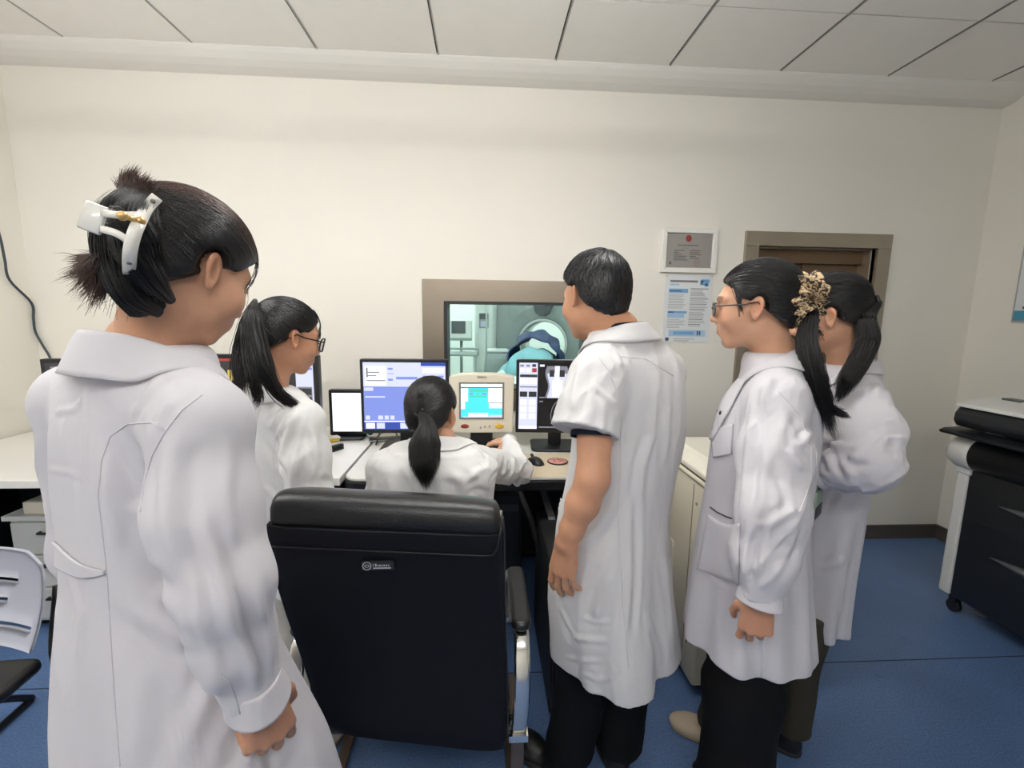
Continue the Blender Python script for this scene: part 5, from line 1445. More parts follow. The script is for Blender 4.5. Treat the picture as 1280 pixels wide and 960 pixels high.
# ---------------------------------------------------------------- 1. woman with the hair clip, left foreground
def woman_clip():
    Y = .76
    hc = at(236, 338, Y); fr_ = Frame(hc, 27, 27, 0, .90)
    nb = at(188, 432, Y-.02)
    base = (nb[0], nb[1], 0)
    root = person('person in a long white coat with dark hair twisted up in a pale claw clip', base)
    yaw = 32; rg = A3(math.cos(math.radians(yaw)), -math.sin(math.radians(yaw)), 0); fw = A3(math.sin(math.radians(yaw)), math.cos(math.radians(yaw)), 0)
    shR = at(252, 532, Y-.11); shL = at(100, 502, Y+.09)
    elR = at(281, 730, Y-.16); wrR = at(321, 868, Y-.13)
    elL = shL+A3(-.04, .03, -.29); wrL = elL+A3(.03, .10, -.22)
    hem = .60
    S = [sl(py, a, b, Y, r, yaw) for py, a, b, r in ((462, 98, 258, .62), (500, 66, 268, .62), (545, 57, 272, .64), (600, 60, 276, .68), (660, 68, 284, .72), (705, 69, 294, .74), (770, 60, 318, .76), (850, 54, 352, .78), (960, 54, 396, .80))]
    z0 = S[-1]; S.append((hem-.02, z0[1], z0[2]+.01, z0[3]*1.06, z0[4]*1.06))
    T = Torso(S, yaw, hem, nb[2]-.015, [(.010, 5, .4, 2), (.008, 8, 1.7, -3), (.005, 13, .2, 5)], wr=.0045, seed=1)
    sR = [shR, at(257, 640, Y-.14), elR, at(293, 800, Y-.15), wrR]; rR = [.062, .066, .058, .049, .041]
    sL = [shL, elL, wrL]; rL = [.062, .058, .042]
    nk = nb-A3(0, 0, .035)
    def coat(P):
        d = T(P)
        for sh in (shR, shL): d = smin(d, sd_cone(P, nk, sh+A3(0, 0, .004), .062, .056), .045)
        d = smax(d, P[:, 2]-(nb[2]+.004), .012)
        dz = np.clip((P[:, 2]-(shR[2]-.16))/.16, 0, 1)
        d = smin(d, sleeve_sdf(P, sR, rR, .0035, 1, True), .006+.030*dz)
        d = smin(d, sleeve_sdf(P, sL, rL, .005, 2, True), .006+.026*dz)
        return smax(d, -sd_cone(P, nk+A3(0, 0, .02), nb+A3(0, 0, .09), .052, .07), .01)
    lo = A3(min(s[1]-s[3] for s in S)-.10, Y-.34, hem-.03); hi = A3(max(s[1]+s[3] for s in S)+.12, Y+.36, nb[2]+.05)
    Vt, Q = nets(coat, lo, hi, .0046); Vt = creases(Vt, Q, [(-6, 9, ((140, 552), (158, 590), (178, 626))), (4, 8, ((128, 585), (140, 640), (150, 690))), (4, 10, ((214, 548), (208, 600), (212, 660), (224, 725))), (-3.5, 12, ((252, 545), (240, 600), (236, 660))), (4, 9, ((285, 560), (282, 620), (292, 690))),
        (6, 7, ((254, 640), (272, 708), (290, 779), (316, 832), (325, 864))), (-3.5, 6, ((284, 700), (304, 750), (326, 815), (334, 850))), (4, 6, ((318, 720), (332, 790), (338, 850))), (-4, 6, ((250, 740), (268, 800), (292, 850))), (4, 8, ((236, 700), (254, 760), (278, 820))),
        (4.5, 9, ((152, 754), (195, 778), (240, 806))), (-4.5, 12, ((166, 700), (200, 728), (226, 752))), (4, 11, ((270, 845), (250, 890), (232, 940))), (-3, 10, ((300, 905), (296, 935), (292, 958))), (4, 10, ((345, 880), (352, 920), (358, 955))), (3, 10, ((180, 830), (176, 890), (172, 955))),
        (2, 3.5, ((68, 515), (94, 511), (110, 488))), (1.6, 3, ((60, 587), (84, 590), (103, 597))), (1.8, 3.5, ((106, 480), (104, 540), (105, 610))), (2.5, 5, ((86, 720), (100, 770), (96, 830))), (3, 6, ((200, 470), (178, 500), (165, 520))), (2.5, 5, ((214, 500), (200, 520), (196, 545)))])
    ct = np_mesh('white_coat', Vt, Q, M_coat, root); bv = bvh_of(Vt, Q)
    collar(bv, nb-A3(0, 0, .012)+rg*.004, yaw, .074, .072, M_coat, ct, back_h=.038, front_drop=.075, leaf=.062, open_=24, tip=.03)
    cuff(wrR+nrm(wrR-elR)*.012, elR, .044, .050, .050, M_coat, ct); cuff(wrL+nrm(wrL-elL)*.01, elL, .041, .045, .045, M_coat, ct)
    for k, pl in enumerate((((176, 640), (180, 605), (190, 570), (206, 540), (228, 512), (252, 494)), ((206, 540), (190, 528), (160, 530), (138, 545), (127, 575), (123, 620), (128, 668), (134, 720), (138, 790), (143, 870), (150, 958)))):
        seam(bv, pl, .0011).build('seam', M_coat, ct)
    cloth_patch('half_belt', bv, [(70, 676), (133, 712), (133, 716), (70, 706)], M_coat, ct, off=.003, th=.004, curve=lambda u, v: A3(0, 9*math.sin(PI*u)))
    seam(bv, ((276, 842), (285, 850), (293, 868), (300, 892)), .0012, 3).build('sleeve_placket', M_coat, ct)
    # body
    hf = hand_frame(wrR+A3(.004, .004, -.004), nrm(A3(.10, .10, -1)), A3(-.72, .62, 0), True, .93)
    F2 = [(26, 58, 34), (32, 64, 36), (38, 66, 36), (44, 66, 36)]
    hfL = hand_frame(wrL, A3(.05, .1, -1), -A3(-.72, .62, 0), False, .93)
    pt = [head_patch(fr_, nb-A3(0, 0, .02)), arm_patch(hf, F2, elR*.4+wrR*.6, (.028, .025), h=.002, thumb=(25, 30)), arm_patch(hfL, RELAX, elL, (.036, .025)), trunk_patch(nb, shL, shR, arms=((shL, elL), (shR, elR)), hips=A3(T.tab[0][90], T.tab[1][90], .86))]
    finish_body(root, pt, M_skin, [lambda v: head_tint(fr_.inv(v.astype(np.float32))), lambda v: np.tile([.80, .74, .72], (len(v), 1)), None, None])
    eyes(fr_, root)
    # hair: swept back from the face into an upright twist, held by a claw clip
    c0 = A3(0, -.014, .025)
    full = lambda L: cap_sdf(L, .012, cut=(0, -.2))
    cap = lambda L: cap_sdf(L, .012, cut=(.90, -.004))
    clipc = A3(-.002, -.112, .048)                        # where the hair gathers at the back
    def capw(P): return cap(fr_.inv(P))*fr_.s
    parts = [nets(capw, hc-.17, hc+.17, .0035)]; cols = [BLK]
    tiep = A3(0, -.100, .045)
    Q1, R1 = combed(full, tiep, 5200, seed=3, r=.0005, spread=.16, keep=lambda p: (p[:, 2]-(.86*p[:, 1]+.010))+.03*(np.abs(p[:, 0]) < .06)*0)
    hh = Q1.mean(1)
    parts.append(strand_part(fr_, Q1, R1)); top = np.repeat(np.clip((Q1[:, 6, 2]-.075)/.03, 0, 1)*np.clip((.03-Q1[:, 6, 1])/.05, 0, 1)*rng.uniform(.0, 1, len(Q1))**1.3, Q1.shape[1]*3)[:, None]
    sh_ = np.repeat(rng.uniform(.4, 2.6, len(Q1)), Q1.shape[1]*3)[:, None]; cols.append(lambda v, top=top: np.array(BLK)*sh_*(1-top)+top*np.array([.17, .082, .052]))  # brown dye tone plus sheen, both put into the crown strand colours
    # the twist: thick roll rising along the back of the head
    roll = [at(184, 388, Y-.085), at(170, 358, Y-.10), at(160, 315, Y-.11), at(162, 276, Y-.105), at(178, 245, Y-.07)]
    parts += tail(roll, [.022, .032, .038, .034, .020], 1500, seed=5, r=.0006, ends=.1, frizz=.002); cols += [BLK, BLK]
    # side swirl around the roll
    for pth, sd in (([at(214, 376, Y-.10), at(190, 350, Y-.130), at(166, 310, Y-.145), at(163, 272, Y-.135), at(178, 246, Y-.10)], 7), ([at(200, 392, Y-.09), at(164, 368, Y-.12), at(149, 322, Y-.12), at(154, 282, Y-.11), at(170, 248, Y-.08)], 8), ([at(190, 330, Y-.13), at(178, 302, Y-.148), at(158, 280, Y-.14), at(146, 294, Y-.12), at(150, 330, Y-.12)], 9)):
        parts += tail(pth, [.006, .017, .022, .017, .009], 700, seed=sd, r=.0006, ends=.15, frizz=.002); cols += [BLK, BLK]
    brown = lambda t0, c=(.11, .052, .034): (lambda v: (lambda t: np.array(BLK)*(1-t)+np.array(c)*t)(np.clip(np.random.default_rng(3).uniform(.3, 1, (len(v)//78+1,)).repeat(78)[:len(v), None]*t0, 0, 1)))
    def tipcol(K=26):
        def f(v):
            n = len(v)//(K*3); t = np.tile(np.repeat(np.linspace(0, 1, K), 3), n+1)[:len(v)]
            r = np.repeat(np.random.default_rng(8).uniform(.4, 1.1, n+1), K*3)[:len(v)]
            w = np.clip(t*r*1.1, 0, 1)[:, None]; return np.array(BLK)*(1-w)+np.array([.12, .058, .036])*w
        return f
    # spiky tuft on top
    for k, (q1, q2, rr_) in enumerate((((168, 228), (176, 209), .016), ((158, 232), (150, 222), .013), ((180, 234), (190, 222), .012), ((164, 226), (162, 213), .014))):
        pth = [at(172, 266, Y-.08), at(170, 246, Y-.08), at(*q1, Y-.078), at(*q2, Y-.075)]
        parts += tail(pth, [.018, .022, rr_, rr_*.4], 320, seed=20+k, r=.0006, ends=.5, frizz=.004, clump=6); cols += [tipcol(), BLK]
    # loose ends sticking out low at the back
    for k, (q1, q2) in enumerate((((112, 336), (78, 350)), ((116, 346), (90, 372)), ((126, 354), (112, 386)), ((110, 328), (84, 330)))):
        pth = [at(150, 312, Y-.125), at(132, 324, Y-.13), at(*q1, Y-.115), at(*q2, Y-.11)]
        parts += tail(pth, [.012, .015, .014, .009], 300, seed=40+k, r=.0006, ends=.45, frizz=.004, clump=5); cols += [tipcol(), tipcol(1)]
    # wisps at the nape and by the cheek
    rs = np.random.default_rng(9); wp = []
    for k in range(34):
        x = rs.uniform(-.05, .055); p0 = A3(x, -.085+.5*x*x*8, -.055+rs.uniform(-.01, .02)); p1 = p0+A3(rs.normal(0, .006), -.006+rs.normal(0, .006), -.03); p2 = p1+A3(rs.normal(0, .008), rs.normal(0, .009), -.024-rs.uniform(0, .025)); wp.append(curve_pts([p0, p1, p2], 14))
    wp = np.array(wp); parts.append(strand_part(fr_, wp, np.full(wp.shape[:2], .0004)*np.linspace(1, .5, 14)[None])); cols.append(BLK)
    srf = lambda L: np.minimum(head_sdf(L), full(L)+.004)
    ct_ = [[A3(sx*(.050+rs.normal(0, .004)), .060+rs.normal(0, .006), .085), A3(sx*.058, .075+rs.normal(0, .005), .045), A3(sx*(.060+rs.normal(0, .003)), .072+rs.normal(0, .006), .0+rs.normal(0, .016))] for sx in (1, 1, -1)*12]
    W_ = wisps(fr_, srf, ct_, .0004); W_ = W_.reshape(len(ct_), -1, 3); parts.append(strand_part(fr_, W_, np.full(W_.shape[:2], .0004))); cols.append(BLK)
    hair_object(parts, cols, root)
    # claw clip: curved jaw bar, two-armed lever with a grip plate, brass hinge
    M_clip = mat('clip_ivory', hexc(232, 228, 218), .22, coat=.4); M_brass = mat('clip_brass', hexc(206, 170, 110), .3, metal=.6)
    b = MB(); b.smooth = True
    hv = bvh_of(*join(parts[:1]+[q for q in parts if len(q[0]) < 400]))
    def on_hair(px, py, off=.004):
        h_ = hit_px(hv, px, py); return np.array(h_[0])+nrm(CAM-np.array(h_[0]))*(off+.004) if h_[0] is not None else at(px, py, Y-.12)
    raw = [on_hair(px, py) for px, py in ((196, 247), (184, 260), (174, 278), (166, 298), (162, 320), (162, 340))]
    jaw = curve_pts(raw, 24)
    for _ in range(2): jaw[1:-1] = (jaw[:-2]+2*jaw[1:-1]+jaw[2:])/4
    outw = nrm(CAM-jaw[12])
    def bar(bb, path, wdt, th):
        T_ = np.gradient(path, axis=0); T_ /= np.linalg.norm(T_, axis=1, keepdims=True); rr = []
        for p, t in zip(path, T_):
            s_ = nrm(np.cross(outw, t)); o_ = np.cross(t, s_)
            rr.append([p+s_*wdt*x+o_*th*y for x, y in ((-.5, -.5), (.5, -.5), (.56, 0), (.5, .5), (-.5, .5), (-.56, 0))])
        bb.loft(rr)
    bar(b, jaw+outw*.015, .0125, .006); clip = b.build('hair_clip', M_clip, root)
    gp = jaw[12]+(at(113, 271, 1)-at(170, 283, 1))*(jaw[12][1])+outw*.016
    Yc = gp[1]
    for (a0, a1), k0 in ((((128, 266), (150, 269)), 7), (((126, 286), (146, 292)), 15)):
        b = MB(); b.smooth = True; pth = curve_pts([jaw[k0]+outw*.010, at(*a1, Yc-.004), at(*a0, Yc)], 12); bar(b, pth, .0075, .005); b.build('lever_arm', M_clip, clip)
    b = MB(); b.smooth = True; bar(b, curve_pts([at(130, 277, Yc), at(116, 272, Yc), at(103, 267, Yc+.004)], 6), .030, .004); b.build('grip_plate', mat('clip_clear', hexc(214, 212, 204), .2), clip)
    b = MB(); p = jaw[9]+outw*.020; b.sphere(tuple(p), .0062, 8); q = at(153, 270, Yc-.008); b.sphere(tuple(q), .0056, 8); b.tube([tuple(p), tuple(q)], .0030, 8); b.build('brass_hinge', M_brass, clip)
    for k in (2, 20):
        b = MB(); b.sphere(tuple(jaw[k]+outw*.018), .0032, 6); b.build('rivet', mat('rivet_grey', hexc(120, 112, 104), .4), clip)
    # legs and shoes (below the frame)
    cx, cy = S[-1][1], S[-1][2]
    legs = [(A3(cx, cy, 0)+rg*.09*s_+A3(0, 0, .88), A3(cx, cy, 0)+rg*.085*s_+fw*.02+A3(0, 0, .47), A3(cx, cy, 0)+rg*.085*s_+A3(0, 0, .09)) for s_ in (-1, 1)]
    trousers(M_blackcloth, root, legs, (.085, .066, .056), (hem+.10 if 3 != 12 else .60), 3)
    for L_ in legs: shoe(M_shoew, M_soleb, root, L_[2]-fw*.045, yaw)
    settle(root)
if want('clip'): woman_clip()

# ---------------------------------------------------------------- 2. woman with glasses and loose ponytail
def woman_ponytail():
    Y = 1.47
    hc = at(360, 421, Y); fr_ = Frame(hc, 46, 16, 0, .95)
    nb = at(336, 484, Y-.02); yaw = 28
    root = person('person with glasses and a loose high ponytail in a white coat and cream trousers', (nb[0], nb[1], 0))
    rg = A3(math.cos(math.radians(yaw)), -math.sin(math.radians(yaw)), 0); fw = A3(math.sin(math.radians(yaw)), math.cos(math.radians(yaw)), 0)
    shR = at(377, 528, Y-.12); shL = at(306, 512, Y+.09)
    elR = at(388, 622, Y-.15); wrR = at(398, 700, Y-.02)
    elL = shL+A3(-.03, .05, -.28); wrL = elL+A3(.03, .16, -.18)
    hem = .64
    S = [sl(py, a, b, Y, r, yaw) for py, a, b, r in ((497, 300, 380, .62), (520, 284, 388, .62), (560, 288, 388, .66), (600, 295, 390, .70), (640, 302, 396, .72), (700, 300, 396, .76), (800, 292, 398, .8))]
    T = Torso(S, yaw, hem, nb[2]-.02, [(.009, 5, 1.0, 2), (.007, 9, .3, -2), (.004, 14, 2, 4)], wr=.006, seed=2)
    sR = [shR, shR*.5+elR*.5, elR, wrR]; rR = [.064, .068, .062, .046]; sL = [shL, elL, wrL]; rL = [.062, .060, .044]
    nk = nb-A3(0, 0, .035)
    def coat(P):
        d = T(P)
        for sh in (shR, shL): d = smin(d, sd_cone(P, nk, sh+A3(0, 0, .004), .062, .056), .045)
        d = smax(d, P[:, 2]-(nb[2]+.004), .012)
        dz = np.clip((P[:, 2]-(shR[2]-.16))/.16, 0, 1)
        d = smin(d, sleeve_sdf(P, sR, rR, .007, 3, True), .006+.026*dz); d = smin(d, sleeve_sdf(P, sL, rL, .006, 4, True), .006+.024*dz)
        return smax(d, -sd_cone(P, nk+A3(0, 0, .02), nb+A3(0, 0, .09), .050, .066), .01)
    lo = A3(nb[0]-.34, Y-.32, hem-.03); hi = A3(nb[0]+.36, Y+.42, nb[2]+.05)
    Vt, Q = nets(coat, lo, hi, .0055); Vt = creases(Vt, Q, [(4, 4.5, ((368, 498), (350, 516), (336, 536))), (5, 4.5, ((374, 512), (362, 532), (350, 577))), (4, 3.5, ((344, 547), (354, 532), (372, 506))), (4, 4.5, ((392, 580), (388, 605), (384, 640))), (-5, 5, ((325, 545), (345, 575), (360, 600))), (3, 4, ((330, 608), (342, 620), (350, 640))),
        (3, 4, ((388, 528), (394, 552), (398, 580))), (-3.5, 4, ((372, 560), (374, 590), (372, 625))), (3, 4, ((312, 520), (308, 548), (312, 580))), (3.5, 4, ((362, 590), (366, 612), (370, 640)))])
    ct = np_mesh('white_coat', Vt, Q, M_coat3, root); bv = bvh_of(Vt, Q)
    collar(bv, nb-A3(0, 0, .012), yaw, .068, .066, M_coat3, ct, back_h=.034, front_drop=.08, leaf=.055, open_=30, tip=.03)
    cuff(wrR+nrm(wrR-elR)*.01, elR, .045, .049, .045, M_coat3, ct); cuff(wrL+nrm(wrL-elL)*.01, elL, .043, .047, .045, M_coat3, ct)
    for pl in (((343, 598), (340, 565), (348, 538), (362, 520), (372, 508)), ((326, 506), (318, 540), (318, 580), (324, 640), (330, 700))): seam(bv, pl, .0012, 4).build('seam', M_coat3, ct)
    hfR = hand_frame(wrR, A3(.10, .5, -.75), A3(-.8, .3, -.2), True, .92); hfL = hand_frame(wrL, A3(.2, .6, -.6), A3(.8, .2, -.2), False, .92)
    pt = [head_patch(fr_, nb-A3(0, 0, .02), h=.003), arm_patch(hfR, RELAX, elR, (.036, .025), h=.003), arm_patch(hfL, RELAX, elL, (.036, .025), h=.003), trunk_patch(nb, shL, shR, arms=((shL, elL), (shR, elR)), hips=A3(nb[0], nb[1]+.02, .86))]
    finish_body(root, pt, M_skin_m, [lambda v: head_tint(fr_.inv(v.astype(np.float32))), None, None, None])
    eyes(fr_, root); glasses(fr_, root, mat('frame_black', hexc(20, 20, 22), .3), w=.026, hgt=.022, half=.036, t_=.0027)
    full = lambda L: cap_sdf(L, .004, cut=(0, -.2)); cap = lambda L: cap_sdf(L, .004, cut=(.84, .008))
    parts = [nets(lambda P: cap(fr_.inv(P))*fr_.s, hc-.16, hc+.16, .004)]; cols = [BLK]
    tie = A3(0, -.118, .070)
    Q1, R1 = combed(full, tie, 2600, seed=12, r=.0008, spread=.05, keep=lambda p: p[:, 2]-(.84*p[:, 1]+.012)); parts.append(strand_part(fr_, Q1, R1)); cols.append(hair_noise(BLK, .5))
    t0 = fr_.to(tie)
    # ponytail: falls behind and splits in two, one lock forward over the right shoulder
    g1 = [t0, at(309, 405, Y-.10), at(301, 440, Y-.11), at(300, 475, Y-.135), at(302, 500, Y-.15)]
    g2 = [t0, at(316, 395, Y-.125), at(322, 425, Y-.15), at(331, 460, Y-.17), at(346, 490, Y-.165), at(370, 508, Y-.145), at(388, 520, Y-.12)]
    g3 = [t0, at(311, 400, Y-.12), at(311, 440, Y-.14), at(317, 475, Y-.165), at(322, 498, Y-.165), at(318, 506, Y-.165)]
    for k, (g_, rd, n_, e_) in enumerate(((g1, [.013, .024, .026, .022, .015], 420, .4), (g2, [.013, .024, .026, .024, .018, .010, .005], 460, .35), (g3, [.010, .020, .020, .018, .012], 300, .45))):
        parts += tail(g_, rd, n_, seed=60+k, r=.0010, ends=e_, frizz=.006, clump=9); cols += [hair_noise(BLK, .5), BLK]
    # fringe by the temple
    rs = np.random.default_rng(4); srf = lambda L: np.minimum(head_sdf(L), full(L)+.003)
    ct_ = [[A3(sx*rs.uniform(.015, .050), .052+rs.normal(0, .006), .105), A3(sx*rs.uniform(.038, .055), .078, .066), A3(sx*(.052+rs.normal(0, .006)), .074+rs.normal(0, .004), .026+rs.normal(0, .012))] for sx in (1, 1, 1, -1)*22]
    W_ = wisps(fr_, srf, ct_, .0008, lift=.004).reshape(len(ct_), -1, 3); parts.append(strand_part(fr_, W_, np.full(W_.shape[:2], .0009))); cols.append(BLK)
    hair_object(parts, cols, root)
    b = MB(); b.smooth = True; b.tube([tuple(fr_.to(tie+A3(.015*math.cos(a), -.002, .015*math.sin(a)))) for a in np.linspace(0, 2*PI, 20)], .005, 8); b.build('hair_tie', M_bp, root)
    cx, cy = S[-1][1], S[-1][2]; an = atz(392, 905, .09)
    aR = A3(-.595, 1.42, .08); aL = aR-rg*.22+fw*.05
    legs = [(A3(cx, cy, .88)+rg*.08, (A3(cx, cy, .48)+rg*.08+aR)/2*A3(1, 1, 0)+A3(0, .02, .48), aR), (A3(cx, cy, .88)-rg*.08, (A3(cx, cy, .48)-rg*.08+aL)/2*A3(1, 1, 0)+A3(0, .02, .48), aL)]
    trousers(M_creamcloth, root, legs, (.085, .070, .066), (hem+.10 if 8 != 12 else .60), 8)
    for L_ in legs: shoe(M_shoew, M_soleb, root, L_[2]-A3(.01, .06, 0), 20)
    settle(root)
if want('ponytail'): woman_ponytail()

# ---------------------------------------------------------------- 3. seated woman at the console
def woman_seated():
    Y = 1.62
    hc = at(540, 515, Y+.01); fr_ = Frame(hc, 18, 9, 0, 1.02)
    nb = at(550, 549, Y-.01); yaw = 8
    root = person('person with a low ponytail in a white coat, seated at the cream console', (nb[0], nb[1]-.05, 0))
    rg = A3(math.cos(math.radians(yaw)), -math.sin(math.radians(yaw)), 0); fw = A3(math.sin(math.radians(yaw)), math.cos(math.radians(yaw)), 0)
    shR = at(601, 580, Y+.05); shL = at(483, 586, Y-.0)
    wrR = at(637, 551, 2.22); elR = at(648, 588, 1.95)
    elL = at(468, 660, Y+.14); wrL = at(505, 606, Y+.46)
    hem = .50
    S = [sl(py, a, b, Y-.05, r, yaw) for py, a, b, r in ((564, 488, 604, .60), (582, 466, 622, .60), (620, 459, 614, .62), (650, 464, 606, .66), (700, 468, 606, .72), (760, 464, 614, .8))]
    zz = S[-1]; S.append((.48, zz[1], zz[2]+.03, zz[3]*1.06, zz[4]*1.15))
    T = Torso(S, yaw, hem, nb[2]-.02, [(.006, 6, 1, 2), (.004, 10, .3, 2)], wr=.007, seed=3, hollow=False, foldtop=1.2)
    mid = (elR+wrR)/2
    sR = [shR, shR*.5+elR*.5, elR, mid, wrR]; rR = [.066, .064, .057, .049, .036]; sL = [shL, elL, wrL]; rL = [.062, .060, .044]
    nk = nb-A3(0, 0, .035)
    hipc = A3(S[-1][1], S[-1][2], .58)
    kn = [hipc+rg*.10*s_+fw*.40+A3(0, 0, .0) for s_ in (-1, 1)]; hp = [hipc+rg*.10*s_+fw*.05 for s_ in (-1, 1)]
    def coat(P):
        d = T(P)
        for sh in (shR, shL): d = smin(d, sd_cone(P, nk, sh+A3(0, 0, .0), .062, .058), .045)
        d = smax(d, P[:, 2]-(nb[2]+.004), .012)
        for a, c in zip(hp, kn): d = smin(d, sd_cone(P, a, c-fw*.06, .098, .088), .04)
        dz = np.clip((P[:, 2]-(shR[2]-.16))/.16, 0, 1)
        d = smin(d, sleeve_sdf(P, sR, rR, .010, 5, True), .006+.028*dz); d = smin(d, sleeve_sdf(P, sL, rL, .006, 6, True), .006+.024*dz)
        # the right coat flap hangs beside the seat
        fl = hipc+rg*.20+fw*.16; q = P-fl; v = np.abs(q@rg.astype(np.float32))-.012; u = np.abs(q@fw.astype(np.float32))-.16; w = np.abs(q[:, 2]+.02)-.12
        d = smin(d, np.maximum(np.maximum(v, u), w)-.006+.008*np.cos((q@fw.astype(np.float32))*60), .03)
        return smax(d, -sd_cone(P, nk+A3(0, 0, .02), nb+A3(0, 0, .09), .050, .066), .01)
    lo = A3(nb[0]-.36, Y-.40, .40); hi = A3(nb[0]+.50, 2.30, nb[2]+.05)
    Vt, Q = nets(coat, lo, hi, .0055); Vt = creases(Vt, Q, [(6, 4.5, ((583, 560), (594, 564), (606, 574))), (4, 4, ((572, 570), (582, 562), (590, 558))), (5, 4.5, ((584, 602), (598, 589), (613, 583))), (-4, 4, ((582, 618), (598, 612), (612, 616))), (5, 3.5, ((634, 572), (630, 590), (614, 612))), (4.5, 3, ((643, 572), (641, 590), (632, 604))), (-4, 3, ((637, 575), (634, 592), (622, 608))), (-4, 3, ((624, 572), (622, 588), (612, 600))),
        (-4, 7, ((536, 606), (541, 622), (549, 640))), (4, 9, ((484, 594), (490, 612), (492, 636))), (4, 6, ((560, 590), (580, 604), (586, 630))), (3, 5, ((468, 600), (466, 620), (470, 640))), (3, 5, ((502, 580), (512, 596), (518, 616))), (3, 3, ((640, 560), (632, 566), (624, 568)))])
    ct = np_mesh('white_coat', Vt, Q, M_coat3, root); bv = bvh_of(Vt, Q)
    collar(bv, nb-A3(0, 0, .012), yaw, .070, .066, M_coat3, ct, back_h=.042, front_drop=.07, leaf=.05, open_=28, tip=.02)
    cuff(wrR+nrm(wrR-mid)*.006, mid, .035, .038, .036, M_coat3, ct); cuff(wrL+nrm(wrL-elL)*.01, elL, .043, .047, .045, M_coat3, ct)
    seam(bv, ((533, 590), (533, 610), (532, 640)), .0012, 4).build('seam', M_coat3, ct)
    seam(bv, ((605, 632), (612, 610), (609, 590), (598, 578)), .0012, 4).build('seam', M_coat3, ct)
    # hand resting on the mouse: the mouse stands at (.085, 2.285)
    hfR = hand_frame(wrR+nrm(wrR-mid)*.002, nrm(at(607, 552, 2.31)-wrR), A3(.2, .25, -1), True, .92)
    C2 = [(10, 28, 18), (14, 30, 20), (16, 34, 22), (18, 36, 22)]
    hfL = hand_frame(wrL, A3(.25, 1, -.25), A3(.1, .1, -1), False, .92)
    pt = [head_patch(fr_, nb-A3(0, 0, .02), h=.003), arm_patch(hfR, C2, elR*.2+wrR*.8, (.030, .025), h=.0026, thumb=(10, 15), tdir=(.75, .6, -.3)), arm_patch(hfL, RELAX, elL, (.036, .025), h=.003), trunk_patch(nb, shL, shR, arms=((shL, elL), (shR, elR)), hips=hipc+A3(0, 0, .1))]
    finish_body(root, pt, M_skin, [lambda v: head_tint(fr_.inv(v.astype(np.float32))), None, None, None])
    eyes(fr_, root)
    full = lambda L: cap_sdf(L, .005, nape=1.2, cut=(0, -.2)); cap = lambda L: cap_sdf(L, .005, nape=1.2, cut=(.80, .000))
    parts = [nets(lambda P: cap(fr_.inv(P))*fr_.s, hc-.16, hc+.16, .004)]; cols = [BLK]
    tie = A3(.004, -.108, .006)
    Q1, R1 = combed(full, tie, 3000, seed=14, r=.0008, spread=.035, keep=lambda p: p[:, 2]-(.80*p[:, 1]+.004)); parts.append(strand_part(fr_, Q1, R1)); cols.append(hair_noise((.013, .011, .011), .5))
    t0 = fr_.to(tie)
    g1 = [t0, at(533, 532, Y-.130), at(531, 556, Y-.165), at(531, 586, Y-.200), at(532, 613, Y-.205)]
    parts += tail(g1, [.009, .030, .056, .054, .026], 1500, seed=70, r=.0009, ends=.5, frizz=.003, flat=(0, 1, .1)); cols += [hair_noise(BLK, .5), BLK]
    hair_object(parts, cols, root)
    b = MB(); b.smooth = True; b.tube([tuple(fr_.to(tie+A3(.016*math.cos(a), -.006, .014*math.sin(a)))) for a in np.linspace(0, 2*PI, 20)], .006, 8); b.build('hair_tie', M_bp, root)
    legs = []
    for s_, k_ in zip((-1, 1), kn): legs.append((k_-fw*.15-A3(0, 0, .01), k_+A3(0, 0, -.03), A3(k_[0], k_[1]-.03, .09)))
    trousers(M_blackcloth, root, legs, (.075, .070, .055), (hem+.10 if 12 != 12 else .60), 12)
    for L_ in legs: shoe(M_shoew, M_soled, root, L_[2]-fw*.045, yaw)
    settle(root)
if want('seated'): woman_seated()

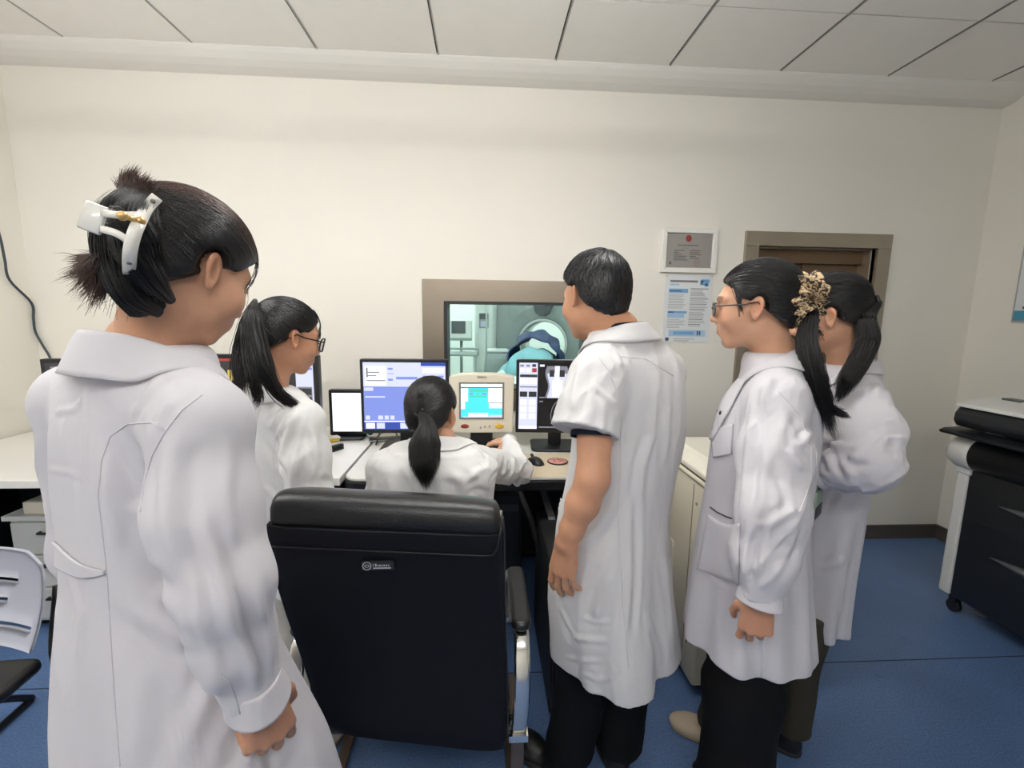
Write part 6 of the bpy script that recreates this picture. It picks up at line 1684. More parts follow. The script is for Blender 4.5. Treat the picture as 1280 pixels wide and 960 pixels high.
# ---------------------------------------------------------------- 4. man in the short-sleeved coat
def man():
    Y = 1.30
    hc = at(742, 372, Y+.02); fr_ = Frame(hc, -26, 14, -6, .98)
    nb = at(774, 412, Y-.01); yaw = -38
    root = person('person with short black hair in a short sleeved white coat', (nb[0], nb[1], 0))
    rg = A3(math.cos(math.radians(yaw)), -math.sin(math.radians(yaw)), 0); fw = A3(math.sin(math.radians(yaw)), math.cos(math.radians(yaw)), 0)
    shL = at(746, 474, Y-.11); shR = at(826, 466, Y+.12)
    elL = at(741, 598, Y-.20); wrL = at(708, 678, Y-.18)
    elR = shR+A3(.02, .06, -.29); wrR = elR+A3(-.02, .14, -.20)
    hem = .50
    S = [sl(py, a, b, yy, r, yaw) for py, a, b, r, yy in ((430, 746, 828, .62, Y), (452, 730, 848, .62, Y), (490, 724, 858, .64, Y), (540, 720, 857, .68, Y), (600, 712, 845, .74, Y-.01), (660, 701, 838, .78, Y-.02), (720, 697, 840, .80, Y-.03), (790, 702, 846, .82, Y-.04), (850, 708, 850, .84, Y-.05))]
    T = Torso(S, yaw, hem, nb[2]-.02, [(.014, 4, 2.4, 2), (.008, 7, .6, -2), (.004, 12, 1, 3)], wr=.0055, seed=4)
    sle = at(731, 541, Y-.165)
    sL = [shL, (shL+sle)/2, sle]; rL = [.068, .078, .088]
    sleR = shR+(elR-shR)*.66; sR = [shR, sleR]; rR = [.066, .074]
    nk = nb-A3(0, 0, .035)
    def coat(P):
        d = T(P)
        for sh in (shR, shL): d = smin(d, sd_cone(P, nk, sh+A3(0, 0, .008), .066, .060), .05)
        d = smax(d, P[:, 2]-(nb[2]+.002), .012)
        dz = np.clip((P[:, 2]-(shL[2]-.14))/.14, 0, 1)
        d = smin(d, sleeve_sdf(P, sL, rL, .005, 7, 'open'), .006+.030*dz); d = smin(d, sleeve_sdf(P, sR, rR, .005, 8, 'open'), .006+.030*dz)
        return smax(d, -sd_cone(P, nk+A3(0, 0, .02), nb+A3(0, 0, .09), .056, .074), .01)
    lo = A3(nb[0]-.38, Y-.36, hem-.03); hi = A3(nb[0]+.36, Y+.38, nb[2]+.05)
    Vt, Q = nets(coat, lo, hi, .0052); Vt = creases(Vt, Q, [(3.5, 4.5, ((758, 430), (770, 442), (779, 460))), (3, 4.5, ((776, 430), (783, 442), (788, 455))), (2.5, 4, ((738, 480), (756, 494), (772, 508))), (4, 6, ((726, 452), (720, 480), (714, 516))), (-3, 5, ((738, 460), (734, 490), (728, 520))), (3, 5, ((752, 500), (754, 520), (752, 545))),
        (3.5, 7, ((832, 470), (836, 510), (831, 582))), (4, 7, ((820, 490), (815, 546), (802, 582), (798, 640))), (-3.5, 6, ((808, 540), (796, 580), (790, 620))), (6, 7, ((772, 616), (752, 654), (722, 684))), (-4, 8, ((770, 654), (752, 684), (738, 702))), (6, 8, ((764, 710), (754, 742), (743, 776))), (-4, 7, ((744, 735), (736, 755), (732, 776))),
        (3, 3.5, ((716, 797), (736, 800), (760, 801))), (2.5, 3, ((708, 822), (730, 826), (754, 826))), (2.5, 3, ((728, 772), (746, 778), (764, 777))), (2.5, 3.5, ((750, 852), (762, 846), (770, 834))), (2.5, 3, ((722, 840), (738, 846), (748, 852))), (-5, 5, ((795, 615), (796, 680), (795, 730), (791, 790))), (4, 5, ((784, 640), (786, 720), (782, 800))), (4, 6, ((830, 690), (836, 740), (842, 800))), (3, 5, ((806, 760), (820, 800), (826, 836))), (3, 4, ((700, 760), (712, 784), (722, 800)))])
    ct = np_mesh('white_coat', Vt, Q, M_coat2, root); bv = bvh_of(Vt, Q)
    collar(bv, nb-A3(0, 0, .014), yaw, .074, .070, M_coat2, ct, back_h=.036, front_drop=.07, leaf=.048, open_=26, tip=.02)
    # dark shirt collar just showing above the coat collar, and its sleeve inside the coat sleeve
    y_ = nb+A3(0, 0, .016); b = MB(); b.smooth = True
    b.tube([tuple(y_+rg*.066*math.sin(a)-fw*.062*math.cos(a)-A3(0, 0, .035*((1-math.cos(a))/2)**1.5)) for a in np.linspace(-2.6, 2.6, 40)], .0075, 8); shirt = b.build('navy_shirt', M_navycloth, root)
    for s_, e_ in ((shL, elL), (shR, elR)):
        a = s_+(e_-s_)*.30; c = s_+(e_-s_)*.60; b = MB(); b.smooth = True; n = nrm(c-a); b.tube([tuple(a), tuple((a+c)/2), tuple(c)], [.054, .060, .062], 28, caps=False); b.build('shirt_sleeve', M_navycloth, shirt)
    for pl in (((776, 548), (776, 520), (772, 492), (760, 462), (748, 446)), ((776, 520), (776, 580), (772, 640), (776, 700), (780, 770), (786, 834)), ((772, 445), (806, 448), (842, 470))): seam(bv, pl, .0012, 4).build('seam', M_coat2, ct)
    seam(bv, ((694, 527), (715, 536), (745, 546), (772, 551)), .0010, 3).build('hem_stitch', M_coat2, ct)
    cloth_patch('pocket', bv, [(700, 622), (712, 628), (712, 660), (700, 656)], M_coat2, ct)
    hf = hand_frame(wrL, nrm(at(699, 738, Y-.165)-wrL), A3(.75, .62, .05), False, 1.06)
    C2 = [(8, 16, 10), (12, 20, 12), (16, 24, 12), (20, 26, 14)]
    hfR = hand_frame(wrR, A3(-.1, .3, -1), A3(-.8, -.3, 0), True, 1.04)
    pt = [head_patch(fr_, nb-A3(0, 0, .02), True, .0028, (.056, .062)), arm_patch(hf, C2, elL, (.041, .029), upper=elL*.62+shL*.38, thumb=(12, 18), tdir=(.35, .85, -.35)), arm_patch(hfR, RELAX, elR, (.041, .029), h=.003, upper=sleR*.8+shR*.2), trunk_patch(nb, shL, shR, arms=((shL, elL), (shR, elR)), hips=A3(nb[0]-.01, nb[1]+.02, .88))]
    finish_body(root, pt, M_skin_m, [lambda v: head_tint(fr_.inv(v.astype(np.float32))), None, None, None])
    eyes(fr_, root)
    # short hair: thick cap, strands lying down from the crown
    full = lambda L: smin(cap_sdf(L, .010, cut=(0, -.2), male=True), sd_ell(L, (0, -.006, .055), (.076, .092, .078)), .02)
    cut = lambda L: smax(full(L), (np.where(L[:, 1] > -.01, .95*L[:, 1]+.018, 1.15*L[:, 1]+.016)+.003*np.sin(L[:, 0]*300)-L[:, 2])*.75, .006)
    cap = lambda L: smax(cut(L), -sd_ell(np.stack([np.abs(L[:, 0]), L[:, 1], L[:, 2]], 1), (.085, -.008, -.010), (.020, .024, .036)), .004)
    parts = [nets(lambda P: cap(fr_.inv(P))*fr_.s, hc-.17, hc+.17, .0036)]; cols = [(.008, .008, .009)]
    rs = np.random.default_rng(15); n = 3600; crown = nrm(A3(.008, -.050, .095))
    d = rs.normal(size=(n, 3)); d /= np.linalg.norm(d, axis=1, keepdims=True)
    c0 = A3(0, -.014, .025); P0 = on_cap(d, full); lim = np.where(P0[:, 1] > -.01, .95*P0[:, 1]+.024, 1.15*P0[:, 1]+.02); ok = P0[:, 2] > lim+.004; d = d[ok]; n = len(d)
    K = 10; tan = d-crown*(d@crown)[:, None]; tan /= np.linalg.norm(tan, axis=1, keepdims=True)
    ln = rs.uniform(.25, .45, n); tt = np.linspace(0, 1, K)
    e = nrm(A3(0, 0, -1)); D = d[:, None]+(tan*ln[:, None])[:, None]*tt[None, :, None]+np.array([0, .0, -.14])[None, None]*tt[None, :, None]**2+rs.normal(0, .05, (n, 1, 3))*tt[None, :, None]; D /= np.linalg.norm(D, axis=2, keepdims=True)
    Q1 = on_cap(D.reshape(-1, 3), full).reshape(n, K, 3)+D*(rs.uniform(-.0004, .0030, (n, 1))*np.sin(tt*2.4+.3)[None])[..., None]
    lim = np.where(Q1[..., 1] > -.01, .95*Q1[..., 1]+.010, 1.15*Q1[..., 1]+.008); ok = (Q1[..., 2] > lim).all(1) & ~((np.abs(Q1[..., 0]) > .062) & (np.abs(Q1[..., 1]+.008) < .022) & (Q1[..., 2] < .020)).any(1); Q1 = Q1[ok]
    parts.append(strand_part(fr_, Q1, np.full(Q1.shape[:2], .0008)*np.linspace(1.1, .4, K)[None])); cols.append((.010, .010, .011))
    hair_object(parts, cols, root)
    # trousers and shoes
    cx, cy = S[-1][1], S[-1][2]
    aL = A3(.17, 1.20, .09); aR = A3(.46, 1.32, .09)
    aL = atz(712, 935, .10); aR = atz(772, 925, .09)
    legs = [(A3(cx, cy, .9)-rg*.09, (A3(cx, cy, 0)-rg*.09+aL)*A3(.5, .5, 0)+A3(0, .02, .48), aL), (A3(cx, cy, .9)+rg*.09, (A3(cx, cy, 0)+rg*.09+aR)*A3(.5, .5, 0)+A3(0, .02, .48), aR)]
    trousers(M_blackcloth, root, legs, (.095, .084, .080), (hem+.10 if 16 != 12 else .60), 16)
    shoe(M_shoeb, M_soled, root, aL-A3(-.0, .05, 0), -42, L=.27, W=.10); shoe(M_shoeb, M_soled, root, aR-A3(0, .06, 0), -5, L=.27, W=.10)
    settle(root)
if want('man'): man()

# ---------------------------------------------------------------- 5. woman with the scrunchie
def woman_scrunchie():
    Y = 1.17
    hc = at(944, 383, Y); fr_ = Frame(hc, -57, 5, 0, .95)
    nb = at(968, 441, Y-.005); yaw = -52
    root = person('person with glasses and a patterned scrunchie in a white coat, facing left', (nb[0], nb[1], 0))
    rg = A3(math.cos(math.radians(yaw)), -math.sin(math.radians(yaw)), 0); fw = A3(math.sin(math.radians(yaw)), math.cos(math.radians(yaw)), 0)
    shL = at(972, 505, Y-.135); shR = at(968, 496, Y+.16)
    elL = at(964, 638, Y-.235); wrL = at(950, 746, Y-.25)
    elR = shR-rg*.02+A3(.0, 0, -.28); wrR = elR-rg*.02+A3(0, 0, -.24)
    hem = .62
    S = [sl(py, a, b, Y, r, yaw) for py, a, b, r in ((462, 938, 1012, .66), (485, 916, 1024, .66), (515, 900, 1030, .68), (560, 888, 1026, .72), (610, 882, 1018, .76), (660, 874, 1014, .80), (720, 864, 1016, .84), (790, 856, 1021, .86), (860, 850, 1026, .88))]
    T = Torso(S, yaw, hem, nb[2]-.02, [(.009, 5, .3, 2), (.007, 8, 1.3, -3), (.004, 13, .5, 4)], wr=.0045, seed=5)
    sL = [shL, shL*.5+elL*.5, elL, elL*.45+wrL*.55, wrL]; rL = [.064, .074, .070, .062, .043]; sR = [shR, elR, wrR]; rR = [.060, .058, .044]
    nk = nb-A3(0, 0, .035)
    def coat(P):
        d = T(P)
        for sh in (shR, shL): d = smin(d, sd_cone(P, nk, sh+A3(0, 0, .004), .062, .056), .045)
        d = smax(d, P[:, 2]-(nb[2]+.004), .012)
        dz = np.clip((P[:, 2]-(shL[2]-.16))/.16, 0, 1)
        d = smin(d, sleeve_sdf(P, sL, rL, .006, 9, True), .006+.030*dz); d = smin(d, sleeve_sdf(P, sR, rR, .005, 10, True), .006+.026*dz)
        return smax(d, -sd_cone(P, nk+A3(0, 0, .02), nb+fw*.02+A3(0, 0, .09), .050, .068), .01)
    lo = A3(nb[0]-.34, Y-.36, hem-.03); hi = A3(nb[0]+.34, Y+.42, nb[2]+.05)
    Vt, Q = nets(coat, lo, hi, .005); Vt = creases(Vt, Q, [(5, 6, ((944, 500), (938, 536), (932, 600), (925, 660))), (4, 6, ((982, 512), (975, 540), (972, 565))), (4, 5, ((984, 560), (992, 574), (1003, 586))), (5, 4.5, ((1014, 540), (1004, 552), (996, 560))), (5, 5, ((994, 636), (972, 649), (953, 662))), (-6, 4.5, ((956, 652), (944, 680), (938, 728))), (4, 4.5, ((932, 680), (930, 705), (934, 728))), (4, 4.5, ((980, 704), (964, 722), (948, 736))),
        (-4, 3.5, ((870, 702), (892, 718), (912, 732))), (3, 4, ((904, 712), (914, 704), (924, 698))), (4, 6, ((946, 790), (950, 820), (952, 860))), (4, 6, ((960, 560), (954, 600), (952, 640))), (-4, 5, ((972, 590), (980, 620), (982, 650))), (4, 5, ((966, 470), (958, 486), (952, 510))), (4, 5, ((996, 660), (986, 684), (976, 700))), (-3, 5, ((990, 520), (1000, 540), (1004, 560))), (4, 8, ((1004, 700), (1008, 770), (1010, 850))), (3.5, 7, ((880, 740), (874, 780), (872, 820))), (-3, 6, ((905, 760), (908, 800), (912, 850)))])
    ct = np_mesh('white_coat', Vt, Q, M_coat, root); bv = bvh_of(Vt, Q)
    collar(bv, nb-A3(0, 0, .012), yaw, .068, .068, M_coat, ct, back_h=.034, front_drop=.11, leaf=.055, open_=20, tip=.04)
    cloth_patch('lapel', bv, [(934, 476), (926, 474), (868, 534), (893, 552)], M_coat, ct, off=.006)
    cloth_patch('chest_pocket', bv, [(889, 538), (917, 530), (915, 568), (893, 572)], M_coat, ct, off=.003)
    cloth_patch('hip_pocket', bv, [(886, 642), (926, 654), (924, 730), (872, 712)], M_coat, ct, off=.003, curve=lambda u, v: A3(0, 6*math.sin(PI*u)*(1-v)))
    b = seam(bv, ((888, 634), (896, 640), (908, 646), (922, 650)), .002, 3); b.build('pocket_opening', M_dark, ct)
    b = MB(); h_ = hit_px(bv, 904, 517)
    if h_[0] is not None: b.sphere(tuple(h_[0]+h_[1]*.004), .007, 8)
    b.build('pen_clip', M_bp, ct)
    for pl in (((1000, 640), (1014, 600), (1014, 560), (1000, 520), (982, 498), (972, 488)), ((954, 786), (952, 830), (950, 884)), ((1012, 470), (1022, 520), (1020, 600))): seam(bv, pl, .0011, 4).build('seam', M_coat, ct)
    cuff(wrL+nrm(wrL-elL)*.012, elL, .0435, .049, .048, M_coat, ct); cuff(wrR+nrm(wrR-elR)*.01, elR, .043, .047, .045, M_coat, ct)
    hf = hand_frame(wrL+A3(0, 0, -.006), nrm(A3(-.03, .02, -1)), A3(.60, .78, 0), False, .92)
    F2 = [(24, 40, 24), (38, 64, 36), (48, 72, 40), (56, 76, 40)]
    hfR = hand_frame(wrR, A3(-.5, .5, -.6), A3(-.5, -.6, 0), True, .92)
    pt = [head_patch(fr_, nb-A3(0, 0, .02), h=.0024), arm_patch(hf, F2, elL, (.036, .025)), arm_patch(hfR, RELAX, elR, (.036, .025), h=.003), trunk_patch(nb, shL, shR, arms=((shL, elL), (shR, elR)), hips=A3(nb[0], nb[1], .86))]
    finish_body(root, pt, M_skin, [lambda v: head_tint(fr_.inv(v.astype(np.float32))), lambda v: np.tile([.86, .78, .74], (len(v), 1)), None, None])
    eyes(fr_, root); glasses(fr_, root, mat('frame_dark', hexc(48, 42, 44), .3))
    full = lambda L: cap_sdf(L, .006, cut=(0, -.2)); cap = lambda L: cap_sdf(L, .006, cut=(.86, .010))
    parts = [nets(lambda P: cap(fr_.inv(P))*fr_.s, hc-.16, hc+.16, .0036)]; cols = [BLK]
    tie = A3(.0, -.112, .010)
    Q1, R1 = combed(full, tie, 3000, seed=16, r=.0008, spread=.05, keep=lambda p: p[:, 2]-(.86*p[:, 1]+.014)); parts.append(strand_part(fr_, Q1, R1)); cols.append(hair_noise(BLK, .5))
    t0 = fr_.to(tie)
    g1 = [t0, at(1012, 394, Y-.085), at(1008, 425, Y-.10), at(1015, 462, Y-.12), at(1027, 502, Y-.125), at(1042, 545, Y-.12)]
    parts += tail(g1, [.014, .022, .026, .028, .026, .016], 900, seed=80, r=.0010, ends=.30, frizz=.005, flat=(1, .2, 0)); cols += [hair_noise(BLK, .6), BLK]
    g2 = [at(1018, 478, Y-.125), at(1032, 505, Y-.128), at(1050, 516, Y-.12), at(1062, 520, Y-.11)]
    parts += tail(g2, [.016, .012, .008, .003], 160, seed=81, r=.0009, ends=.4, frizz=.006); cols += [hair_noise(BLK, .6), BLK]
    rs = np.random.default_rng(5); srf = lambda L: np.minimum(head_sdf(L), full(L)+.003)
    ct_ = [[A3(sx*(.056+rs.normal(0, .004)), .040+rs.normal(0, .006), .06), A3(sx*.07, .036+rs.normal(0, .005), .03), A3(sx*.07, .030+rs.normal(0, .004), -.002+rs.normal(0, .010))] for sx in (-1, -1, 1)*16]
    W_ = wisps(fr_, srf, ct_, .0008, lift=.002).reshape(len(ct_), -1, 3); parts.append(strand_part(fr_, W_, np.full(W_.shape[:2], .0007))); cols.append(BLK)
    hair_object(parts, cols, root)
    # scrunchie: a puckered ring of printed cloth
    ax = nrm(nrm(t0-fr_.to(tie+A3(0, .03, .008)))+.55*nrm(CAM-t0)+A3(0, 0, .15)); u = nrm(np.cross(ax, (0, 0, 1))); w = np.cross(ax, u); c = fr_.to(tie+A3(0, -.004, -.002))
    N, K = 150, 26; vs = []
    for i in range(N):
        th = 2*PI*i/N; dr = u*math.cos(th)+w*math.sin(th)
        pk = 1+.20*math.sin(13*th)+.10*math.sin(21*th+1); R_ = .034+.003*math.sin(5*th)
        for k in range(K):
            p = 2*PI*k/K; rr = (.029*pk)*(1+.14*math.sin(3*p+7*th)+.08*math.sin(5*p-11*th)); vs.append(c+dr*(R_+rr*.95*math.cos(p))+ax*rr*1.0*math.sin(p))
    fs = [(i*K+k, ((i+1) % N)*K+k, ((i+1) % N)*K+(k+1) % K, i*K+(k+1) % K) for i in range(N) for k in range(K)]
    m = bpy.data.materials.new('scrunchie_print'); m.use_nodes = True; nt = m.node_tree; p = nt.nodes['Principled BSDF']; p.inputs['Roughness'].default_value = .7
    tc = nt.nodes.new('ShaderNodeTexCoord'); vo = nt.nodes.new('ShaderNodeTexNoise'); vo.inputs['Scale'].default_value = 95; vo.inputs['Detail'].default_value = 2; vo.inputs['Distortion'].default_value = 1.2
    nt.links.new(tc.outputs['Object'], vo.inputs['Vector']); rp = nt.nodes.new('ShaderNodeValToRGB'); e = rp.color_ramp.elements; e[0].position = .44; e[0].color = (*hexc(48, 34, 26), 1); e[1].position = .52; e[1].color = (*hexc(206, 178, 138), 1)
    nt.links.new(vo.outputs['Fac'], rp.inputs['Fac']); nt.links.new(rp.outputs[0], p.inputs['Base Color'])
    b = MB(); b.add(vs, fs, True); b.build('hair_scrunchie', m, root)
    cx, cy = S[-1][1], S[-1][2]
    aL = atz(915, 985, .10); aR = aL+rg*.17+fw*.06
    aL = A3(cx, cy, .05)-rg*.075; aR = A3(cx, cy, .05)+rg*.075+fw*.02
    legs = [(A3(cx, cy, .88)-rg*.065, (A3(cx, cy, 0)-rg*.07)+A3(0, .0, .48), aL), (A3(cx, cy, .88)+rg*.065, A3(cx, cy, 0)+rg*.07+fw*.01+A3(0, 0, .48), aR)]
    trousers(M_blackcloth, root, legs, (.090, .098, .104), hem+.07, 21)
    shoe(M_shoeb, M_soled, root, aL-fw*.13, yaw); shoe(M_shoeb, M_soled, root, aR-fw*.13, yaw)
    settle(root)
if want('scrunchie'): woman_scrunchie()

# ---------------------------------------------------------------- 6. woman behind her, looking at a phone
def woman_behind():
    Y = 1.36
    hc = at(1035, 393, Y); fr_ = Frame(hc, -50, 18, 4, .98)
    nb = at(1060, 456, Y-.01); yaw = -46
    root = person('person with a dark ponytail in a white coat, half hidden behind the scrunchie wearer', (nb[0], nb[1], 0))
    rg = A3(math.cos(math.radians(yaw)), -math.sin(math.radians(yaw)), 0); fw = A3(math.sin(math.radians(yaw)), math.cos(math.radians(yaw)), 0)
    shL = at(1078, 505, Y-.12); shR = at(1042, 500, Y+.12)
    elL = at(1088, 580, Y-.24); wrL = at(1030, 592, Y-.16)
    elR = shR+A3(-.02, .04, -.28); wrR = at(1000, 600, Y+.10)
    hem = .50
    S = [sl(py, a, b, Y, r, yaw) for py, a, b, r in ((475, 1030, 1100, .64), (498, 1010, 1108, .64), (540, 1000, 1104, .68), (590, 998, 1096, .72), (640, 994, 1087, .78), (700, 990, 1076, .82), (760, 986, 1064, .84), (806, 984, 1058, .86))]
    T = Torso(S, yaw, hem, nb[2]-.02, [(.009, 5, 2.3, 2), (.006, 8, .3, -3)], wr=.006, seed=6)
    sL = [shL, shL*.5+elL*.5+A3(.012, 0, 0), elL, (elL+wrL)/2, wrL]; rL = [.060, .070, .066, .056, .046]; sR = [shR, elR, wrR]; rR = [.060, .058, .044]
    nk = nb-A3(0, 0, .035)
    def coat(P):
        d = T(P)
        for sh in (shR, shL): d = smin(d, sd_cone(P, nk, sh+A3(0, 0, .004), .062, .056), .045)
        d = smax(d, P[:, 2]-(nb[2]+.004), .012)
        dz = np.clip((P[:, 2]-(shL[2]-.16))/.16, 0, 1)
        d = smin(d, sleeve_sdf(P, sL, rL, .009, 11, True), .006+.030*dz); d = smin(d, sleeve_sdf(P, sR, rR, .006, 12, True), .006+.026*dz)
        return smax(d, -sd_cone(P, nk+A3(0, 0, .02), nb+fw*.02+A3(0, 0, .09), .050, .066), .01)
    lo = A3(nb[0]-.36, Y-.38, hem-.03); hi = A3(nb[0]+.34, Y+.40, nb[2]+.05)
    Vt, Q = nets(coat, lo, hi, .0055); Vt = creases(Vt, Q, [(7, 4.5, ((1027, 546), (1048, 558), (1066, 557), (1098, 540))), (-5, 4.5, ((1046, 568), (1068, 582), (1090, 582))), (-6, 3.5, ((1040, 562), (1046, 580), (1054, 598))), (4, 3.5, ((1028, 566), (1036, 578), (1040, 592))), (3, 3.5, ((1100, 478), (1097, 490), (1096, 500))), (3.5, 5, ((1068, 600), (1052, 622), (1036, 644))), (3.5, 4, ((1058, 700), (1042, 705), (1025, 712))), (3.5, 4.5, ((1056, 705), (1054, 736), (1050, 770))), (4, 5, ((1108, 530), (1106, 550), (1098, 570))), (4, 4, ((1060, 586), (1064, 594), (1062, 604))), (3, 5, ((1082, 640), (1074, 690), (1064, 750)))])
    ct = np_mesh('white_coat', Vt, Q, M_coat, root); bv = bvh_of(Vt, Q)
    collar(bv, nb-A3(0, 0, .012), yaw, .068, .066, M_coat, ct, back_h=.032, front_drop=.09, leaf=.036, open_=24, tip=.03)
    cuff(wrL+nrm(wrL-elL)*.012, elL, .046, .050, .045, M_coat, ct); cuff(wrR+nrm(wrR-elR)*.01, elR, .043, .047, .045, M_coat, ct)
    for pl in (((1088, 478), (1078, 486), (1062, 490), (1050, 500)), ((1078, 640), (1070, 700), (1056, 800))): seam(bv, pl, .0012, 4).build('seam', M_coat, ct)
    hf = hand_frame(wrL+nrm(wrL-elL)*.01, nrm(A3(-.80, .42, -.32)), A3(.15, .45, -.85), False, .90)
    hfR = hand_frame(wrR, nrm(A3(.2, .1, -.4)), A3(.3, -.5, .6), True, .90)
    pt = [head_patch(fr_, nb-A3(0, 0, .02), h=.003), arm_patch(hf, [(30, 45, 25)]*4, elL*.3+wrL*.7, (.032, .025), h=.003), arm_patch(hfR, RELAX, elR, (.036, .025), h=.003), trunk_patch(nb, shL, shR, arms=((shL, elL), (shR, elR)), hips=A3(nb[0], nb[1], .86))]
    finish_body(root, pt, M_skin, [lambda v: head_tint(fr_.inv(v.astype(np.float32))), None, None, None])
    eyes(fr_, root)
    full = lambda L: cap_sdf(L, .006, cut=(0, -.2)); cap = lambda L: cap_sdf(L, .006, cut=(.84, .004))
    parts = [nets(lambda P: cap(fr_.inv(P))*fr_.s, hc-.16, hc+.16, .004)]; cols = [BLK]
    tie = A3(.0, -.122, .0)
    Q1, R1 = combed(full, tie, 2200, seed=18, r=.0008, spread=.05, keep=lambda p: p[:, 2]-(.84*p[:, 1]+.008)); parts.append(strand_part(fr_, Q1, R1)); cols.append(hair_noise(BLK, .5))
    t0 = fr_.to(tie)
    g1 = [t0, at(1082, 398, Y-.09), at(1085, 425, Y-.11), at(1072, 455, Y-.13), at(1056, 480, Y-.14), at(1046, 505, Y-.13)]
    parts += tail(g1, [.014, .026, .030, .026, .022, .012], 700, seed=90, r=.0010, ends=.30, frizz=.005); cols += [hair_noise(BLK, .5), BLK]
    rs = np.random.default_rng(6); wp = []
    for k in range(20):
        wp.append(curve_pts([A3(-.066+rs.normal(0, .004), .040+rs.normal(0, .006), .03), A3(-.076, .042+rs.normal(0, .006), -.01), A3(-.068+rs.normal(0, .003), .030+rs.normal(0, .008), -.055+rs.normal(0, .012))], 12))
    wp = np.array(wp); parts.append(strand_part(fr_, wp, np.full(wp.shape[:2], .0007))); cols.append(BLK)
    hair_object(parts, cols, root)
    b = MB(); b.smooth = True; b.tube([tuple(fr_.to(tie+A3(.015*math.cos(a), -.004, .015*math.sin(a)))) for a in np.linspace(0, 2*PI, 20)], .005, 8); b.build('hair_tie', M_bp, root)
    cx, cy = S[-1][1], S[-1][2]
    aL = atz(988, 905, .10); aR = A3(.84, 1.42, .09); cx -= .05
    legs = [(A3(cx, cy, .88)-rg*.08, (A3(cx, cy, 0)-rg*.08+aL)*A3(.5, .5, 0)+A3(0, .0, .48), aL), (A3(cx, cy, .88)+rg*.08, (A3(cx, cy, 0)+rg*.08+aR)*A3(.5, .5, 0)+A3(0, 0, .48), aR)]
    trousers(M_olive, root, legs, (.070, .068, .062), hem+.08, 25)
    shoe(M_shoeb, M_soled, root, aL+A3(.02, -.03, 0), -40); shoe(M_shoet, M_soleb, root, aR+A3(.09, -.03, 0), -62)
    settle(root)
    ph = at(1022, 618, Y-.17)
    t = thing('mobile_phone', 'small pale green and dark phone held by the half hidden woman', 'phone', tuple(ph), math.radians(40))
    b = MB(); b.rbox((-.037, -.006, -.07), (.037, .006, .012), .006, axis=1); b.build('case', mat('phone_green', hexc(150, 168, 150), .35), t)
    b = MB(); b.box((-.033, -.0072, -.064), (.033, -.006, -.03)); b.build('screen', M_bp, t)
if want('behind'): woman_behind()
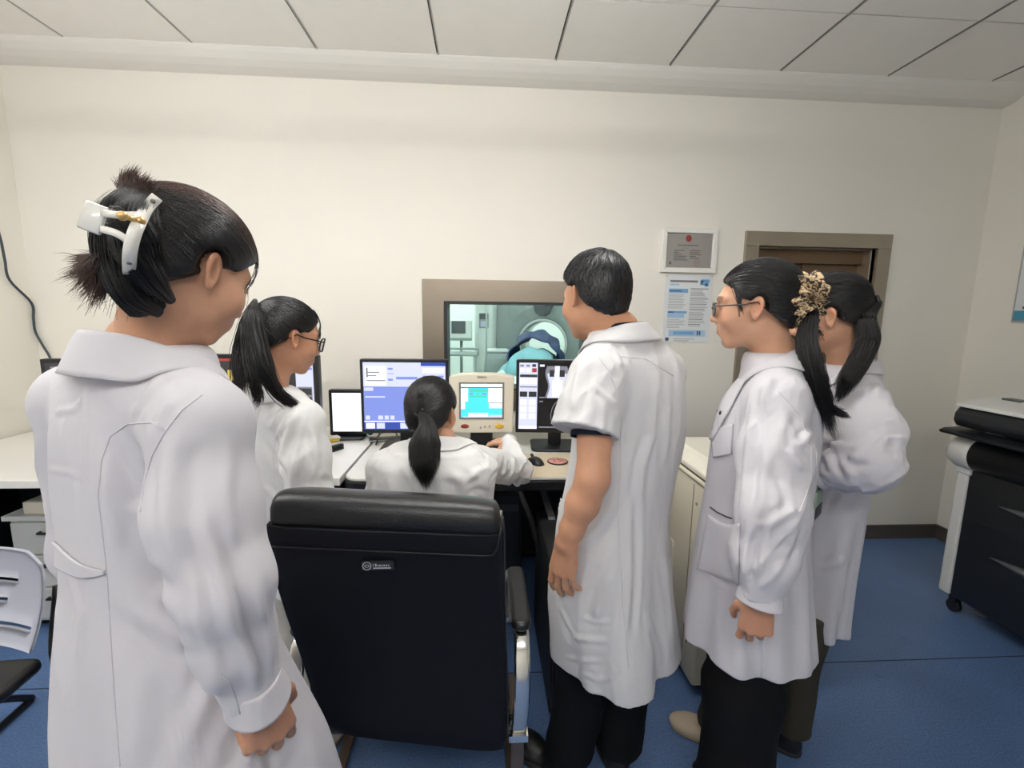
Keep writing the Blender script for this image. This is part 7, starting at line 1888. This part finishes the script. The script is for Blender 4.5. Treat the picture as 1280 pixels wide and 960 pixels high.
# ================================================================== executive chair (nearest, back to the camera)
M_leather = mat('black_leather', hexc(22, 23, 25), .30, bump=.35, bscale=320, spec=.5)
M_fabric = mat('black_back_cloth', hexc(15, 17, 24), .7, bump=.2, bscale=500, spec=.25)
def exec_chair():
    t = thing('executive_chair', 'high backed black leather office chair with chrome arms, seen from behind', 'chair', (-.20, 1.22, 0))
    rows = [(628, 352, 612, 1.020), (640, 336, 626, 1.000), (662, 331, 628, 1.005), (690, 336, 628, 1.030), (730, 346, 629, 1.055), (775, 360, 630, 1.075), (820, 376, 631, 1.085), (860, 389, 632, 1.085), (895, 394, 632, 1.080), (914, 400, 632, 1.080), (926, 420, 628, 1.085)]
    def panel(r0, r1, front, thick, bulge=.012, ins=0):
        rr = []
        for py, a, c, Y in rows[r0:r1]:
            k = 22; line = []
            for i in range(k+1):
                u = i/k; p = at(a+ins+(c-a-2*ins)*u, py+6*(2*u-1)*(1 if py < 900 else 2), Y); edge = 1-abs(2*u-1)**8
                line.append(p+A3(0, front-bulge*edge, 0))
            back = [p+A3(0, thick+2*bulge*0, 0) for p in line[::-1]]
            rr.append([tuple(p) for p in line+back])
        return rr
    b = MB(); b.loft(panel(2, 11, 0, .03)); o = b.build('back_shell', M_fabric, t, .004); local(o, t)
    b = MB(); b.loft(panel(1, 10, .028, .085, -.0, ins=3)); o = b.build('back_cushion', M_leather, t, .012); local(o, t)
    # head roll wrapped over the top
    rr = []
    for i in range(25):
        u = i/24; e = 1-abs(2*u-1)**10
        p = [at(331+(628-331)*u, py+8*(2*u-1), 1.0) for py in (628, 692)]
        top, bot = p[0][2], p[1][2]; x = p[1][0]*.5+p[0][0]*.5; ring = []
        hgt = (top-bot)
        s_ = .78+.22*e
        for dy, dz in ((-.002, 0), (-.016, .25), (-.020, .55), (-.012, .82), (.012, .97), (.045, 1.0), (.085, .93), (.115, .72), (.125, .4), (.118, 0)):
            ring.append((x, 1.012+dy*s_+.03*(1-dz)*.6, bot+hgt*dz*(.92+.08*e)))
        rr.append(ring)
    b = MB(); b.loft(rr); o = b.build('head_roll', M_leather, t, 0); local(o, t); s_ = o.modifiers.new('sub', 'SUBSURF'); s_.levels = s_.render_levels = 1
    # piping on the right-hand edge and welt under the roll
    b = MB(); b.smooth = True; b.tube([tuple(at(c+1.5, py+6, Y+.012)) for py, a, c, Y in rows[1:10]], .004, 8); o = b.build('piping', M_leather, t); local(o, t); b = MB(); b.smooth = True; b.tube([tuple(at(a, py-6, Y+.01)) for py, a, c, Y in rows[2:10]], .004, 8); o = b.build('piping', M_leather, t); local(o, t)
    b = MB(); b.smooth = True; b.tube([tuple(at(337+(606-337)*k/20, 689+6*(2*k/20-1), 1.012)) for k in range(21)]+[tuple(at(616, 694, 1.012)), tuple(at(621, 686, 1.008)), tuple(at(626, 662, 1.0))], .0022, 6); o = b.build('welt', M_leather, t); local(o, t)
    # maker's tag
    p = at(473, 706, 1.022); M_tag = mat('tag_dark', hexc(34, 36, 40), .4); M_tagw = mat('tag_white', hexc(196, 200, 206), .5)
    tg = MB(); tg.box((p[0]-.037, p[1]-.006, p[2]-.010), (p[0]+.037, p[1]+.0, p[2]+.012)); o = tg.build('maker_tag', M_tag, t); local(o, t)
    b = MB(); b.smooth = False; c = (p[0]-.025, p[1]-.0066, p[2]+.001)
    b.loft([[(c[0]+r*math.cos(2*PI*k/20), c[1], c[2]+r*math.sin(2*PI*k/20)) for k in range(20)] for r in (.0105, .0085)], caps=False)
    b.loft([[(c[0]+r*math.cos(2*PI*k/20), c[1], c[2]+r*.6*math.sin(2*PI*k/20)) for k in range(20)] for r in (.006, .0042)], caps=False)
    rs = random.Random(4); x = p[0]-.011
    for k in range(8):
        w_ = (.0016, .0042, .003, .0042, .0035, .004, .0042, .003)[k]
        if k == 1: x += .002
        b.box((x, p[1]-.0068, p[2]-.0005), (x+w_*.75, p[1]-.006, p[2]+(.006 if k < 2 else .0035))); x += w_+.0012
    b.box((p[0]-.011, p[1]-.0068, p[2]-.0062), (p[0]+.030, p[1]-.006, p[2]-.0035)); q = b.build('tag_print', M_tagw, o)
    # seat
    b = MB(); b.rbox((-.455, 1.10, .40), (.075, 1.66, .495), .05); o = b.build('seat', M_leather, t); local(o, t)
    # arms: chrome loop with a black pad; the left one shows only its bar end
    for sx in (1, -1):
        cx = .098 if sx > 0 else -.478
        b = MB(); pts = curve_pts([A3(cx, 1.10, .40), A3(cx+.006*sx, 1.08, .52), A3(cx+.008*sx, 1.12, .64), A3(cx+.008*sx, 1.20, .672), A3(cx+.008*sx, 1.42, .675), A3(cx, 1.52, .60), A3(cx, 1.50, .44)], 40)
        rr = []
        for i, pp in enumerate(pts):
            tt = nrm(pts[min(i+1, 39)]-pts[max(i-1, 0)]); n_ = nrm(np.cross(tt, (1, 0, 0))); rr.append([tuple(pp+A3(1, 0, 0)*x_*.021+n_*y_*.007) for x_, y_ in ((-1, -.6), (-.6, -1), (.6, -1), (1, -.6), (1, .6), (.6, 1), (-.6, 1), (-1, .6))])
        b.loft(rr); arm = b.build('armrest', M_chrome, t); local(arm, t)
        b = MB(); b.rbox((cx-.028+.008*sx, 1.13, .676), (cx+.028+.008*sx, 1.43, .705), .024); b.build('arm_pad', M_leather, arm)
        b = MB(); b.box((cx-.026, 1.085, .385), (cx+.026, 1.14, .405)); b.cyl((cx-.03*sx, 1.11, .43), (cx+.05*sx*(1 if sx < 0 else .2), 1.11, .43), .014, 14); b.build('arm_bracket', M_chrome, arm)
        # sled side: flat bronze bar
        b = MB(); sp = curve_pts([A3(cx-.0*sx, 1.14, .40), A3(cx, 1.10, .20), A3(cx, 1.02, .035), A3(cx, .90, .016), A3(cx, .86, .016)], 20) if False else [A3(cx, 1.30, .40), A3(cx, 1.20, .40), A3(cx+.0, 1.12, .36), A3(cx, 1.12, .06), A3(cx, 1.13, .02), A3(cx, 1.16, .012), A3(cx, 1.62, .012)]
        sp = curve_pts(sp, 44); rr = []
        for i, pp in enumerate(sp):
            tt = nrm(sp[min(i+1, 43)]-sp[max(i-1, 0)]); n_ = nrm(np.cross(tt, (1, 0, 0))); rr.append([tuple(pp+A3(1, 0, 0)*x_*.017+n_*y_*.009) for x_, y_ in ((-1, -1), (1, -1), (1, 1), (-1, 1))])
        b.loft(rr, smooth=False); o = b.build('sled_bar', M_sbronze, t, .002); local(o, t)
    b = MB(); b.box((-.478, 1.58, .004), (.098, 1.62, .022)); o = b.build('cross_bar', M_sbronze, t, .002); local(o, t)
    b = MB(); b.box((-.47, 1.18, .37), (.09, 1.24, .40)); o = b.build('seat_beam', M_sbronze, t, .002); local(o, t)
if want('chair'): exec_chair()
# ================================================================== camera, view
cd = bpy.data.cameras.new('camera'); cam = bpy.data.objects.new('camera', cd); COL.objects.link(cam)
cd.sensor_fit = 'HORIZONTAL'; cd.sensor_width = 36; cd.lens = 36*F/1280; cd.clip_start = .02
Mx = Matrix(((_rt[0], -_dn[0], -_fw[0], CAM[0]), (_rt[1], -_dn[1], -_fw[1], CAM[1]), (_rt[2], -_dn[2], -_fw[2], CAM[2]), (0, 0, 0, 1)))
cam.matrix_world = Mx
SC.camera = cam
wd = bpy.data.worlds.new('world'); SC.world = wd; wd.use_nodes = True
wd.node_tree.nodes['Background'].inputs[0].default_value = (.9, .95, 1, 1); wd.node_tree.nodes['Background'].inputs[1].default_value = .05
SC.view_settings.view_transform = 'Standard'; SC.view_settings.look = 'None'; SC.view_settings.gamma = 1; SC.view_settings.use_curve_mapping = False
SC.view_settings.exposure = 0.55
SC.cycles.use_denoising = True
SC.cycles.max_bounces = 8; SC.cycles.diffuse_bounces = 5; SC.cycles.transparent_max_bounces = 12
SC.cycles.sample_clamp_indirect = 6
